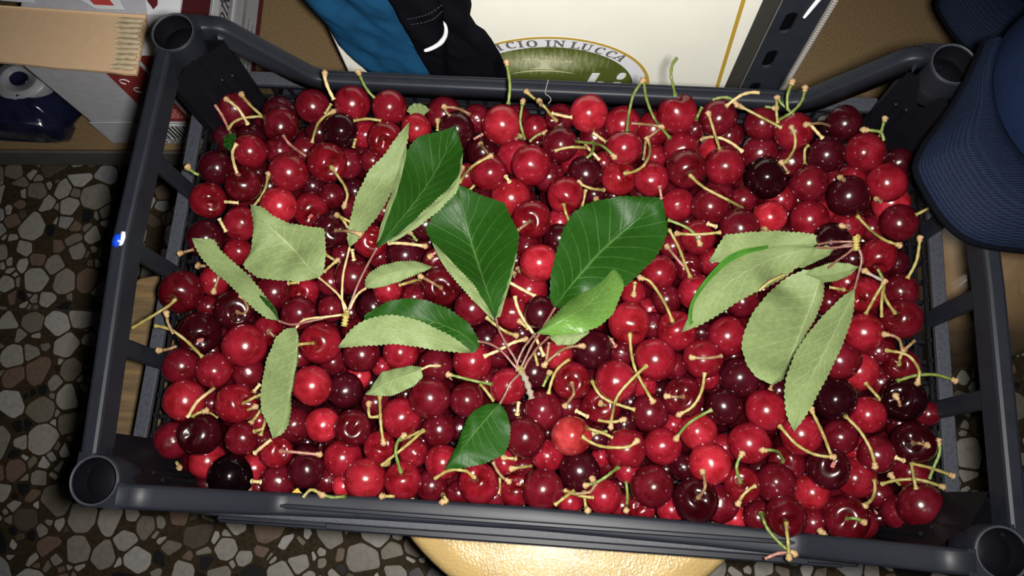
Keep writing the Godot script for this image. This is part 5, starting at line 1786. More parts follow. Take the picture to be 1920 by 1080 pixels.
	ch(-184.4, 531.5, 124.9, 12.7, 42, -58, 70, "K", "almost black cherry, nearest front-left of the lowest pale leaf of left sprig")
	ch(-177, 513.7, 118.9, 8.9, 23, -27, -94, "b", "bright red cherry with short stem, nearest right of the almost black front cherry")
	ch(-157.8, 532.9, 109.1, 9.5, 63, 78, -9, "r", "red cherry with long stem, nearest behind-right of the almost black front cherry")
	ch(-156.7, 525.6, 126.3, 10.5, -6, -79, -61, "m", "dark red cherry with short stem, second right of the almost black front cherry")
	ch(-138.3, 531.8, 118.6, 10.8, 9, -98, -16, "d", "deep red cherry, nearest right of the almost black front cherry")
	ch(-143.8, 516.8, 110.3, 8.5, -21, -97, 9, "d", "deep red cherry, nearest in front of the lowest pale leaf of left sprig")
	ch(-119.1, 524, 109.7, 11.2, 65, -62, -43, "r", "red cherry, nearest front-left of the small lone pale leaf")
	ch(-128.4, 517.6, 123.5, 7.7, -76, -19, -62, "m", "dark red cherry, nearest right of the almost black front cherry")
	ch(-116.8, 523.6, 126.2, 6.6, -15, -98, 10, "b", "bright red cherry with short stem, nearest front-left of the small lone pale leaf")
	ch(-101.9, 531.8, 121.4, 12.3, 27, -84, -48, "b", "bright red cherry, nearest in front of the small lone pale leaf")
	ch(-175.3, 503.4, 130.6, 8, -97, 16, -20, "m", "dark red cherry with short stem, nearest right of the almost black front cherry")
	ch(-171.1, 517.2, 102.5, 8.6, 6, -91, -42, "m", "dark red cherry with short stem, nearest behind-right of the almost black front cherry")
	ch(-207.7, 505.6, 131.4, 7.9, 11, -83, -54, "d", "deep red cherry, nearest front-left of the almost black front cherry")
	ch(-177, 516, 89.5, 6.9, 78, -55, 31, "r", "red cherry with short stem, nearest front-left of the lowest pale leaf of left sprig")
	ch(-96, 527.9, 101.8, 9.7, 41, 89, -20, "rs", "red cherry with bare hollow, nearest in front of the small lone pale leaf")
	ch(-74.9, 526.2, 103.6, 8.9, -6, -95, -32, "r", "red cherry, nearest left of the small dark pear-shaped leaf")
	ch(-78.7, 531.8, 120.8, 11, -4, 83, -56, "r", "red cherry with long stem, nearest front-left of the small dark pear-shaped leaf")
	ch(-60.8, 523, 88.3, 10.5, -50, -47, 73, "m", "dark red cherry with long stem, nearest left of the small dark pear-shaped leaf")
	ch(-56.2, 531.3, 108.6, 10.5, 52, -46, -72, "r", "red cherry, nearest front-left of the small dark pear-shaped leaf")
	ch(-62.8, 520.4, 122.5, 9.7, -14, -68, -72, "m", "dark red cherry with short stem, nearest front-left of the small dark pear-shaped leaf")
	ch(-32.9, 531.5, 119.2, 12, -21, 93, -31, "r", "red cherry with long stem, nearest in front of the small dark pear-shaped leaf")
	ch(-45.7, 520.7, 125.7, 7.3, -87, -34, -37, "m", "dark red cherry with short stem, nearest in front of the small dark pear-shaped leaf")
	ch(-24.4, 510.8, 126.5, 7.7, 86, -46, -23, "m", "dark red cherry, nearest in front of the small dark pear-shaped leaf")
	ch(-10.9, 519, 121.6, 10, 23, 84, -49, "rs", "red cherry with bare hollow, nearest front-right of the small dark pear-shaped leaf")
	ch(5.7, 531.5, 120.3, 12.3, -73, -67, -15, "m", "dark red cherry with short stem, second front-right of the small dark pear-shaped leaf")
	ch(-7.1, 535.4, 90.6, 12.2, 22, -89, 39, "m", "dark red cherry, nearest right of the small dark pear-shaped leaf")
	ch(6.9, 522.4, 99.9, 9.5, 81, -51, 28, "r", "red cherry, nearest right of the small dark pear-shaped leaf")
	ch(20.3, 532.4, 87.6, 11.7, 80, 59, 2, "p", "pale pinkish red cherry with long stem, nearest front-right of the middle sprig's grey spur")
	ch(-18.8, 527.1, 105.8, 7.6, -41, -88, 24, "r", "red cherry with short stem, nearest front-right of the small dark pear-shaped leaf")
	ch(-8.3, 513.5, 106.6, 7.4, 52, -75, 40, "m", "dark red cherry with short stem, nearest front-right of the small dark pear-shaped leaf")
	ch(-49.4, 510.4, 85.7, 7.9, -4, -100, 0, "d", "deep red cherry, nearest behind-left of the small dark pear-shaped leaf")
	ch(54, 531.5, 92.8, 12, -6, -29, 96, "r", "red cherry with short stem, nearest front-right of the middle sprig's grey spur")
	ch(76.1, 529.7, 90.1, 11.1, 1, -92, -39, "r", "red cherry, second front-right of the middle sprig's grey spur")
	ch(98.7, 523.1, 79.4, 11.4, -25, -95, -20, "b", "bright red cherry, nearest front-left of the widest right-sprig leaf")
	ch(103.7, 532.8, 98.6, 12.3, 46, -88, -16, "b", "bright red cherry, second behind-left of the stems crossing front rail")
	ch(116.2, 515.6, 87.6, 8.7, 83, -44, -33, "r", "red cherry, nearest behind-left of the stems crossing front rail")
	ch(127.1, 531.5, 84.9, 12.1, 91, -33, -25, "r", "red cherry, nearest front-left of the lowest right-sprig leaf")
	ch(27.1, 527, 108, 12.1, -49, -59, -64, "d", "deep red cherry with short stem, nearest right of the small dark pear-shaped leaf")
	ch(40.5, 516.8, 98.1, 6.3, -69, -68, 24, "r", "red cherry, nearest front-right of the middle sprig's grey spur")
	ch(70, 531.5, 114, 12.4, 45, -89, -9, "m", "dark red cherry, nearest front-right of the middle sprig's grey spur")
	ch(57.1, 517.2, 105.1, 8.3, -47, -61, -64, "r", "red cherry with short stem, second front-right of the middle sprig's grey spur")
	ch(90.6, 518.9, 100.9, 8.3, -79, -46, -41, "d", "deep red cherry, nearest behind-left of the stems crossing front rail")
	ch(41.8, 531.5, 122, 10.2, 25, -78, -57, "r", "red cherry with short stem, third front-right of the middle sprig's grey spur")
	ch(95.2, 534.9, 120.4, 12.9, -2, 99, -16, "d", "deep red cherry with short stem, nearest behind-left of the stems crossing front rail")
	ch(113, 517.1, 121.1, 11.3, -57, -82, -6, "m", "dark red cherry, nearest behind-left of the stems crossing front rail")
	ch(123.1, 530.8, 109.6, 10.7, -32, 94, -15, "r", "red cherry with short stem, nearest behind-left of the stems crossing front rail")
	ch(22, 524.1, 126, 7.8, 54, -48, 69, "r", "red cherry with short stem, second front-right of the small dark pear-shaped leaf")
	ch(66, 518.9, 127.6, 7.9, -44, 87, -24, "rs", "red cherry with bare hollow, nearest left of the stems crossing front rail")
	ch(83.3, 519, 126.7, 8.5, 68, -37, 63, "r", "red cherry, nearest left of the stems crossing front rail")
	ch(55.1, 509.4, 126.4, 7.7, -56, -66, -49, "r", "red cherry, nearest front-right of the small dark pear-shaped leaf")
	ch(124.5, 505.7, 129, 8, -56, -44, -70, "b", "bright red cherry, nearest behind-left of the stems crossing front rail")
	ch(135.6, 520, 127.2, 9.3, 5, -97, 23, "m", "dark red cherry with long stem, nearest behind-left of the stems crossing front rail")
	ch(36.8, 523.5, 87.3, 8, -88, -41, -25, "d", "deep red cherry with short stem, nearest front-right of the middle sprig's grey spur")
	ch(53.8, 520.8, 77.8, 7.7, -56, -67, -49, "d", "deep red cherry, nearest front-right of the middle sprig's grey spur")
	ch(85.1, 512.3, 75, 7.8, -63, -50, -59, "r", "red cherry, second front-left of the widest right-sprig leaf")
	ch(143.9, 526.9, 106.9, 11.9, 9, -95, -30, "m", "dark red cherry with short stem, second behind the stems crossing front rail")
	ch(154.9, 513.4, 94.3, 11.1, -55, 82, -12, "m", "dark red cherry with short stem, nearest in front of the lowest right-sprig leaf")
	ch(182.3, 527.9, 77.3, 10.2, 47, -79, 39, "m", "dark red cherry, nearest in front of the lowest right-sprig leaf")
	ch(172.5, 534.6, 96.8, 12.2, -4, 98, -21, "ds", "deep red cherry with bare hollow, nearest behind-right of the stems crossing front rail")
	ch(194.2, 519.1, 100.4, 12, 4, -96, 27, "r", "red cherry with short stem, nearest behind-right of the stems crossing front rail")
	ch(195.3, 515.2, 82.3, 8, 64, -22, 74, "r", "red cherry, second in front of the lowest right-sprig leaf")
	ch(167.4, 520, 110.9, 10.2, -74, -63, -25, "b", "bright red cherry, nearest behind the stems crossing front rail")
	ch(201.8, 533.1, 86.8, 10.5, -32, -78, 53, "m", "dark red cherry with short stem, nearest front-right of the lowest right-sprig leaf")
	ch(223.8, 531.5, 78.9, 12.7, -40, 92, 6, "d", "deep red cherry with short stem, nearest front-right of the lowest right-sprig leaf")
	ch(227.8, 516.6, 94.5, 10.8, 96, 3, -27, "m", "dark red cherry with long stem, nearest behind-left of the front right corner post")
	ch(224.7, 534.4, 114.2, 12.5, -36, -56, 74, "m", "dark red cherry with short stem, nearest behind-left of the front right corner post")
	ch(220.8, 514.1, 119, 10.2, 12, -94, -32, "m", "dark red cherry, nearest left of the front right corner post")
	ch(214.3, 501.6, 108.8, 8.4, 68, -36, -63, "m", "dark red cherry with long stem, nearest behind-right of the stems crossing front rail")
	ch(217.1, 493.3, 120.8, 7.5, -62, 77, -16, "ds", "deep red cherry with bare hollow, second behind-right of the stems crossing front rail")
	ch(146.2, 538.2, 125.7, 11.7, -21, 88, 44, "m", "dark red cherry with short stem, nearest behind the stems crossing front rail")
	ch(168.5, 516.5, 128.2, 8.8, 36, -41, -84, "m", "dark red cherry, nearest behind-right of the stems crossing front rail")
	ch(182.9, 531.5, 124.6, 13.1, -31, 95, 3, "m", "dark red cherry with short stem, nearest behind-right of the stems crossing front rail")
	ch(197.5, 517.2, 126.8, 8.8, 79, -56, -24, "m", "dark red cherry, second behind-right of the stems crossing front rail")

func list_seen(at: Array) -> void:
	at.append(Vector3(-180.1, 487.4, -115.5) * 0.001); at.append(Vector3(11, 0, 0) * 0.001)
	at.append(Vector3(-46.9, 514.7, -69) * 0.001); at.append(Vector3(8.3, 0, 0) * 0.001)
	at.append(Vector3(-11.9, 508, -115) * 0.001); at.append(Vector3(7, 0, 0) * 0.001)
	at.append(Vector3(-40.6, 504.7, -78.2) * 0.001); at.append(Vector3(7.7, 0, 0) * 0.001)
	at.append(Vector3(-198.4, 514.7, -5.1) * 0.001); at.append(Vector3(7.4, 0, 0) * 0.001)
	at.append(Vector3(-147.6, 504.2, 0.8) * 0.001); at.append(Vector3(8.3, 0, 0) * 0.001)
	at.append(Vector3(-20.9, 508.5, -27.9) * 0.001); at.append(Vector3(7.6, 0, 0) * 0.001)
	at.append(Vector3(15.7, 511.8, -62.8) * 0.001); at.append(Vector3(6.9, 0, 0) * 0.001)
	at.append(Vector3(157.6, 507, -57.6) * 0.001); at.append(Vector3(10.6, 0, 0) * 0.001)
	at.append(Vector3(183.6, 515.3, -39) * 0.001); at.append(Vector3(8.9, 0, 0) * 0.001)
	at.append(Vector3(-207.8, 514.7, 36) * 0.001); at.append(Vector3(6.7, 0, 0) * 0.001)
	at.append(Vector3(-175.1, 502.6, 26.3) * 0.001); at.append(Vector3(6.9, 0, 0) * 0.001)
	at.append(Vector3(-113.2, 494, 58.7) * 0.001); at.append(Vector3(8.3, 0, 0) * 0.001)
	at.append(Vector3(-85.4, 515.7, 67.1) * 0.001); at.append(Vector3(7.9, 0, 0) * 0.001)
	at.append(Vector3(75.8, 513.5, 53.8) * 0.001); at.append(Vector3(6.8, 0, 0) * 0.001)
	at.append(Vector3(11.4, 502, 64.3) * 0.001); at.append(Vector3(8.8, 0, 0) * 0.001)
	at.append(Vector3(-147.5, 505.7, 100.9) * 0.001); at.append(Vector3(7.7, 0, 0) * 0.001)
	at.append(Vector3(-71.5, 513.5, 95.7) * 0.001); at.append(Vector3(6.8, 0, 0) * 0.001)
	at.append(Vector3(6.4, 515.1, 85.2) * 0.001); at.append(Vector3(5.7, 0, 0) * 0.001)
	at.append(Vector3(81.4, 508.6, 102.5) * 0.001); at.append(Vector3(6.7, 0, 0) * 0.001)
	at.append(Vector3(61, 497.9, 120.7) * 0.001); at.append(Vector3(7.5, 0, 0) * 0.001)
	at.append(Vector3(55.2, 489.1, 112.7) * 0.001); at.append(Vector3(6.6, 0, 0) * 0.001)

func put_stems() -> void:
	stem(0, "p", 1, "", [-208.2,533.8,-106.5, -209.3,538.4,-108.7, -212.1,541.8,-112.6, -216.8,543,-116.4, -221.2,543.1,-119.2])
	stem(7, "r", 0, "", [-223.5,521.6,-102.9, -221.7,531.4,-102.9, -221.7,536.7,-104.5, -223,541.3,-107.8, -224.5,544.4,-110.1, -227.1,546,-113.3])
	stem(1, "y", 0, "", [-198.7,533.9,-112.7, -203.4,534.9,-111.5, -209.2,536.1,-109.9, -213,536.2,-108.6, -217.8,535.3,-105.9, -221.3,532.9,-101.8])
	stem(-1, "y", 1, "yellow-green stalk with knob, nearest front-right of the back left corner post", [-199.3,536.5,-112.6, -201.5,537.7,-114, -206.3,538.9,-117.8, -211.3,538.6,-122.9, -213.7,538.3,-125.7])
	stem(2, "r", 0, "", [-183.5,532.6,-100.5, -178.5,534.6,-94.1, -176.2,526.8,-93.5, -174.9,519.6,-94.1, -172,515,-93.3])
	stem(14, "y", 1, "", [-146.3,537.1,-77.1, -141.8,538.6,-71.8, -139.4,537.9,-68.8, -137.6,531.1,-66.7, -136.2,527,-63, -136,526.1,-59.6, -137.7,524.3,-54.9])
	stem(8, "p", 0, "", [-209.6,542.7,-87.9, -211.4,542.4,-82.8, -210.4,543.6,-78.1, -207.1,546,-70.8, -205,544.7,-66])
	stem(-1, "y", 1, "yellow-green stalk with knob, nearest behind-left of the broad pale leaf", [-200.1,523,-50.8, -196.9,524.6,-54.5, -194.3,525.7,-57.9, -191.5,528,-63.1, -189.3,532.6,-65.9, -187,537.8,-69])
	stem(13, "y", 1, "", [-169,514,-103.8, -167.4,517.3,-108, -163.6,525.2,-111, -160.7,529.4,-112.8, -156.2,532.2,-116, -151.4,532.8,-118.9])
	stem(3, "y", 0, "", [-155.5,535.1,-116.3, -154.2,536.5,-117.6, -152.9,537,-120, -152.3,536.5,-122.3])
	stem(4, "p", 1, "", [-135.1,584.8,-101.1, -136.3,586.1,-103.1, -139,588,-107.8, -141.1,588.9,-113.1, -141.5,589,-116.1])
	stem(-1, "g", 1, "green stalk with knob, nearest behind-right of the blue marker disc", [-215.1,576.3,-51.4, -216.3,577.3,-51.5, -219.9,578,-53.5, -221.5,577.6,-55])
	stem(-1, "p", 0, "pale straw stalk, nearest behind-left of the broad pale leaf", [-212.7,538.5,-48.1, -209,539.4,-47.8, -206.8,539.3,-47.7, -204,538,-48.1])
	stem(86, "p", 0, "", [-207.2,542,-26.7, -208.5,543.9,-29.1, -209.7,544.4,-30.9, -211.9,544.2,-34])
	stem(89, "b", 1, "", [-137.8,536.5,-33.2, -129.3,544.2,-30.7, -125,545.4,-30, -120.1,543.9,-29.3])
	stem(90, "y", 1, "", [-127.3,542,-37.7, -130.3,543.6,-38.6, -132.7,543.1,-39.7, -136.8,540.9,-42])
	stem(-1, "y", 0, "yellow-green stalk, nearest front-left of the long narrow pale leaf", [-130.1,536.6,-35.5, -131.6,538.6,-37.8, -134,539.7,-40.6, -137.3,539.3,-42.5])
	stem(97, "y", 1, "", [-143.5,530.2,-6.8, -140.9,531.7,-9, -138,532.3,-11.8, -135.7,531.8,-14.4])
	stem(102, "y", 0, "", [-138.7,526.3,-15.9, -140.2,527.6,-16.5, -142.6,528.1,-17.8, -144.7,527.4,-19])
	stem(87, "b", 1, "", [-227.4,539.6,-14.3, -230,540.5,-12.9, -232.1,540.5,-12.2, -235.8,539.3,-11.3])
	stem(-1, "b", 1, "brown stalk with knob, nearest left of the narrow left-wall leaf", [-207.9,562.1,2.3, -208.6,563.1,2.6, -210.2,563.2,2.6, -211.8,562.2,2.3])
	stem(93, "b", 1, "", [-209.5,535.2,-2.1, -210,535.4,1.5, -211.7,534,7.6, -213.1,532.3,10.7])
	stem(99, "b", 1, "", [-193.1,538.8,24.8, -187.8,541.6,26.3, -184.9,543.4,23.3, -188,542.3,17.9, -190.3,542.1,15.3])
	stem(94, "y", 0, "", [-162.6,539,4.4, -160.5,540,4.4, -158.1,540,4, -156.7,538.9,3.5])
	stem(96, "p", 0, "", [-123.3,537.6,-14, -123.5,539.1,-15.3, -124,539.7,-17.6, -124.7,539.1,-19.5])
	stem(92, "y", 0, "", [-233.9,538.3,18.5, -236,541.1,23.7, -238.5,544.9,27.9, -242.8,545.1,31.4, -247.6,544.4,34.5, -252.7,543.4,37.7, -256.3,542.4,39.8])
	stem(154, "y", 0, "", [-207,546.1,55.9, -209.8,546.9,53.4, -215.4,544.9,49.3, -220,544.8,45.8, -224.9,548,42.4, -229.1,548.5,40.4, -234.7,548.7,39.1, -239.2,548.5,38.7])
	stem(-1, "b", 1, "brown stalk with knob, nearest front-left of the narrow left-wall leaf", [-224.8,552.3,43.6, -226.7,554.5,39.8, -228.2,555.4,36.7, -229.7,555.6,31.9])
	stem(-1, "b", 1, "brown stalk with knob, second front-left of the narrow left-wall leaf", [-222.4,550.3,50.7, -225,551.1,52.3, -228.8,551,53.5, -232.6,550.1,53.9])
	stem(152, "b", 0, "", [-174.5,518.9,34.9, -172.1,526,36.5, -173.8,527.6,35, -175.7,527,33.6])
	stem(159, "y", 0, "", [-141.5,540.1,42, -142.7,546.1,43.4, -145.5,550.1,44.7, -147.3,549.3,44.9])
	stem(156, "p", 0, "", [-212.5,540,92.1, -210.5,541.5,88.2, -207.5,542.7,83.2, -205.5,542.4,80.6, -203,538.6,76.3, -203.3,530.3,72.6])
	stem(-1, "y", 1, "yellow-green stalk with knob, nearest behind-left of the almost black front cherry", [-209,541.8,91.7, -205.9,543,89.8, -204.5,542.4,89, -202.5,539.9,87.7])
	stem(158, "y", 0, "", [-209.3,523.9,86.6, -205.1,526.1,88.1, -203.2,526.7,89, -200.8,524.9,90.6])
	stem(155, "p", 1, "", [-174.1,532.6,68.9, -174.9,533.4,70.5, -176.4,532.9,72.4, -177.8,531.6,73.7])
	stem(157, "y", 0, "", [-181.6,536.2,81.5, -175.8,541.3,79.6, -173.1,540.6,77.5, -171.4,537.8,75.9])
	stem(-1, "y", 1, "yellow-green stalk with knob, nearest front-left of the lowest pale leaf of left sprig", [-177.1,537.6,85.2, -175.5,538.7,84.7, -173.9,538.8,83.9, -173.1,537.9,83.2])
	stem(240, "y", 1, "", [-173.7,525.7,84, -175.3,526.1,87.4, -176.4,525.8,89.1, -179.2,524,92.1])
	stem(225, "y", 0, "", [-171.6,536,97.7, -170,537.1,97.3, -168.4,537.2,96.7, -167.6,536.2,96.2])
	stem(238, "y", 0, "", [-170.8,526.8,99, -169.6,528.5,95.7, -169.3,528.3,93.5, -169.4,526.4,90])
	stem(228, "p", 0, "", [-168.1,540.3,110.7, -165.3,542,108.5, -160.8,543,104.5, -158.7,542.5,102.4])
	stem(229, "r", 1, "", [-153.7,538,108.6, -147.9,540.7,108.6, -142.4,540.6,108.7, -139,539.7,108.8, -133.5,538.8,108.9, -129.9,537.1,109])
	stem(-1, "y", 1, "yellow-green stalk with knob, nearest left of the almost black front cherry", [-218.4,532.4,119.3, -217.4,533.2,120.1, -216.7,532.9,121.1, -216.7,531.7,121.8])
	stem(237, "y", 1, "", [-177.9,510.7,136.3, -177.8,512,135.3, -178.2,512.4,133.9, -178.8,511.6,132.9])
	stem(230, "p", 0, "", [-164.4,534.1,127.3, -165.5,535.3,127.3, -167.5,535.4,127.3, -169.4,534.4,127.3])
	stem(-1, "y", 1, "yellow-green stalk with knob, nearest right of the almost black front cherry", [-134.8,542.5,134.3, -131.8,542.5,130.3, -128.9,542.5,129.8, -124.1,542.5,132.1])
	stem(235, "g", 0, "", [-109.8,542.5,132, -114.5,542.5,132.8, -118,542.5,133.1, -122.7,542.5,132.2])
	stem(-1, "y", 1, "yellow-green stalk with knob, nearest front-left of the small dark pear-shaped leaf", [-81.4,542.9,130.1, -82.5,543.8,130.1, -86.4,543.9,130.4, -87.9,543.1,130.5])
	stem(248, "y", 1, "", [-48.9,542.5,130.4, -49.9,542.5,130.6, -51.2,542.5,131, -52.1,542.5,131.2])
	stem(246, "y", 0, "", [-53.7,532.3,127.5, -51.6,542.5,128.4, -50.4,542.5,129.8, -49.6,542.5,130.7])
	stem(184, "y", 1, "", [-98,533.1,71.4, -97,535.3,75.8, -95.2,540,81.9, -94.4,541.3,85.4, -93.5,541.2,90.4, -92.6,539.8,95, -91.7,538.2,99.3])
	stem(183, "y", 1, "", [-96.5,535.4,83.8, -101.4,536.7,84.6, -102.8,537.4,82.1, -104,534.7,76.7])
	stem(243, "g", 1, "", [-79.1,538.2,116.5, -80.8,542.7,110.9, -82.1,545.2,106.2, -82.6,545,102.9, -82.2,542.7,98.3, -79.6,540,94.7])
	stem(244, "y", 0, "", [-69.6,530.3,90.3, -71.6,534.2,93.2, -74.8,536.7,97.1, -78.3,539.5,101.1, -80.4,541.2,103.4, -84.6,540.3,107.1, -88.5,539.6,110.5, -91.3,538.6,112.9])
	stem(-1, "y", 0, "yellow-green stalk, nearest in front of the small lone pale leaf", [-84.4,524.7,96.6, -79.7,526.1,94.6, -74.1,528.9,92.1, -69.7,529.9,89.8])
	stem(247, "y", 0, "", [-34.6,539.3,116.6, -39.3,543.5,113.2, -42.1,545.8,112.7, -46.9,545.7,112.6, -51.9,543.1,114, -55.1,541.8,116, -58.8,540.4,118.7])
	stem(255, "b", 1, "", [-25.1,534.5,106.5, -22.7,535.6,110.5, -19.3,535.2,114.5, -15.4,533.3,116.9])
	stem(256, "y", 1, "", [-11.9,535.5,103.6, -13.3,536.5,103.6, -17.2,536.8,103.5, -18.6,536,103.4])
	stem(-1, "y", 1, "yellow-green stalk with knob, second front-right of the small dark pear-shaped leaf", [-2.6,522.6,106.7, -5.3,527.6,107.4, -10.9,534,108.8, -13.6,533.3,109.3])
	stem(-1, "y", 1, "yellow-green stalk with knob, nearest front-right of the small dark pear-shaped leaf", [-20.8,523.6,114.4, -20.9,524,117.6, -21,523.5,119.6, -21.2,521.5,122.7])
	stem(115, "y", 1, "", [-35.1,543.2,20, -31.3,544.1,23, -28.3,544.2,25.1, -23.9,543.5,27.5, -21,540.8,28.4, -16.6,536.7,28.8])
	stem(189, "p", 0, "", [1.7,529.6,39.7, -0.2,530,36.2, -2.9,529,30.8, -5.7,528.9,26.1, -10,529.4,20.3, -12.8,532.2,17.1, -15.6,533.4,12.8, -17.7,534.3,8.2, -19,534.3,3.4])
	stem(187, "y", 1, "", [-9.9,528.1,22.2, -11.3,529.5,21.3, -13.4,530,19.8, -14.9,529.3,18.4])
	stem(173, "p", 1, "", [-35.1,541.5,44.2, -31,541.6,42.1, -27.4,541,40.2, -22.8,540.7,37.4, -18.6,540.8,34.7, -15.1,539.8,33, -10.6,535.6,30.7])
	stem(178, "g", 1, "", [-28.8,539.6,60.5, -32.9,538.9,59.9, -36.8,537.2,59.2, -42.4,537.6,58.4, -47.8,540.3,57.7, -51.5,540.3,57, -55.7,539.7,56.2])
	stem(-1, "y", 0, "yellow-green stalk, nearest left of the middle sprig's grey spur", [-28,530.3,69.4, -29.9,532,67.1, -33.9,532.1,62.5, -36.5,529.5,59.9])
	stem(186, "p", 0, "", [-12.8,528.3,76.3, -12.7,529.5,75, -12.5,530.5,71.2, -12.5,530,69.7])
	stem(185, "y", 0, "", [5.7,539.2,63.9, 6.4,541,59.6, 7.7,541.6,54.4, 9.8,539.9,49.4, 13.3,539.2,45.3, 17.1,537.9,42.1])
	stem(188, "b", 1, "", [13.1,535.8,35.6, 9.4,536.2,38.7, 5.3,535.5,42.3, 2.2,533.8,45.6])
	stem(179, "b", 0, "", [3,532.1,44.2, 3.3,533.6,41.4, 3.9,534.6,35.1, 4.1,534.2,32])
	stem(-1, "g", 1, "green stalk with knob, nearest right of the middle sprig's grey spur", [2.1,535.8,59.3, 3.3,536.6,56.3, 4.2,535.9,54.1, 5.4,533.2,50.5])
	stem(-1, "y", 0, "yellow-green stalk, nearest behind-right of the middle sprig's grey spur", [-1.9,536.1,46.6, -2.9,537.9,43.8, -3.5,538,41.8, -4.6,536.8,38.6])
	stem(-1, "b", 1, "brown stalk with knob, nearest in front of the bright shiny green leaf", [8.1,535.1,39.2, 10.5,536.4,37.6, 15.5,541.1,35.3, 21.3,543.8,34.6, 24.3,543.2,34.2])
	stem(121, "p", 0, "", [-6.3,525.8,0.4, -10.7,527.4,-1.2, -14.4,528.4,-2.7, -19.8,529.4,-5.1, -24.2,529.5,-7.3])
	stem(-1, "b", 1, "brown stalk with knob, nearest front-right of the dark diamond-shaped leaf", [-20.6,527.9,-10.9, -20.6,529,-11.2, -20.8,529.2,-11.9, -21,528.3,-12.6])
	stem(119, "b", 1, "", [-17.7,518.4,-17.5, -18,519.6,-17.7, -18.5,519.7,-18.3, -18.8,518.9,-19])
	stem(108, "p", 1, "", [-102.2,537,-26.5, -97.3,538.5,-26.2, -93.1,538.7,-26.2, -87,539.8,-25.6, -82.8,540.1,-25.2, -78.4,539,-25])
	stem(107, "g", 1, "", [-86.8,524.7,-33.1, -87.8,526.1,-34.2, -89.6,526.7,-36.1, -91.1,526.1,-37.8])
	stem(-1, "r", 1, "pinkish stalk with knob, nearest behind-right of the small pale leaf of left sprig", [-70.7,533.8,-23.9, -71.9,534.6,-22.5, -73.7,534.3,-21.1, -75.2,533.1,-20.3])
	stem(110, "b", 1, "", [-65.5,539.6,1.9, -69.1,546.6,1.3, -72.6,547.2,-0.4, -77.8,545.4,-3.1])
	stem(112, "y", 0, "", [-82.2,523.4,-7.2, -84.4,528.4,-4.8, -89.4,535.7,-0.5, -92.5,535.4,0.6])
	stem(116, "b", 0, "", [-12.6,541.4,-44.7, -14.1,545.4,-41.6, -17.5,546.3,-38.2, -18.9,545.2,-37.4])
	stem(44, "y", 0, "", [0.8,541.1,-93.9, 5.4,542.2,-95.4, 11.3,542.3,-96.7, 15.5,540.8,-97.5, 20.7,534.3,-100.4])
	stem(-1, "g", 1, "green stalk with knob, nearest front-left of the tallest paired stems", [14.6,537.1,-103.2, 19.9,533.2,-104.7, 26.2,527.4,-106.9, 31,539.6,-100.1, 35.5,544.7,-94.2, 39.3,543.1,-91.1])
	stem(58, "p", 0, "", [30.8,521.7,-98.1, 28.5,523.1,-99.8, 23.7,522.4,-105.1, 21.5,518.8,-109.1])
	stem(46, "g", 0, "", [25.8,526,-108.3, 26.1,534.3,-100.3, 24.6,539.3,-94, 22,538.3,-91.5])
	stem(45, "p", 0, "", [10.8,537.1,-120.6, 7.4,537.5,-120.6, 1.1,536.2,-122.5, -2.3,535,-123.8])
	stem(55, "p", 0, "", [35.2,521.2,-111.2, 32.3,525.2,-111.2, 28.3,528.4,-112.3, 25.6,529.2,-113.9])
	stem(47, "g", 1, "", [46.5,548.5,-105.7, 46.8,547.3,-111.1, 47.6,542.9,-120.2, 48.4,544,-125.7, 49,544.9,-129.4, 50.3,546,-134.6, 53.2,546.8,-140.1, 56,547.1,-144.2])
	stem(56, "g", 0, "", [77.2,528.1,-112.9, 74.4,528.1,-116.3, 70.6,526.8,-121.8, 65,542.5,-118.9, 62.4,542.5,-124.2, 60.4,542.5,-129.6, 58.8,542.5,-134.9, 57.6,542.5,-141.6, 57.1,542.5,-146.4])
	stem(-1, "b", 1, "brown stalk with knob, nearest in front of the tallest paired stems", [50.3,536.6,-118.4, 55.2,536.7,-118.2, 61.8,533,-119.8, 66.2,531.3,-120.3, 71.1,531.2,-119.7])
	stem(48, "b", 0, "", [71.6,525,-122, 68.5,525.6,-119, 66.5,525.2,-117.4, 63.7,523.6,-115.4])
	stem(60, "y", 1, "", [47.8,527.5,-86.4, 53.4,532.2,-86, 58,537.7,-87.1, 60.1,538.9,-89.7, 63.2,532,-98.6, 64.6,521.8,-109.4, 62.7,520.8,-115.2])
	stem(62, "b", 0, "", [61.1,517.5,-102, 61,520.9,-104, 61.2,522.8,-108.1, 61.5,522.7,-111.8])
	stem(49, "g", 0, "", [77.8,542.5,-137.3, 75.8,548.1,-139.3, 73.5,553.6,-142.9, 73,554.7,-146.3, 73.7,555.6,-151.8, 76.4,555.9,-156.4])
	stem(63, "y", 0, "", [88.6,537.3,-83.8, 92.5,538.7,-78.9, 96.7,541.9,-73.7, 99.6,542.6,-71.6, 104.5,542.3,-69.3, 109.6,541.4,-67.2, 112.7,540.3,-66.3, 120.5,530.5,-67.2, 127,518.8,-69.7])
	stem(57, "y", 1, "", [107.2,542.7,-99, 105.9,542.4,-103.7, 104.4,540.2,-111, 103.2,540.8,-114.6, 101,542.3,-120.3, 99.6,542.7,-124.8])
	stem(65, "p", 1, "", [126.9,520,-109.5, 122.6,522,-111.9, 118.9,523.3,-113.8, 113.6,524.3,-115.9, 108.5,523.6,-117.7, 105.1,520.1,-119.1, 101.2,513.9,-120.7])
	stem(51, "p", 0, "", [109.1,550.1,-126.4, 112.5,551.4,-129.3, 116.7,552.5,-132.5, 119.8,552.8,-134.3, 124.9,552.5,-136, 130,551.6,-136.5])
	stem(-1, "g", 1, "green stalk with knob, nearest front-right of the tall bare back stem", [101.2,547,-132.4, 104.1,547.8,-133.3, 109.6,548.2,-134.1, 114.7,547.1,-132.9, 116.9,545.7,-130.6])
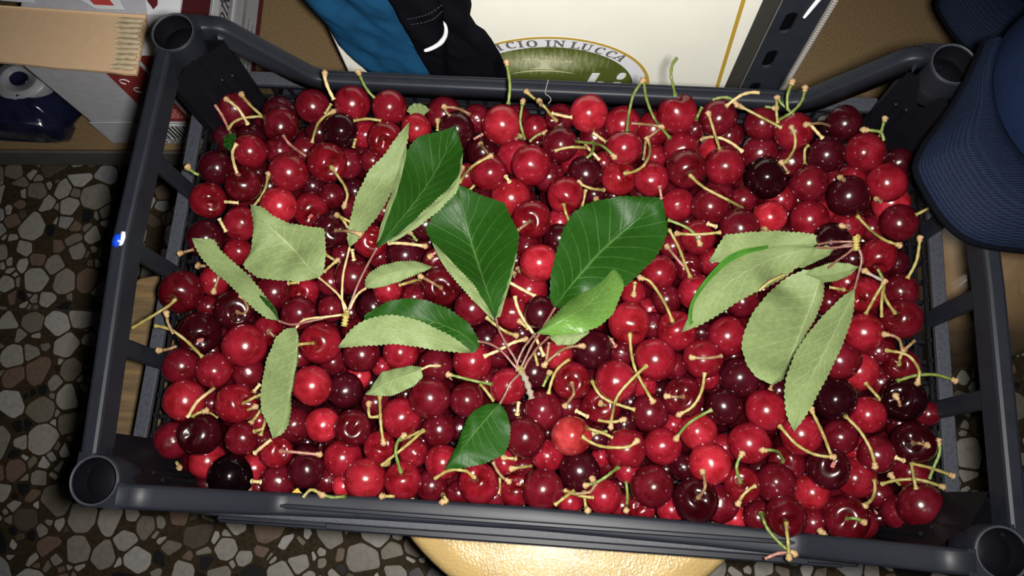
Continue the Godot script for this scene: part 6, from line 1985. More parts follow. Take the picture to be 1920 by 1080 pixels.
	stem(72, "y", 1, "", [146.6,541.9,-117.4, 142.9,542.4,-119.1, 138.5,539.8,-123.2, 134.3,542.5,-123.6, 129.3,542.5,-126.3, 124.2,542.5,-129, 120.5,542.5,-130.9])
	stem(50, "g", 0, "", [93,536,-124, 92.5,542.5,-122.3, 94.4,542.5,-127.2, 95.1,542.5,-128.8])
	stem(70, "y", 1, "", [34.5,525.2,-74.9, 30.9,530.4,-73, 26.4,534.2,-71.8, 20.5,535.5,-73.3, 17.8,535.4,-75.3])
	stem(59, "y", 0, "", [22.6,529.3,-72.6, 22,529,-69, 21.3,526.9,-64.7, 20.8,524.2,-62])
	stem(61, "r", 0, "", [69.5,538.9,-73.2, 69.7,539.4,-71.6, 70.6,538.3,-67.7, 71,537.2,-66.7])
	stem(53, "y", 1, "", [145.1,539.3,-122.2, 143.6,542.5,-126, 143.2,543.9,-131.7, 143.6,544.2,-137.1])
	stem(-1, "g", 0, "green stalk, nearest front-right of the tall bare back stem", [152.4,548.7,-124.1, 149.3,550.2,-125.6, 144.4,551.4,-129.4, 142.5,551.4,-132.5])
	stem(-1, "g", 1, "green stalk with knob, nearest right of the tall bare back stem", [141.5,573.2,-114.1, 140.9,574.5,-116.5, 140.5,576.4,-121.7, 142.2,577.3,-127.4, 143.3,577.3,-130.4])
	stem(-1, "g", 1, "green stalk with knob, second right of the tall bare back stem", [145.1,541.9,-122.9, 147.6,547.1,-122.9, 150,550.5,-123.6, 153.8,551.4,-127.2, 156.7,552.2,-131.5, 157.9,552.7,-135.1, 158.7,553.2,-140.1])
	stem(-1, "g", 1, "green stalk with knob, second front-right of the tall bare back stem", [136.1,542.5,-131.6, 137.5,542.5,-131.5, 141.7,542.5,-131, 143.1,542.5,-130.8])
	stem(78, "y", 1, "", [152.6,528.3,-99.5, 154.2,533.9,-101.3, 154.7,541.2,-103.3, 154.7,543.7,-106.1, 154,545.3,-111.1, 152,545.8,-115.8])
	stem(66, "b", 1, "", [150.2,541.8,-86.6, 149.1,543,-87.4, 146.6,543.9,-90.7, 145.9,543.5,-92.2])
	stem(74, "b", 1, "", [188.4,516.8,-131.7, 181,531.7,-125.5, 171.6,542.5,-121.6, 164.3,546.4,-118.8, 161.5,545.9,-118.5])
	stem(75, "p", 0, "", [172.8,541.2,-112, 169.9,543.1,-113.7, 166.5,544.3,-116.8, 164.4,544.2,-119.5])
	stem(79, "y", 0, "", [165.7,527.7,-99.3, 164.3,531.5,-101.1, 163.5,535,-105.9, 165.7,534.8,-109.1])
	stem(-1, "g", 1, "green stalk with knob, nearest behind-left of the woven cap brim", [201.1,566.2,-99.8, 198.7,568.5,-103.9, 193.5,569,-104.7, 188.9,568.3,-105.2])
	stem(76, "g", 1, "", [206.5,548.1,-111.2, 206.8,549.8,-114, 207.8,550.9,-118.5, 208.9,550.8,-122.2])
	stem(85, "b", 1, "", [211.7,531,-74.4, 210.7,532.1,-74.3, 210,532.3,-74.8, 209.8,531.4,-75.5])
	stem(80, "b", 1, "", [184.3,543.5,-82.7, 183.4,544.6,-82.6, 182.6,544.8,-83, 182.3,543.9,-83.8])
	stem(138, "y", 1, "", [197,530.1,-64.1, 200,529.7,-60.8, 202.9,529,-58.1, 205.2,532.6,-52.9, 205.5,541.4,-46.6, 208.1,545.4,-42.7, 210.9,547,-40.9, 215.5,546,-40])
	stem(140, "y", 1, "", [225,549.5,-58.9, 227.2,550.4,-60.1, 232.1,551.4,-62.9, 237.7,551.3,-65.6, 240.7,550.7,-67])
	stem(144, "y", 1, "", [220.9,542.5,-19.8, 222.4,543.9,-23.1, 223.9,545,-26.2, 225.6,546.4,-31.2, 226.4,547.5,-36.5, 226.8,548.1,-40.2, 227.3,548.5,-44.3])
	stem(-1, "b", 1, "brown stalk with knob, nearest behind-left of the right sprig's yellow spur", [186.6,543.4,-50.7, 185,544.5,-50.5, 183.3,544.6,-50.7, 182.4,543.8,-51.3])
	stem(125, "b", 1, "", [139.4,533.4,-48.9, 138.4,534.5,-48.8, 137.3,534.7,-49.2, 136.8,533.8,-49.9])
	stem(211, "y", 1, "", [194.8,542.7,4.2, 196.6,543.3,0.5, 200.1,541.8,-5.1, 201.3,543.2,-7.9, 203.1,546.4,-12.2, 205.4,546.5,-15.9])
	stem(-1, "y", 0, "yellow-green stalk, nearest front-right of the right sprig's yellow spur", [205.3,540.3,4.7, 204.6,542.3,0.9, 204.2,543.7,-2.7, 205.4,542.5,-8.6, 207,540.5,-13.2, 209.7,536.2,-18.9])
	stem(149, "y", 0, "", [214.7,538,1.4, 208.7,543.2,-2.8, 207.7,540.1,-8.6, 208.4,537.4,-12.8, 209.3,536.9,-18.6])
	stem(-1, "g", 0, "green stalk, nearest front-right of the right sprig's yellow spur", [203.5,542.4,-24.8, 204.7,542.8,-21.9, 205.8,542.3,-20.1, 208,540.4,-17.8])
	stem(-1, "w", 1, "grey stalk with knob, nearest front-right of the right sprig's yellow spur", [205.9,544.6,-16.9, 202.5,545.9,-17.8, 197,546.8,-20.1, 194.4,546.4,-21.8])
	stem(146, "y", 0, "", [189.5,522.5,-16.3, 185.3,525.1,-15.9, 182.9,525.8,-16, 179.9,525,-16.6])
	stem(-1, "y", 0, "yellow-green stalk, nearest right of the pale leaf with bright green rim", [130.2,545.9,-6.1, 132.1,547,-7.9, 136.4,548.2,-11.6, 141.7,548.2,-14.6, 144.5,547.7,-16.1])
	stem(212, "y", 1, "", [210.5,532.5,23.6, 212.9,536.7,24.9, 215.7,538.7,25.7, 219.9,540,27.5, 223.1,540.7,31.1, 223,545.5,36.1, 222.6,547.3,39.8, 222,546,44.2])
	stem(216, "g", 1, "", [212.1,540.6,43.5, 215.6,541.3,42.2, 220.6,541.8,40.3, 225.4,542.1,39.2, 231.8,542,38.5, 236.8,541.4,38.7, 242.3,540.4,39.8, 246.5,539.4,40.7])
	stem(-1, "b", 1, "brown stalk with knob, nearest right of the lowest right-sprig leaf", [216.2,540.4,22.9, 214.1,542.7,18.7, 210.4,543.1,16.6, 206.1,541.9,15.8])
	stem(-1, "b", 0, "brown stalk, nearest right of the lowest right-sprig leaf", [223.4,541.7,18.6, 220.8,542.4,21, 219.4,542.1,22.4, 217.7,540.5,24.2])
	stem(215, "y", 1, "", [217.8,532.2,31.6, 215.7,538.4,29.2, 216.2,538.8,27.5, 218.2,538.1,24.3])
	stem(214, "y", 0, "", [199.1,527.8,44.1, 200.1,530.2,46.7, 203.1,532.9,51.7, 205.4,531.8,53.7])
	stem(-1, "b", 1, "brown stalk with knob, nearest front-right of the lowest right-sprig leaf", [212.1,543.4,58.6, 211.2,544.9,56.9, 210.2,545.5,55, 209.5,544.8,53.4])
	stem(220, "b", 1, "", [142.2,527.5,48, 141.7,528.2,49.2, 141.4,527.9,50.8, 141.5,526.5,51.7])
	stem(-1, "y", 1, "yellow-green stalk with knob, nearest in front of the lowest right-sprig leaf", [170.3,546.1,89.5, 168.8,546.9,86.3, 168.3,543.5,81.2, 167.2,541.2,76.3, 164,544.5,72, 161.3,546,67.6, 159.7,546.3,64.4])
	stem(207, "y", 1, "", [143.6,538.2,74.4, 145.3,540.8,77.3, 148.2,542.1,81.2, 151.8,541.9,84.5, 155.8,541.5,87, 159,544.1,89.1, 162.2,547.2,90.5, 167.2,547.7,91, 171.1,547.2,91])
	stem(217, "y", 1, "", [180.2,542.7,66.2, 183,542.4,68.7, 186.5,542.8,72.3, 188.2,543.9,74.9, 190.4,544.8,78.9, 192.2,545.5,82.9, 193.4,545.4,85.6, 195.4,543.8,90.6, 196.7,542.2,94.2])
	stem(290, "b", 1, "", [220.3,539.6,79.4, 220,547.1,80, 221.5,547.4,80.2, 224.9,545.9,80.7])
	stem(-1, "g", 1, "green stalk with knob, nearest behind-left of the front right corner post", [231.8,532,98.9, 232.7,533.8,94.6, 234.3,535.4,89.6, 235.6,536.2,86.4, 236.6,536.9,81.6, 235.7,537.4,77.1])
	stem(-1, "g", 0, "green stalk, nearest behind-left of the front right corner post", [253.5,513.1,95, 251.5,515,91.4, 249.9,516.2,88.1, 247.6,517.6,83.4, 246.1,518.1,80.2, 244.6,518.3,76.5])
	stem(291, "y", 1, "", [219.5,537,91, 223.1,537.4,91.6, 228.9,536.6,92.4, 234.5,534.9,93.5, 240.2,533.8,95, 244.4,532.6,96.1])
	stem(292, "y", 0, "", [218.6,543.6,105.4, 217.4,544.6,101.1, 218.9,539.6,95.7, 219.8,536.7,91])
	stem(294, "y", 1, "", [209.3,518.9,103.2, 211.8,522.2,101.9, 215.6,526,100.5, 218.9,528.8,100, 223.5,529.5,99.5, 226,531.2,99.7, 229.9,533.4,100.6, 235.2,532.4,101.9, 239.1,531.5,102.8])
	stem(-1, "y", 1, "yellow-green stalk with knob, nearest behind-left of the front right corner post", [219,520.8,102.7, 217.2,522.8,101.8, 213.4,525.3,99.1, 212.7,524.7,98])
	stem(289, "p", 0, "", [209,541.9,88.6, 209.8,542.8,89.1, 211.5,542.5,89.6, 213.2,541.3,89.9])
	stem(286, "y", 1, "", [200,531.1,101, 200.6,530.8,105.5, 198.9,532.5,110.5, 195.6,536.6,113.4, 190.9,539.8,116.9])
	stem(298, "g", 1, "", [180,540.2,124.9, 180.7,547,124.3, 184,547.5,124.6, 187.2,545.9,125.9])
	stem(-1, "y", 1, "yellow-green stalk with knob, nearest behind-right of the stems crossing front rail", [171.5,531.3,134.7, 170.2,532.6,134.2, 165.7,542.5,133.3, 164.8,542.5,132.9])
	stem(296, "y", 1, "", [144.4,545.3,129.3, 142.9,551.2,134.1, 142.8,553.4,138.9, 143.5,551.8,143.8, 144.2,549.9,147.7])
	stem(278, "g", 1, "", [133.8,532,125.3, 132.4,542.5,128.8, 133.8,542.5,132, 136.5,542.5,135.8, 139.8,542.5,139.2, 143,542.5,142.1, 145.9,542.5,144, 149.3,542.5,145.8])
	stem(-1, "r", 0, "pinkish stalk, nearest left of the stems crossing front rail", [132.9,542.5,149.9, 135.2,542.5,148.7, 140.1,542.5,146.5, 145.3,542.5,145.6, 147.9,542.5,145.4])
	stem(272, "g", 1, "", [120.7,537.8,108.5, 118.5,541.9,105.4, 116.7,544.7,100.4, 118.2,544.5,95.4, 119.9,544.4,92.6])
	stem(283, "g", 1, "", [150.6,519.8,93.4, 144.2,533.6,89.5, 137.1,543.3,89.1, 132.6,543.1,89.4])
	stem(270, "b", 1, "", [95,543.8,118.9, 96.6,548.7,115.8, 97.5,551.1,112.6, 97.5,548.1,107.5, 97.1,545.3,104.4])
	stem(282, "y", 1, "", [127.7,543.3,110, 123.6,544,112.6, 120.2,543,116.5, 118.7,540.2,120.5])
	stem(267, "g", 1, "", [55.3,523.6,112, 55.9,523.3,114.7, 56.7,521.7,120.3, 56.7,519.8,126.1, 54.2,542.5,128.6])
	stem(258, "g", 1, "", [49.5,533.1,104.5, 45.3,539.6,107.8, 42.3,541.6,110.3, 38.1,540.6,113.3, 35.2,539.3,114.7, 30.6,537.3,116.1])
	stem(269, "b", 1, "", [36,538.9,115.5, 35.4,540.2,114.6, 34.7,540.6,113.3, 34.2,539.8,112.4])
	stem(251, "y", 0, "", [13.2,539.1,128.4, 16.8,540.5,125.3, 19.6,538.6,123, 23.6,534.1,119.9])
	stem(273, "y", 0, "", [18.8,532.6,119.9, 21.4,534.7,120.7, 26.7,540,122.2, 32.1,541.7,122.8, 34.9,541,122.8])
	stem(264, "y", 1, "", [29.6,540.1,119.4, 29.9,540.3,122.3, 30.9,538.9,127.6, 31.9,542.5,130.2])
	stem(-1, "b", 0, "brown stalk, nearest front-right of the small dark pear-shaped leaf", [35.9,541.3,115.5, 33.2,542.6,119.6, 29.7,542.9,120.6, 24.8,541.8,121.6])
	stem(254, "y", 1, "", [26.9,537.3,87.8, 30.8,539,90.4, 35.9,540.3,92.6, 40.6,543,93.6, 45.3,546,93.8, 50.3,546.4,93.5, 54.8,546,92.5, 58.5,546,89.4])
	stem(279, "y", 0, "", [30.4,538.2,83.1, 33.3,537.7,83.7, 37,538.5,84.6, 42.2,540.2,86.5, 44.9,539.5,87.6])
	stem(-1, "g", 1, "green stalk with knob, nearest front-right of the middle sprig's grey spur", [42.1,533,83.6, 38.5,534.1,84.6, 36.2,534.1,85.1, 32.8,532.9,85.9])
	stem(-1, "y", 1, "yellow-green stalk with knob, nearest front-right of the middle sprig's grey spur", [37.3,525.9,76.6, 41.8,528.5,77.4, 47.2,530.4,77.3, 51.8,529.7,75.7])
	stem(195, "y", 1, "", [63.2,545.3,44.4, 60.1,547.6,47.5, 56.1,548.9,51.7, 52.6,549.3,55.7, 49.4,548.7,59.5, 46.8,547.7,63.4, 45.2,544.8,67.5, 45.2,534.6,71.2, 44.9,529.3,75.8, 44.7,528.2,80.1])
	stem(134, "y", 1, "", [53.6,536.5,22.9, 54.3,535.8,30, 55,536.7,35.9, 55.8,540,41.6, 57.3,540.9,46.3, 60.6,537.6,51.7, 63.2,539.2,56.5, 65.6,542.8,61.6, 67.8,542,64.7])
	stem(204, "y", 0, "", [58,539.2,70.3, 54.1,539,69.4, 48.8,537.6,67.9, 43.8,538.7,66.6, 40.5,539.2,65.3, 36.6,539.6,62.9, 33.5,538.8,58.5, 31.7,534.9,53.9])
	stem(180, "b", 1, "", [19.4,538.7,56.7, 20.8,543.3,63, 19.2,541.9,66.2, 16.3,537,70])
	stem(-1, "b", 1, "brown stalk with knob, nearest right of the middle sprig's grey spur", [41,531,67.8, 40.1,532.1,67.7, 38.9,532.3,67.4, 38.2,531.3,67])
	stem(205, "b", 1, "", [86.2,539.4,60.7, 81.4,545.7,61.9, 79.4,545.8,62, 75.9,544.3,61.6])
	stem(200, "y", 1, "", [98.4,542.6,45.8, 97.9,542.6,50, 97.3,543.4,53.9, 95.6,545,59.1, 93.4,544.5,63.6, 90.6,543.5,67.3, 87.7,542.6,69.4, 84.2,541.1,71.4])
	stem(198, "b", 1, "", [107.4,546.8,35.8, 102.9,548.1,37.2, 97.6,548.5,38.1, 94,548.3,38.2, 89.9,547,37.9])
	stem(193, "y", 1, "", [79.9,536.8,14.8, 77.1,540.2,10, 75.1,537.4,4.2, 73.1,532.7,-1.6, 70.9,535.3,-3.8, 67.4,537.9,-7.6, 63.7,539.2,-10.7, 58.8,539.6,-11.8])
	stem(196, "r", 0, "", [45.1,534.2,31.2, 44.3,535.6,30.4, 43.2,536,29, 42.5,535.3,27.7])
	stem(206, "g", 1, "", [103.2,540.7,67.5, 99.4,540.2,69.7, 95.5,536.5,72.2, 93.1,534.7,73.9, 89.2,535.1,77.2, 85.2,538.5,81.9, 82.8,539,85.6])
	stem(208, "p", 0, "", [23.3,529.6,72.3, 24.6,530.2,72.9, 28.6,529.6,74.6, 30,528.5,75])
	stem(67, "g", 1, "", [73.7,547.7,-48.1, 78,547.8,-46.7, 83.4,547.5,-44.8, 88.3,546.4,-42.5, 92.2,544.5,-39.6, 94.7,542.6,-35.6])
	stem(131, "y", 0, "", [90.1,538.7,-13.8, 88.3,538.6,-18.2, 87,537.2,-22.4, 85.4,536,-27.7, 83.6,534.1,-33.7, 81.3,532.5,-39.5, 79.1,533.6,-42.8, 76.7,534.5,-46.5])
	stem(-1, "r", 1, "pinkish stalk with knob, nearest right of the largest dark glossy leaf", [87.2,533.4,-21.9, 85.1,534.6,-23.6, 81.3,534.7,-27.9, 78.2,530.8,-33.5, 76.7,528.8,-36.4])
	stem(124, "y", 1, "", [106.8,545.5,-42.4, 102.7,546.2,-41.5, 99,546,-40.9, 93.6,545.5,-40.4, 88.1,545.1,-40.2, 84.7,543.8,-40.7, 81.2,540.2,-41.9])
	stem(126, "p", 0, "", [99,546.8,-47.2, 100.2,547.6,-46.4, 102.2,547.4,-45.9, 103.9,546.2,-45.9])
	stem(43, "y", 0, "", [8.5,534.7,-60.5, 9.9,537.7,-53.7, 11.7,534.6,-50.7, 13.3,529.4,-48.9])
	stem(-1, "b", 1, "brown stalk with knob, nearest behind the largest dark glossy leaf", [32.2,519.2,-68.1, 31.6,520.4,-68.3, 30.8,520.7,-69.2, 30.2,519.9,-70.2])
	stem(-1, "b", 1, "brown stalk with knob, nearest behind the pale leaf with bright green rim", [134.3,537.3,-46.5, 134.5,538.4,-46.8, 135.2,538.6,-47.6, 135.9,537.7,-48.5])
	stem(133, "y", 1, "", [55.9,535.3,-9.3, 55.8,535.8,-7.7, 55.6,534.8,-3.7, 55.6,533.6,-2.5])
	stem(29, "b", 1, "", [-69.9,541.7,-115.5, -71.5,543.1,-116.3, -72.9,543.7,-118.2, -73.9,543.2,-120.6])
	stem(31, "b", 0, "", [-57.4,533.3,-121, -62.2,535.1,-122.8, -67.2,542.5,-120.9, -72.6,542.5,-121])
	stem(30, "y", 1, "", [-79.6,527.1,-111.6, -79.5,528.5,-112.9, -79.6,529.1,-115.3, -79.8,528.6,-117.5])
	stem(32, "g", 1, "", [-28.8,580.2,-105.5, -28.5,581.8,-109.2, -28.3,583.7,-114.7, -28.9,585.1,-119.9, -30.2,586.2,-125.6, -31.2,586.6,-130])
	stem(-1, "g", 1, "green stalk with knob, nearest in front of the tall knobbed back stem", [-19.8,530,-106.7, -21.3,535.1,-109, -23,538.4,-113.9, -23.2,539.3,-117.5, -22.6,542.5,-122.6, -22.2,542.5,-127.5])
	stem(-1, "g", 1, "green stalk with knob, nearest front-right of the tall knobbed back stem", [-16.5,526.8,-106.4, -13.8,528.4,-108.8, -10.1,528.8,-111.3, -6.4,528,-113.1])
	stem(35, "y", 1, "", [0.4,528.3,-122.3, -3.3,534.7,-122.8, -7.1,542.5,-123.9, -11.7,542.5,-127.9, -16,542.7,-131.1, -20.1,543.1,-134.6])
	stem(-1, "b", 1, "brown stalk with knob, nearest front-right of the tall knobbed back stem", [-8.9,579.3,-106.2, -9.1,580.4,-106.4, -9.4,580.7,-107.3, -9.7,579.9,-108.5])
	stem(40, "y", 1, "", [-61.7,524.3,-75.7, -58.8,529,-77.9, -53.9,541.3,-78.2, -49.2,546.9,-79.9, -44.1,547.2,-83.2, -40.4,546.9,-85.7])
	stem(36, "b", 1, "", [-41.7,543.5,-87.9, -44.1,541.7,-91.4, -45.9,538.6,-94.5, -49,531.1,-100.7])
	stem(38, "y", 0, "", [-51.3,522.7,-75.3, -52.2,523.4,-73.8, -53.6,523.1,-72.2, -54.8,521.9,-71.4])
	stem(42, "p", 0, "", [-27.3,542.5,-70.5, -27.9,543.7,-71, -28.9,544.1,-72.2, -29.6,543.4,-73.4])
	stem(-1, "r", 0, "pinkish stalk, nearest behind-right of the dark leaf with pale rims", [-53.8,529.6,-105.2, -52.2,530.8,-105.7, -50.2,531,-107, -48.8,530.2,-108.4])
	stem(24, "y", 0, "", [-116.1,538.9,-110.9, -118.9,539.7,-110.9, -125,540.1,-111.2, -131.4,538.5,-110.9, -134.5,537.5,-110.6])
	stem(25, "y", 0, "", [-134.3,530.5,-99.9, -134.2,531.1,-98.1, -134.5,530.7,-96.3, -135,529.4,-95.5])
	stem(-1, "g", 1, "green stalk with knob, nearest behind the long narrow pale leaf", [-119.6,548.4,-122.3, -123.1,550.2,-125, -126.7,551.8,-129.4, -128.9,552.6,-133.2, -131.4,553,-137.9])
	stem(-1, "b", 1, "brown stalk with knob, nearest right of the dark leaf with pale rims", [-60.9,525.5,-81.6, -60.7,526.7,-82.2, -60.7,527,-83.5, -60.7,526.3,-84.9])
	stem(37, "b", 1, "", [-25.4,530.6,-106.6, -24.8,531.7,-106.5, -24.1,531.8,-107.1, -23.6,530.9,-107.9])

func put_leaves() -> void:
	sprig(1, "left sprig of six cherry leaves, mostly pale undersides, on a short yellow spur", [-121,548.4,22.5], [-121,548.4,22.5, -121.1,548.4,26.9, -121.5,548.4,31.9])
	sprig(2, "middle sprig of glossy dark and folded leaves on a grey woody spur", [-13.7,551.5,51.4], [-13.7,551.5,51.4, -10.7,551.5,54.1, -7.8,551.5,59, -5.6,551.5,64.6, -4,551.5,69.2])
	sprig(3, "right sprig of drooping pale leaves fanned from a yellow spur", [186.5,554.3,-41], [186.5,554.3,-41, 186.4,554.3,-36.9, 186.5,554.3,-32.2])
	leaf(1, "U", "long narrow leaf, pale side up", -3, [-126,541.9,-20.2, -127.7,541.6,-24.7, -128.5,541.4,-29.3, -128.3,541.1,-34, -128,540.6,-38.8, -127.9,539.5,-43.8, -128,537.5,-49.2, -128.1,535.2,-54.7, -127.5,533.6,-59.9, -126.2,532.8,-64.6, -124.8,532.4,-69.3, -123.3,532.4,-73.8, -121.2,532.9,-77.9, -118.2,533.8,-81.2, -115.1,535,-84.5, -112,536.3,-87.7, -109.3,537.4,-91.2, -107,538.3,-95, -104.8,538.7,-99.1, -102.5,538.7,-103.3, -99.8,538.3,-107.3, -97,538,-111.2], [-125.6,543.1,-19.9, -125.1,542.9,-24.3, -124.5,542.7,-28.7, -123.8,542.4,-33.1, -122.7,541.8,-37.5, -121.8,540.7,-42.1, -121,539,-47, -119.9,537,-51.8, -118.6,535.6,-56.5, -117.3,534.4,-61.2, -116,533.1,-65.9, -114.5,532.2,-70.5, -112.8,532.3,-74.7, -110.9,533.2,-78.6, -108.5,534.5,-82.1, -106.2,535.8,-85.6, -103.9,537,-89.3, -102.2,538,-93.2, -100.5,538.6,-97.3, -99.1,539,-101.6, -97.9,539.2,-106, -96.8,539.2,-110.7], [-126,541.9,-20.2, -123.3,541.8,-23.6, -120.6,541.7,-27, -118,541.6,-30.5, -115.7,541.3,-34.4, -113.6,540.6,-38.3, -111.5,539.4,-42.5, -109.7,537.8,-47, -107.9,536.4,-51.4, -106.6,535.1,-56.2, -105.6,533.4,-61.2, -104.9,530.5,-66.8, -104.2,528.6,-72.2, -103.1,529.1,-76.7, -101.8,530.4,-80.8, -100.6,532.1,-84.8, -99.5,533.7,-88.9, -98.4,535.1,-93, -97.6,536.2,-97.3, -97.3,537.2,-101.8, -97.1,537.8,-106.4, -97,538,-111.2])
	petiole("stem_p", [-125.6,543.1,-19.9, -125.8,545.9,-10.4, -126.1,548,-1.3, -125.4,549.1,7.5, -124.3,549.1,16, -121.5,548.4,23.8])
	leaf(1, "T", "dark leaf with pale folded rims", -2, [-108.1,543.6,-20.3, -107.6,543.4,-25.4, -107,543.1,-30.5, -105.9,542.4,-35.6, -104.9,541.1,-40.9, -103.9,539.4,-46.4, -103,537.8,-51.9, -102,536.4,-57.4, -101.4,533.6,-63.6, -101.4,529.5,-70.4, -100.6,528.7,-76, -99.4,530,-80.7, -98.5,531.9,-85.4, -97.6,533.8,-90, -96.1,535.2,-94.5, -93.4,536.1,-98.7, -89.6,536.9,-101.6, -84.6,538.1,-102.7, -79.5,540.2,-103.4, -74.5,542.2,-104.3, -69.5,543.7,-105.4, -64.7,544.7,-106.8], [-107.8,544.8,-20, -105.5,544.7,-23.8, -103.1,544.5,-27.6, -100.8,544.1,-31.5, -98.6,543.3,-35.6, -96.4,542.3,-39.8, -94.2,541.4,-44, -91.9,540.9,-48, -89.5,540.5,-52, -87.2,540.1,-56.1, -85,539.4,-60.5, -82.8,538.6,-64.8, -80.8,537.6,-69.3, -79.2,535.4,-74.5, -77.5,533.9,-79.6, -75.5,534.8,-83.7, -73.4,537,-87.2, -71.3,539.5,-90.6, -69.3,541.9,-94.1, -67.4,543.8,-97.8, -65.9,545.1,-101.9, -64.6,545.9,-106.3], [-108.1,543.6,-20.3, -104.3,543.6,-23.4, -100.5,543.5,-26.4, -96.9,543.3,-29.7, -93.4,542.8,-33.2, -89.9,542.2,-36.7, -86.9,541.6,-40.7, -83.7,541.3,-44.7, -80.5,541.2,-48.5, -77.2,541.2,-52.2, -73.7,541.4,-55.8, -70.2,541.7,-59.3, -66.8,542.2,-63, -63.8,543.1,-66.8, -60.8,544.4,-70.5, -59.7,545,-75.4, -58.9,545.1,-80.6, -58.5,545.1,-85.9, -59.3,544.6,-91.4, -61.1,544.3,-96.6, -62.9,544.5,-101.7, -64.7,544.7,-106.8])
	fold("U", [-106.3,545.2,-25.6, -104.6,544.2,-34.5, -103.3,541.3,-44.1, -101.8,538.3,-53.9, -100.7,534,-64.5, -100.1,530.6,-75.1, -98.5,532.5,-83.7, -97.3,535.4,-91.9], [-108.3,545.7,-22.5, -107.1,545.1,-32.5, -106.2,542.1,-43.5, -104.8,538.8,-54.5, -103.9,533.8,-66.6, -102.7,531.5,-77.9, -100.4,534.4,-87.2, -97.8,537.2,-96.5])
	fold("U", [-98.7,545,-27.2, -91.7,544,-34.1, -85.4,542.8,-41.9, -79,542.4,-49.6, -72.1,542.7,-56.8, -65.3,543.8,-63.9, -60.2,545.6,-71.9, -59.4,546.2,-82.3], [-100.5,545.8,-23.2, -91.1,544.7,-29.4, -82.5,543.7,-36.8, -74.3,543.1,-44.8, -66.6,543.4,-53.3, -59.9,544.7,-62.5, -58.4,546.4,-73.6, -58.2,546.8,-85.8])
	petiole("petiole", [-107.8,544.8,-20, -110.7,547.3,-10.8, -113.5,549.1,-1.9, -116.1,549.8,6.8, -118.3,549.4,15.4, -120.5,548.4,23.8])
	leaf(1, "U", "broad leaf, pale side up", 2, [-143.5,540,0, -147.9,539.5,0.9, -152.1,539.5,2, -156.2,539.8,3.2, -160.6,540,3.1, -165,540.3,3.1, -169.4,540.4,3.1, -173.8,540.4,2.8, -178.3,540.3,2.6, -182.9,540,2, -187.4,538.6,-0.8, -192.2,536.5,-3.8, -195.1,535.2,-7.2, -194,534.5,-11.6, -192.7,534.3,-15.9, -192,535,-20.2, -191.6,536.2,-24.5, -191.1,537.6,-28.7, -191.2,539.2,-32.8, -191.9,540.6,-37, -192.8,541.6,-41.2, -193.8,542.3,-45.7], [-143.1,541.2,0.3, -145.8,540.4,-2, -148.4,539.6,-4.4, -151.1,538.8,-6.7, -153.7,537.9,-9.3, -156.5,536.4,-12, -159.6,533.9,-15.1, -162.9,531.2,-18.2, -165.7,530.3,-20.7, -168,530.7,-22.9, -170.2,531.6,-24.8, -172.3,532.9,-26.5, -174.4,534.3,-28.2, -176.5,535.8,-29.7, -178.6,537.2,-31.3, -180.6,538.7,-33, -182.5,540.1,-34.8, -184.4,541.3,-36.8, -186.5,542.2,-38.7, -188.7,542.9,-40.8, -191,543.3,-43, -193.3,543.5,-45.2], [-143.5,540,0, -141.3,540.3,-3, -141.1,540.3,-7, -140.9,540.6,-11, -140.7,541.1,-15, -141.3,541.6,-18.9, -141.9,542.3,-22.9, -142.4,542.9,-26.8, -143,543.4,-30.8, -146.1,543.4,-32.2, -150.4,542.8,-32.7, -154.8,541.7,-33.3, -159.4,540.1,-34.3, -163.9,538.9,-35.2, -168.2,538.6,-35.8, -171.9,539.2,-37, -175.6,540,-38.3, -179.1,540.9,-39.7, -182.2,541.8,-42, -185.5,542.4,-44.3, -189.6,542.4,-45.1, -193.8,542.3,-45.7])
	petiole("stem_p", [-143.1,541.2,0.3, -137.5,544.4,4.3, -132.2,546.9,8.3, -127.5,548.3,12.2, -124,548.7,16.5, -121.1,548.4,21.1])
	leaf(1, "U", "narrow folded leaf by the left wall", -3, [-163.5,544.6,30.3, -167.2,544.7,29.7, -170.8,544.8,29.2, -174.2,544.8,27.3, -177.5,544.8,25.2, -180.7,544.9,23.1, -183.7,545,20.7, -186.7,545.1,18.2, -189.7,545.1,15.7, -192.9,544.9,13.2, -196.3,544.3,10.6, -199.8,543.3,7.8, -203.5,542.2,5.2, -207.2,541.4,2.8, -210.7,541.1,0.5, -213.9,541,-2.1, -216.9,541,-4.9, -219.9,541,-7.7, -222.6,540.9,-10.8, -225.2,540.8,-14.1, -227.4,540.6,-17.7, -229.4,540.4,-21.4], [-163.1,545.8,30.5, -165.9,545.7,27.9, -168.7,545.4,25.2, -171.6,545.1,22.5, -174.4,544.8,19.7, -177.1,544.6,17, -179.9,544.6,14.3, -182.8,544.5,11.6, -185.8,544.2,9, -189,543.4,6.3, -192.6,542,3.4, -196.4,540.3,0.5, -199.9,539.2,-2.3, -203.2,538.9,-4.7, -206.3,539.1,-7, -209.4,539.5,-9.2, -212.5,540,-11.3, -215.5,540.5,-13.5, -218.6,540.9,-15.6, -221.9,541.3,-17.5, -225.3,541.5,-19.2, -228.8,541.6,-21], [-163.5,544.6,30.3, -165.7,544.4,26.8, -168,544,23.3, -170.3,543.5,19.8, -173.1,543.1,16.6, -176,542.8,13.5, -178.8,542.6,10.5, -181.9,542.3,7.5, -185.1,541.5,4.3, -188.7,540,1.1, -192.9,538,-2, -196.8,536.6,-4.8, -200.3,536.4,-7.4, -203.6,536.7,-9.9, -206.8,537.2,-12.3, -209.9,537.8,-14.6, -212.4,538.4,-17.7, -214.6,538.8,-21.1, -217.9,539.3,-22.1, -221.7,539.8,-21.8, -225.5,540.2,-21.6, -229.4,540.4,-21.4])
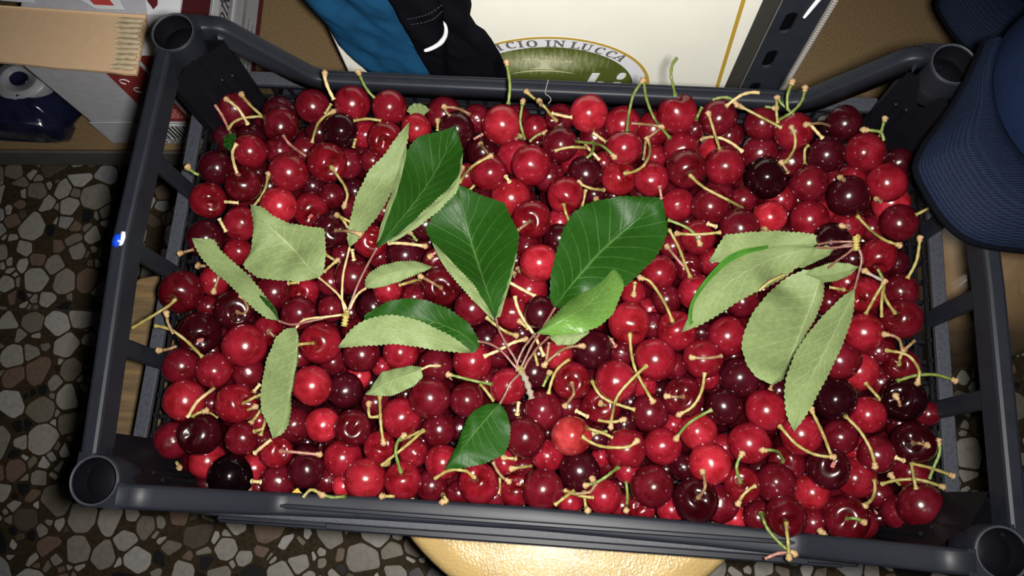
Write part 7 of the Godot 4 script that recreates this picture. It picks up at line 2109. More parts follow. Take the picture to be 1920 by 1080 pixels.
	fold("T", [-162.9,546.4,30.6, -164.8,546.1,28.4, -166.6,546.1,26.2, -168.6,545.9,24.1, -170.8,545.8,22.3, -173.2,545.5,20.4, -175.2,545.2,18.3, -177.2,545.2,16.2], [-162.7,547,30.7, -164,546.6,27.8, -165.2,546.6,24.9, -167,546.2,22.2, -169.4,545.7,19.8, -171.6,545.7,17.5, -174.5,545.5,16, -177.3,545.5,14.6])
	petiole("petiole", [-163.1,545.8,30.5, -154.1,548.1,32.7, -145.6,549.7,31.1, -137.6,550.2,29, -130.1,549.6,26.4, -122.4,548.4,24.6])
	leaf(1, "U", "small leaf, pale side up", 2, [-112.6,542,5.7, -113.3,542.2,3.2, -113.5,542.3,0.8, -112.5,542.3,-1.6, -111.4,542.2,-3.9, -109.8,542.1,-5.8, -107.9,541.9,-7.3, -105.9,541.8,-8.9, -103.6,541.7,-10, -101.3,541.6,-10.8, -98.9,541.6,-11.6, -96.5,541.6,-12.5, -94,541.6,-13, -91.4,541.8,-13.3, -88.9,542,-13.6, -86.3,542.2,-13.8, -83.7,542.7,-13.6, -81,543.2,-13, -78.4,543.8,-12.4, -75.8,544.4,-11.6, -73.3,545,-10.6, -70.8,545.5,-9.6], [-112.3,543.2,6, -110.9,543.4,4.5, -109.4,543.5,2.9, -107.8,543.6,1.5, -106,543.6,0.4, -104.2,543.6,-0.8, -102.2,543.6,-1.6, -100.2,543.6,-2.5, -98.2,543.6,-3.3, -96.2,543.6,-4.1, -94.2,543.6,-4.9, -92.2,543.6,-5.7, -90.2,543.8,-6.4, -88,544,-6.9, -85.9,544.2,-7.5, -83.8,544.6,-8, -81.6,545,-8.3, -79.3,545.4,-8.5, -77.1,545.8,-8.7, -74.9,546.2,-8.9, -72.7,546.5,-9.1, -70.6,546.7,-9.3], [-112.6,542,5.7, -110.5,542.2,5.5, -108.3,542.3,5.3, -106.1,542.4,5.1, -104.1,542.5,4.6, -102,542.6,3.9, -100,542.7,3.3, -98,542.7,2.6, -96,542.8,1.8, -94,542.8,1.1, -92,542.9,0.3, -90.1,543,-0.6, -88.1,543.2,-1.5, -86.2,543.5,-2.3, -84.3,543.8,-3.3, -82.3,544.1,-4.2, -80.4,544.5,-5.1, -78.4,544.9,-5.9, -76.4,545.2,-6.6, -74.5,545.4,-7.6, -72.6,545.5,-8.6, -70.8,545.5,-9.6])
	petiole("stem_p", [-112.3,543.2,6, -114.3,546,8.7, -115.8,548.1,11.6, -117,549.2,14.9, -118.1,549.1,18, -119.1,548.4,21])
	leaf(1, "U", "lowest pale leaf of the sprig", -2, [-151.4,546.4,34, -155.6,545.2,34.3, -159.5,544,35.1, -162.2,542.9,37.9, -164.9,542.1,40.6, -166.1,541.5,44.2, -167.3,541.1,47.8, -168.5,540.6,51.3, -169.3,540,55, -169.9,539.1,58.7, -170.6,538.4,62.4, -170.9,537.9,66.1, -170.7,538,69.9, -170.5,538.6,73.8, -170.1,539.3,77.6, -169,539.9,81.4, -167.9,540.5,85.2, -165.7,541,88.5, -163.3,541.8,91.8, -161,542.6,95.1, -159,543.5,98.5, -157,544.2,101.9], [-151,547.6,34.2, -150.5,547.7,37.6, -150,547.7,41, -149.6,547.8,44.4, -149.4,547.9,47.8, -149.2,548.2,51.2, -149,548.6,54.6, -149,548.9,58, -149,549.2,61.3, -149.2,549.3,64.6, -149.4,549.1,67.9, -149.8,548.9,71.1, -150.1,548.5,74.3, -150.4,547.9,77.5, -150.8,547.1,80.7, -151.2,546.3,83.8, -151.9,545.5,87, -152.5,545,90.1, -153.2,544.9,93.2, -153.9,545.1,96.3, -155.1,545.3,99.2, -156.5,545.4,102], [-151.4,546.4,34, -150.2,546.7,37.5, -149.1,546.9,41, -148.4,547.2,44.5, -147.9,547.4,48.1, -147.4,547.9,51.7, -147.1,548.3,55.2, -147.2,548.6,58.7, -147.3,548.8,62.2, -147.5,548.8,65.6, -147.7,548.7,69, -147.9,548.5,72.4, -148.1,548,75.7, -148,547.4,79.1, -148,546.6,82.4, -148,545.8,85.7, -148.2,545.1,89, -148.3,544.8,92.4, -149.9,544.5,95.3, -151.5,544.5,98.2, -154.1,544.4,100.2, -157,544.2,101.9])
	petiole("stem_p", [-151,547.6,34.2, -147.2,549.5,30, -140.9,550.8,28.4, -134.6,550.9,27.5, -128.7,550,26.2, -123,548.4,24.6])
	leaf(2, "T", "leaf folded double, dark and pale", 0, [-38.5,544.6,39.4, -38.3,544.2,35.2, -40.7,543.8,31.6, -43.1,543.4,27.9, -45.6,543.2,24.4, -49.2,542.9,22, -52.9,542.5,19.6, -56.5,542,17.2, -60.4,541.6,15.2, -64.6,541.2,13.8, -68.7,541.2,12.4, -72.8,541.3,11.1, -77.1,541,10.6, -81.4,540.5,10.3, -85.8,540,10, -90.1,539.6,10.6, -94.2,539.3,11.6, -98.4,539.1,12.7, -102.1,538.6,14.8, -105.7,538,17, -109.2,537.4,19.5, -112.5,537.2,22.1], [-38.4,545.8,39.6, -41.1,545.5,37.2, -44,545.2,34.9, -47.1,544.7,32.9, -50.3,544,30.8, -53.7,542.9,29.1, -57.4,541.4,27.5, -61,539.6,25.9, -64.7,538.3,24.5, -68.4,537.7,23.4, -71.9,537.9,22.5, -75.5,538.4,21.8, -79.1,538.9,21.7, -82.7,539.3,21.6, -86.3,539.4,21.4, -89.9,539.5,21.8, -93.6,539.4,22.1, -97.3,539.3,22.5, -100.9,539.1,23.2, -104.5,538.9,23.8, -108.2,538.7,24.1, -111.9,538.6,24.5], [-38.5,544.6,39.4, -40.7,544.9,42.3, -44,544.8,42.3, -47.6,544.4,41.5, -51.3,543.9,40.7, -55,543.1,40.1, -58.8,542.1,39.4, -62.6,541.1,38.8, -66.4,540.5,38.8, -70.1,540.4,38.8, -73.8,540.6,38.8, -77.4,540.9,39, -81.1,541.2,39.2, -84.8,541.3,39.3, -88.5,541.3,39.3, -92.2,541.2,39.3, -96,541.1,39.3, -99.3,540.7,37.5, -102.5,540.2,35.2, -105.7,539.5,32.7, -108.7,538.7,29.9, -111.7,537.9,27.1])
	fold("U", [-41,546.2,43.1, -53.1,544.7,42.9, -65.5,542.1,41.9, -77.6,542.2,40.6, -89.7,542.5,39.9, -101.9,541.7,41.1, -114.3,540.3,42.4, -126.4,539.9,44.2], [-41.3,549.5,43.4, -53,548,35.2, -66.5,542.9,28.4, -79.9,543.5,23.8, -93.7,543.9,22.3, -107.5,543.1,25, -118.7,542.6,32.8, -125.5,543.2,44.8])
	petiole("petiole", [-38.7,545.8,35.7, -32.4,548.7,37.1, -26.8,551,39.8, -21.9,552.1,43.7, -17.7,552.1,48, -13.6,551.5,52.3])
	leaf(2, "T", "dark diamond-shaped leaf with folded edges", -2, [-29.1,544.5,20.8, -32.6,544.5,17.1, -35.9,544.7,13.3, -39,544.8,9.3, -42.2,544.5,5.1, -46,543.9,1.4, -49.8,543.3,-2.4, -53.6,543.1,-6, -57.3,543,-9.8, -61.1,542.6,-13.6, -65,541.6,-17.7, -69,540,-22, -72.8,538.5,-26.4, -75.9,537.6,-31.3, -79,537.2,-36, -77.9,536.6,-41, -75.7,536.2,-46.1, -73.1,536.1,-50.8, -70.1,536.2,-55.2, -67,536.6,-59.5, -64.6,537.4,-64.1, -62.1,538.6,-68.6], [-29,545.7,21.1, -30.5,545.5,17.2, -32.1,545.5,13.2, -33.6,545.4,9.3, -35.2,545,5.3, -37,543.8,1, -38.9,541,-3.7, -41,536.3,-9, -43,532.4,-14.2, -44.8,530.1,-19, -46.6,528.6,-23.6, -48.4,527.8,-28.1, -50.1,527.4,-32.4, -51.7,527.6,-36.6, -53.3,528.7,-40.5, -54.5,530.3,-44.3, -55.5,532.3,-48, -56.4,534.4,-51.8, -57.2,536.3,-55.5, -58.2,538,-59.3, -59.4,539.3,-63.2, -60.8,540,-67.3], [-29.1,544.5,20.8, -27.8,544,15.8, -26.5,543.5,10.8, -25,543,5.7, -23.6,542.4,0.6, -22.6,542,-4.6, -21.5,542.3,-9.7, -20.6,542.9,-14.7, -19.7,543.7,-19.7, -18.9,544.3,-24.8, -18.7,544.9,-29.9, -18.8,545.5,-35, -21.4,545.2,-39.8, -24.1,544.6,-44.8, -26.6,543.9,-49.9, -29.1,543.2,-55.1, -34.2,541.4,-57.4, -39.4,540.2,-59.4, -44.5,539.7,-61.2, -49.5,539.8,-63.3, -54.5,539.8,-65.4, -59.5,539.2,-67.7])
	fold("U", [-30.3,546.1,20.3, -35.2,546.1,13.2, -40.2,545.7,6.2, -45.5,544.5,-1.1, -51.9,544.4,-6.9, -58.3,543.9,-13.2, -64.9,542.2,-19.9, -72,540.1,-26.3], [-29.8,546.8,23, -36.6,546.8,17.1, -43.4,546.3,10.9, -50,545.5,4.2, -56.6,545.1,-2.6, -63,544.4,-9.7, -68.9,542.6,-18, -73.8,540.2,-27.3])
	fold("U", [-29.6,546.1,20.9, -28,545.7,15.2, -26.4,545,9.3, -25,544,3.3, -23.6,543.5,-2.6, -22.4,543.5,-8.5, -21.2,544,-14.3, -20,544.9,-20], [-26.4,546.5,19.8, -25.3,546.2,13.9, -24.2,545,7.9, -22.9,544.4,1.9, -21.6,544,-4, -20.7,544.3,-10, -19.7,544.9,-15.8, -18.7,545.7,-21.6])
	petiole("petiole", [-29,545.7,21.1, -26.6,548.6,28.1, -23.2,550.8,34.4, -19.6,552,40.3, -15.8,552.1,45.6, -12.8,551.5,51.3])
	leaf(2, "T", "largest dark glossy leaf", 3, [6.5,539.8,10.9, 3.6,540,5.8, 3,539.7,-0, 2.8,539.6,-6, 3.2,539.9,-11.8, 4.1,540.1,-17.7, 5.1,540.1,-23.7, 6.4,539.8,-29.7, 7.8,539.5,-35.7, 9.4,539,-41.8, 12.2,538.3,-47.5, 15,537.8,-53.2, 19.7,536.6,-57.3, 24.8,534.7,-61.3, 30.3,532.3,-64.6, 36.3,530.3,-66.8, 42.2,529.8,-68.4, 48.1,530.2,-69.2, 54,531.1,-69.2, 59.8,532.2,-69.1, 65.6,533.2,-68.5, 71.4,534.2,-67.8], [6.5,541,11.2, 8.9,539.1,6.7, 11.4,535.9,2, 14.1,532.3,-2.9, 16.9,529.4,-7.5, 19.8,527.4,-12, 22.7,526.4,-16.2, 25.6,525.8,-20.2, 28.6,525,-24.4, 31.7,523.8,-28.5, 35,522.5,-32.7, 38.4,521.6,-36.6, 41.8,521.2,-40.3, 45.3,521.1,-43.9, 48.8,521.3,-47.4, 52.2,522.2,-50.6, 55.5,523.9,-53.6, 58.8,526.2,-56.3, 61.9,528.8,-58.9, 65.1,531.4,-61.6, 68.1,533.6,-64.4, 71.2,535.4,-67.4], [6.5,539.8,10.9, 11.7,536.8,9, 17,531.2,6.5, 22.5,526.4,4.1, 27.7,525.8,2.2, 32.7,528.7,1, 37.5,532.8,0.1, 42.1,535.7,-1.6, 46.6,537.1,-4.1, 50.9,537.5,-7.3, 54.5,537.6,-11.4, 58.1,538.1,-15.4, 61.9,538.9,-19.2, 65.7,539.7,-22.9, 68.8,539,-27.8, 71.8,537.7,-33.1, 73.9,535.8,-39.1, 75.5,534.7,-45, 75.3,533.8,-51, 74.4,533.2,-56.9, 73,533.3,-62.5, 71.4,534.2,-67.8])
	petiole("petiole", [6.5,541,11.2, 2.5,544.9,19.9, -1.4,548,28.2, -5.6,550.2,36, -8.8,551.2,44, -11.8,551.5,51.9])
	leaf(2, "G", "bright shiny green leaf", 5, [-4.6,547.4,29.3, -2.4,547.3,26.9, -0.3,547.2,24.4, 1.9,547.1,22, 4.1,546.7,19.5, 6.3,546.1,16.9, 8.5,545,14.2, 10.7,542.9,11.3, 13,539.7,8.1, 15.4,535.3,4.6, 17.8,530.7,1, 20.3,527,-2.4, 22.6,524.6,-5.6, 25,523.1,-8.7, 27.3,522.2,-11.5, 29.5,521.5,-14.5, 31.7,521,-17.4, 33.8,520.5,-20.4, 36.1,519.9,-23.3, 38.4,519.2,-26.3, 40.8,518.4,-29.3, 43.1,517.8,-32.2], [-4.6,548.6,29.5, -1.5,548.7,28, 1.5,548.9,26.4, 4.5,549.1,24.9, 7.5,549.1,23.2, 10.5,548.8,21.4, 13.5,548.1,19.5, 16.4,546.4,17.2, 19.3,543.4,14.5, 22.3,539.3,11.4, 25.2,536,8.5, 27.8,534,5.5, 30.4,533.5,2.8, 32.9,533.8,0.3, 35,533.2,-2.9, 37,532.8,-6.1, 39.1,532.6,-9.2, 40,530.2,-13.5, 40.7,527.4,-18, 41.5,524.4,-22.6, 42.3,521.5,-27.3, 43,519,-31.8], [-4.6,547.4,29.3, -0.3,548,29.5, 3.9,548.8,29.7, 8.1,549.7,29.9, 12.2,550.8,29.5, 16.4,551.9,29.1, 20.5,553,28.7, 24.4,553.5,27.5, 28.3,553.7,26, 32.2,553.7,24.4, 35.5,553,21.6, 38.5,552.3,18.4, 41.6,552,15.2, 43.2,550.6,10.9, 44.8,548.9,6.3, 46.4,546.6,1.6, 48.1,544,-3.3, 48.1,540.3,-8.5, 46.9,535.3,-14.1, 45.7,529.3,-20, 44.5,522.8,-26.3, 43.1,517.8,-32.2])
	petiole("petiole", [-4.6,548.6,29.5, -7.4,551,34, -10.1,552.6,38.4, -12.1,553.2,43, -13.6,552.7,47.4, -14.3,551.5,52.1])
	leaf(2, "U", "small pale leaf beneath the shiny one", 0, [3.5,539.6,29.2, 4.6,539.8,28.7, 5.7,540,28.1, 6.8,540.2,27.6, 7.9,540.4,27, 9,540.6,26.5, 10.1,540.8,25.9, 11.3,541,25.6, 12.5,541.2,25.5, 13.7,541.4,25.4, 14.9,541.6,25.3, 16.2,541.9,25.1, 17.4,542.1,25, 18.6,542.3,24.9, 19.8,542.6,24.9, 21,542.9,24.8, 22.2,543.1,24.8, 23.5,543.4,24.8, 24.7,543.6,24.8, 25.9,543.9,24.7, 27.1,544.1,24.7, 28.3,544.3,24.7], [3.6,540.8,29.5, 4.8,541,29.6, 6,541.2,29.6, 7.2,541.4,29.7, 8.4,541.7,29.8, 9.7,542,29.9, 10.9,542.3,30, 12.1,542.6,29.8, 13.3,542.9,29.6, 14.4,543.2,29.5, 15.6,543.5,29.3, 16.8,543.8,29.2, 18,544.1,29, 19.2,544.4,28.8, 20.3,544.6,28.4, 21.5,544.8,28, 22.6,545,27.6, 23.7,545.2,27.2, 24.9,545.3,26.8, 26,545.5,26.4, 27.1,545.6,26, 28.3,545.7,25.6], [3.5,539.6,29.2, 4.7,539.7,30.1, 5.8,539.9,31.1, 6.9,540.2,32, 7.9,540.5,32.9, 9,540.8,33.9, 10.3,541.2,34.1, 11.7,541.6,34, 13.1,542,34, 14.5,542.4,33.9, 15.9,542.8,33.9, 17.2,543.2,33.8, 18.6,543.6,33.8, 19.8,543.9,33.1, 20.8,544.1,32.3, 21.9,544.3,31.4, 23,544.4,30.5, 24,544.5,29.7, 25.1,544.6,28.8, 26.2,544.7,27.9, 27.3,544.7,27, 28.3,544.7,26.1])
	petiole("petiole", [3.6,540.8,29.5, 0.2,544.7,34.1, -3.1,547.9,38.5, -5.7,550.1,43.2, -8.2,551.1,47.7, -9.8,551.5,52.4])
	leaf(0, "U", "small lone pale leaf with short stalk on front middle cherries", 2, [-71.5,547.2,53.7, -73.5,546.8,53.5, -75.6,546.3,53.4, -77.7,545.7,53.2, -79.8,545.2,53.4, -81.8,544.7,53.9, -83.8,544.2,54.3, -85.9,543.6,54.7, -87.9,542.9,55.2, -90,542.3,55.6, -92,541.8,56.2, -94,541.2,56.7, -96,540.8,57.2, -97.5,540.4,58.3, -98.5,540.2,60, -99.5,540,61.8, -100.4,539.8,63.5, -101.4,539.8,65.2, -102.4,539.9,66.9, -103.5,540.1,68.5, -104.6,540.4,70.1, -105.6,540.8,71.8], [-71.1,548.9,55.2, -72.6,548.9,56.1, -74.2,548.8,56.9, -75.8,548.6,57.8, -77.4,548.3,58.5, -79.1,547.8,59.2, -80.8,547.3,59.8, -82.6,546.7,60.4, -84.4,546,61, -86.2,545.3,61.7, -87.9,544.6,62.3, -89.7,543.9,62.9, -91.4,543.3,63.6, -93.2,542.8,64.3, -94.8,542.4,65.1, -96.3,542.1,66.1, -97.9,541.9,67.1, -99.3,541.8,68.1, -100.9,541.7,69.1, -102.4,541.8,70, -103.9,541.8,71, -105.4,542,71.9], [-71,548.2,56.4, -70.3,549,58.4, -70.3,549.5,60.3, -71.5,549.6,61.8, -72.7,549.6,63.4, -74,549.6,64.9, -75.6,549.2,65.9, -77.4,548.8,66.9, -79.2,548.2,67.8, -81,547.5,68.7, -82.9,546.8,69.5, -84.8,546,70.3, -86.7,545.3,71.2, -88.6,544.6,71.8, -90.8,543.8,71.9, -93,543.1,71.9, -95.1,542.6,72, -97.2,542.1,72, -99.3,541.7,72, -101.4,541.3,71.9, -103.5,541,71.8, -105.6,540.8,71.8])
	petiole("stem_p", [-71.1,548.9,55.2, -68.8,550.1,54.3, -66.7,550.5,53.3, -64.5,549.9,53, -62.4,548.2,52.6, -60.4,545.8,52.1])
	leaf(2, "T", "small dark pear-shaped leaf", 2, [-22.6,547.9,72.5, -25.3,547.3,72.7, -28,546.7,72.9, -30.6,546.2,73.4, -33,545.8,74.6, -35.3,545.4,75.8, -37.6,545,77.2, -39.3,544.7,79.2, -40.9,544.3,81.3, -42.2,543.9,83.5, -43,543.6,86, -43.8,543.4,88.5, -44.6,543.5,91, -45.3,543.8,93.6, -45.9,544.4,96.1, -46.5,545.1,98.7, -47.5,545.8,101.1, -48.4,546.4,103.5, -49.4,546.8,105.8, -50.5,547,108.2, -51.5,547.1,110.5, -52.5,547.1,112.8], [-22.5,549.1,72.6, -24,548.8,74.5, -25.4,548.4,76.4, -26.9,548,78.3, -28.4,547.4,80.2, -30,546.6,82.1, -31.5,545.9,83.9, -33,545.1,85.8, -34.5,544.4,87.7, -35.9,544,89.6, -37.3,543.9,91.6, -38.7,544.1,93.6, -40,544.7,95.6, -41.3,545.4,97.6, -42.5,546.2,99.6, -43.8,547,101.7, -45.1,547.6,103.6, -46.5,548,105.5, -47.9,548.3,107.4, -49.4,548.4,109.2, -50.9,548.4,111, -52.4,548.3,112.9], [-22.6,547.9,72.5, -20.6,548.5,75.2, -18.6,549.3,77.9, -17.3,550.1,81, -16.2,550.8,84.1, -15.5,551.4,87.3, -15.5,551.6,90.5, -15.5,551.8,93.7, -16,551.6,96.8, -17.2,551.3,99.7, -18.6,550.8,102.4, -21.5,550.1,104, -24.3,549.5,105.5, -27.2,549.2,107.1, -30.2,548.9,108.2, -33.3,548.7,109.1, -36.4,548.6,110, -39.5,548.4,110.9, -42.8,548.2,111.5, -46,547.8,111.9, -49.3,547.5,112.4, -52.5,547.1,112.8])
	petiole("petiole", [-22.5,549.1,72.6, -20.6,551.3,69.1, -19,552.9,65.6, -17.5,553.4,61.8, -15.2,552.8,58.4, -12.5,551.5,55.2])
	leaf(3, "U", "upper pale leaf", -2, [169.3,538.9,-40.3, 168.7,539.7,-44.2, 166.5,539.9,-46.4, 162.9,539.1,-46.9, 159.1,538.5,-47.4, 155.3,538.1,-47.7, 151.3,538.2,-47.8, 147.2,538.7,-47.7, 143,539.5,-47.4, 138.8,540.4,-46.6, 134.5,541.5,-45.8, 130.3,542.5,-45.1, 126.2,543,-44.5, 122.2,543.3,-43.7, 118.2,543.5,-43.1, 114.2,543.6,-42.4, 110.3,543.7,-41.6, 108.3,542.9,-38.3, 106.3,542,-34.9, 104.5,541.2,-31.5, 102.6,540.5,-28, 100.6,540,-24.5], [168.9,540.1,-39.8, 166,538.9,-40.4, 163,537.9,-40.8, 160,536.9,-41, 156.9,535.9,-41.1, 153.8,535,-41.1, 150.6,534.6,-40.9, 147.3,534.4,-40.5, 143.8,534.8,-39.9, 140.2,535.7,-39.1, 136.5,537,-38.1, 132.9,538.2,-37.1, 129.3,539.1,-36.2, 125.8,539.7,-35.3, 122.6,539.8,-34.1, 119.4,539.9,-32.9, 116.1,540,-31.7, 112.9,540.2,-30.4, 109.7,540.5,-29.1, 106.5,540.8,-27.5, 103.4,541,-25.8, 100.4,541.2,-24.1], [169.3,538.9,-40.3, 166.8,537.1,-39.4, 164.2,535.6,-38.4, 161.5,533.9,-37.6, 158.7,532.4,-37.3, 155.9,530.9,-36.9, 152.9,529.6,-36.4, 149.9,528.7,-36, 146.6,528.3,-35.4, 143.2,528.7,-34.6, 139.5,529.7,-33.5, 135.8,531.2,-32.4, 132.1,532.7,-31.2, 128.4,533.9,-30.1, 124.9,534.8,-29, 121.5,535.5,-27.9, 118,536.2,-26.9, 114.5,537,-26.3, 111,537.8,-25.6, 107.5,538.6,-25, 104.1,539.4,-24.7, 100.6,540,-24.5])
	petiole("petiole", [168.9,540.1,-39.8, 171.5,544.7,-39.4, 174.3,548.6,-38.9, 177.5,551.5,-38.3, 181.1,553.2,-38, 184.8,554.3,-37.9])
	leaf(3, "U", "pale leaf with bright green rim", 3, [168.4,538.4,-38.3, 163.8,536.7,-39.4, 159.2,535,-40.6, 154.4,533.3,-40.4, 149.2,532.7,-39.9, 143.7,533.5,-38.7, 137.9,535.6,-36.7, 132,538,-34.6, 126.6,539.4,-32.4, 121.5,540.3,-29.8, 116.3,541.4,-27.3, 111.9,542.5,-23.3, 107.6,544.1,-19.1, 103.6,545.6,-14.7, 99.9,546.7,-10.2, 96.4,547.4,-5.8, 93.4,547.8,-1.1, 90.5,548.4,3.7, 88.4,549.1,8.8, 86.8,549.9,14.1, 84.7,550.7,19.2, 82.5,551.6,24.2], [168,539.6,-37.9, 163.9,537.5,-37.2, 159.9,535.2,-36.6, 155.8,532.9,-35.8, 151.7,530.9,-34.7, 147.2,529.8,-33.2, 142.5,530,-31.1, 137.5,531.9,-28.2, 132,535.3,-24.8, 126.8,539.1,-21, 121.8,541.8,-17.5, 117.3,543.5,-14.2, 113,545,-10.7, 108.9,546.3,-7.2, 105.2,547.3,-3.3, 101.5,548.1,0.5, 98.1,548.8,4.3, 94.8,549.5,8.2, 91.8,550.3,12.5, 89,551.2,16.8, 85.6,552,20.6, 82.3,552.8,24.5], [168.4,538.4,-38.3, 165.9,536.1,-35.1, 163.4,533.4,-32, 160.7,530.6,-29.2, 157.7,527.9,-26.6, 154.6,525.6,-23.8, 150.9,524.3,-21.2, 146.3,525.6,-17.9, 139.8,533.9,-12.8, 133.9,539.9,-8.8, 129,541.9,-6, 124.6,543,-3.2, 120.3,544,-0.3, 116,545.1,2.6, 111.9,546.1,5.8, 107.8,547,8.9, 103.8,547.8,11.9, 99.7,548.6,14.8, 95.5,549.5,17.5, 91.2,550.3,20, 86.9,550.9,22.1, 82.5,551.6,24.2])
	fold("B", [138.7,536,-36.6, 127.6,540,-32.1, 117.5,542.6,-26.8, 108.6,545.3,-19.5, 100.9,547.8,-11, 94.4,549.1,-2.2, 89.6,550.4,7.6, 89.7,552,18], [138.6,536.5,-38.6, 126.4,540.6,-35, 115.2,542.9,-30.1, 106,545.5,-21.9, 98.1,548.5,-11.9, 91.5,549.8,-2, 87.2,551.1,8.8, 87,553.1,20.3])
	petiole("petiole", [168,539.6,-37.9, 170.9,544.3,-36.3, 173.9,548.3,-35.2, 177.2,551.3,-34.8, 180.8,553.1,-34.9, 184.7,554.3,-35.2])
	leaf(3, "U", "small pale leaf beneath", 0, [176.9,545.8,-35.7, 175.6,545.3,-36.4, 174.4,544.8,-37.1, 173.1,544.3,-37.7, 171.9,543.4,-38, 170.8,542.2,-37.8, 169.7,541,-37.6, 168.6,539.7,-37.4, 167.5,538.4,-37.2, 166.5,537.1,-37, 165.4,535.7,-36.9, 164.5,534.2,-36.4, 163.6,532.6,-35.8, 162.8,531.1,-35.3, 161.9,529.5,-34.8, 161,527.9,-34.3, 160.1,526.3,-33.7, 159.3,524.7,-33.2, 158.5,523,-32.6, 157.8,521.4,-31.8, 157.1,519.7,-31, 156.4,518.1,-30.2], [176.5,547,-35.3, 175.5,545.9,-35, 174.6,544.7,-34.6, 173.6,543.6,-34.3, 172.7,542.4,-34, 171.7,541.2,-33.7, 170.7,540,-33.5, 169.7,538.8,-33.3, 168.7,537.5,-33.1, 167.7,536.2,-32.9, 166.7,534.9,-32.7, 165.8,533.5,-32.4, 164.9,532.1,-32.1, 163.9,530.7,-31.8, 163,529.3,-31.4, 162.1,527.8,-31.1, 161.2,526.4,-30.8, 160.2,525,-30.6, 159.1,523.5,-30.4, 158.1,522.1,-30.2, 157.1,520.7,-30, 156.1,519.3,-29.8], [176.9,545.8,-35.7, 176.3,544.5,-34.9, 175.6,543.2,-34.1, 175,541.9,-33.4, 174.3,540.5,-32.6, 173.4,539.2,-32.2, 172.4,537.9,-31.8, 171.5,536.6,-31.5, 170.5,535.2,-31.2, 169.5,533.9,-30.8, 168.6,532.5,-30.5, 167.6,531,-30.1, 166.7,529.6,-29.8, 165.7,528.1,-29.5, 164.7,526.6,-29.1, 163.8,525.1,-28.8, 162.6,523.9,-28.9, 161.4,522.7,-29.1, 160.2,521.6,-29.4, 158.9,520.4,-29.7, 157.7,519.2,-29.9, 156.4,518.1,-30.2])
	petiole("petiole", [176.5,547,-35.3, 177.3,550.2,-35.1, 178.4,552.8,-35.1, 179.8,554.2,-35.3, 181.7,554.6,-35.7, 183.8,554.3,-36.5])
	leaf(3, "U", "small pale leaf tucked behind", 1, [192.4,543.1,-25.7, 190.9,542.8,-26.2, 189.4,542.4,-26.7, 187.9,542,-27.2, 186.4,541.6,-27.7, 184.9,541.1,-28, 183.4,540.4,-28.3, 181.9,539.7,-28.5, 180.5,539.1,-28.7, 179,538.4,-29, 177.5,537.6,-29.2, 176.3,536.4,-28.9, 175,535.2,-28.6, 173.8,534,-28.3, 172.5,532.7,-28, 171.3,531.4,-27.7, 170,530.1,-27.5, 168.9,528.7,-27.1, 167.7,527.2,-26.8, 166.5,525.8,-26.4, 165.3,524.3,-26, 164.1,522.8,-25.7], [191.9,544.3,-25.3, 190.7,543.4,-24.9, 189.4,542.3,-24.5, 188.2,541.3,-24.2, 187,540.2,-23.8, 185.8,539.1,-23.5, 184.5,538.1,-23.4, 183.2,537.1,-23.3, 181.9,536,-23.2, 180.6,534.8,-23, 179.3,533.7,-23, 178,532.6,-22.9, 176.7,531.5,-22.8, 175.4,530.4,-22.8, 174,529.2,-22.7, 172.7,528.1,-22.7, 171.2,527.3,-22.9, 169.8,526.5,-23.3, 168.3,525.8,-23.7, 166.8,525.1,-24, 165.3,524.3,-24.4, 163.8,523.5,-24.8], [192.4,543.1,-25.7, 191.4,541.9,-24.8, 190.5,540.6,-23.8, 189.6,539.2,-22.9, 188.7,537.9,-21.9, 187.6,536.6,-21.4, 186.3,535.2,-20.9, 185.1,533.9,-20.5, 184,532.5,-20, 182.8,531,-19.6, 181.4,529.8,-19.6, 179.9,528.6,-19.5, 178.5,527.3,-19.5, 177.1,526.1,-19.5, 175.7,524.8,-19.5, 174.2,524,-20, 172.6,523.5,-20.6, 171,523.1,-21.3, 169.4,522.6,-22, 167.8,522.2,-22.7, 166.1,521.7,-23.3, 164.5,521.2,-24])
	petiole("petiole", [191.9,544.3,-25.3, 191.9,548.1,-26.3, 191,551.2,-27.7, 189.9,553.2,-29.5, 189,554.1,-31.6, 187.8,554.3,-33.6])
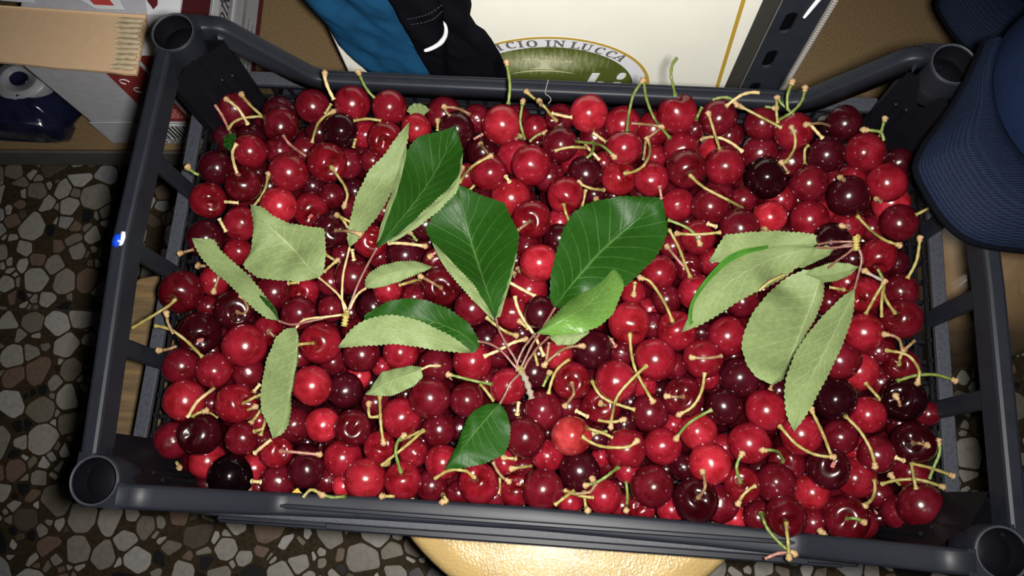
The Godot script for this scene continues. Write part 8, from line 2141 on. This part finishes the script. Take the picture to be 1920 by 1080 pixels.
	leaf(3, "U", "widest pale leaf", 2, [175.1,526,-25.4, 170.1,525.9,-26.4, 165.1,525.6,-27.4, 160.9,523.4,-25.7, 156.6,521.5,-23.8, 152.5,520.4,-21, 148,521.8,-16.7, 141.6,530.4,-10.6, 136.3,537,-4.7, 132.4,539.6,0.3, 128.7,541.5,5.1, 125.8,543.2,10.1, 123.3,544.7,15.3, 121.2,545.9,20.4, 120,546.5,25.6, 119.6,546.8,30.7, 121,546.4,35.3, 122.4,546.1,40, 125.6,545.3,43.6, 128.9,544.8,47.1, 133.4,544,49, 137.9,543.2,50.9], [174.7,527.2,-25.1, 174.2,524.9,-22, 173.6,522.9,-18.8, 172.9,521.1,-15.5, 172.1,519.9,-12.1, 171.1,519.1,-8.5, 169.9,518.7,-4.9, 168.4,518.8,-1.2, 166.8,519.3,2.6, 165,520.3,6.5, 163.1,521.7,10.4, 161.3,523.2,14.4, 159.5,524.2,18.2, 157.9,524.8,21.9, 156.3,525.2,25.5, 154.5,525.7,29, 152.3,527.3,32.7, 149.6,531.1,36.8, 146.4,536.2,41, 143.3,540.1,44.8, 140.4,542.7,48.1, 137.6,544.4,51.1], [175.1,526,-25.4, 176.5,524,-22.1, 177.7,522.4,-18.6, 177.6,521.1,-14.9, 177.3,520.3,-11, 176.5,519.9,-7.2, 175,519.6,-3.4, 173.4,519.8,0.5, 171.4,520.4,4.3, 169,521.4,8.1, 166.5,522.9,12, 164.1,524.1,15.7, 161.8,524.7,19.4, 159.8,524.9,22.9, 157.7,524.9,26.3, 155.7,525.4,30, 153.5,527.2,33.9, 150.7,531.1,38.1, 148,535.7,42.6, 145.6,539.2,46.7, 141.6,541.5,48.9, 137.9,543.2,50.9])
	petiole("petiole", [174.7,527.2,-25.1, 176.3,534.4,-26.6, 178.1,540.9,-28.3, 180.4,546.3,-29.9, 183,550.7,-31.8, 185.3,554.3,-34.5])
	leaf(3, "U", "lowest pale leaf", -3, [189.7,541,-12.5, 186.4,538.8,-9.9, 183.2,536.2,-7.3, 180.3,534,-4.1, 177.3,532.1,-0.7, 174.2,530.4,2.7, 171.1,529.6,6.7, 167.8,529.6,10.9, 164.4,529.7,15, 161.5,529.9,19.5, 158.8,529.5,23.9, 156.2,529.2,28.4, 153.8,530.9,33.6, 150.7,534.9,39.1, 147.8,539.5,44.7, 146.1,542.7,50.1, 144.7,544.8,55.3, 144.4,546.4,60.3, 144.5,547.8,65.2, 145.1,549.2,69.8, 146.3,550.6,74.3, 147.5,552,78.6], [189.3,542.2,-12.2, 187.5,542,-7.7, 185.6,542,-3.2, 183.7,542.1,1.2, 181.6,542.4,5.6, 179.4,542.9,10.1, 176.9,544,14.6, 174.4,545.3,19.2, 172,546.1,23.6, 169.9,546.3,27.8, 167.9,546.1,31.9, 165.8,546,36, 163.5,546.1,40.1, 161.1,546.6,44.3, 159,547.6,48.6, 156.9,548.6,53, 154.9,549.7,57.3, 153.3,550.7,61.7, 151.8,551.5,66, 150.2,552.2,70.3, 148.7,552.7,74.5, 147.2,553.2,78.7], [189.7,541,-12.5, 189,542.1,-7.4, 188.2,543.4,-2.2, 186.9,544.7,2.8, 185.3,545.6,7.6, 183.6,546.8,12.5, 181.5,548,17.3, 179.3,549.1,21.9, 177.2,549.9,26.4, 175.2,550.2,30.7, 173.2,550.3,35, 171.1,550.4,39.2, 168.9,550.6,43.4, 166.7,550.9,47.5, 164.5,551.1,51.6, 162.3,551.2,55.6, 160,551.4,59.7, 157.7,551.7,63.7, 155.4,552,67.7, 153,552.2,71.5, 150.2,552.1,75.1, 147.5,552,78.6])
	petiole("petiole", [189.3,542.2,-12.2, 189.1,546.4,-16.2, 189.2,549.9,-20.3, 189.7,552.3,-24.7, 189.4,553.7,-29.4, 187.5,554.3,-34])
	leaf(0, "T", "dark green leaf scrap tucked under cherries near the back left corner", 0, [-215.7,534.6,-85.1, -223.1,531.5,-90.9, -223.6,530.6,-97.8, -216.4,533.1,-100.2], [-215.7,534.6,-85.1, -218.6,533.2,-90.7, -219.4,532.4,-96.3, -216.4,533.1,-100.2], [-215.7,534.6,-85.1, -214.1,534.8,-89.5, -214.5,534.2,-94.8, -216.4,533.1,-100.2])
	leaf(0, "U", "pale green leaf scrap between cherries and back rail", 0, [-101,533.6,-121.9, -97.3,531.3,-128, -91.6,528.5,-129.4, -86.1,528.1,-126.2], [-101,533.6,-121.9, -96.1,531.4,-124, -91.1,529.5,-124.3, -86.1,528.1,-126.2], [-101,533.6,-121.9, -96,532,-118.5, -90.2,530,-120.1, -86.1,528.1,-126.2])
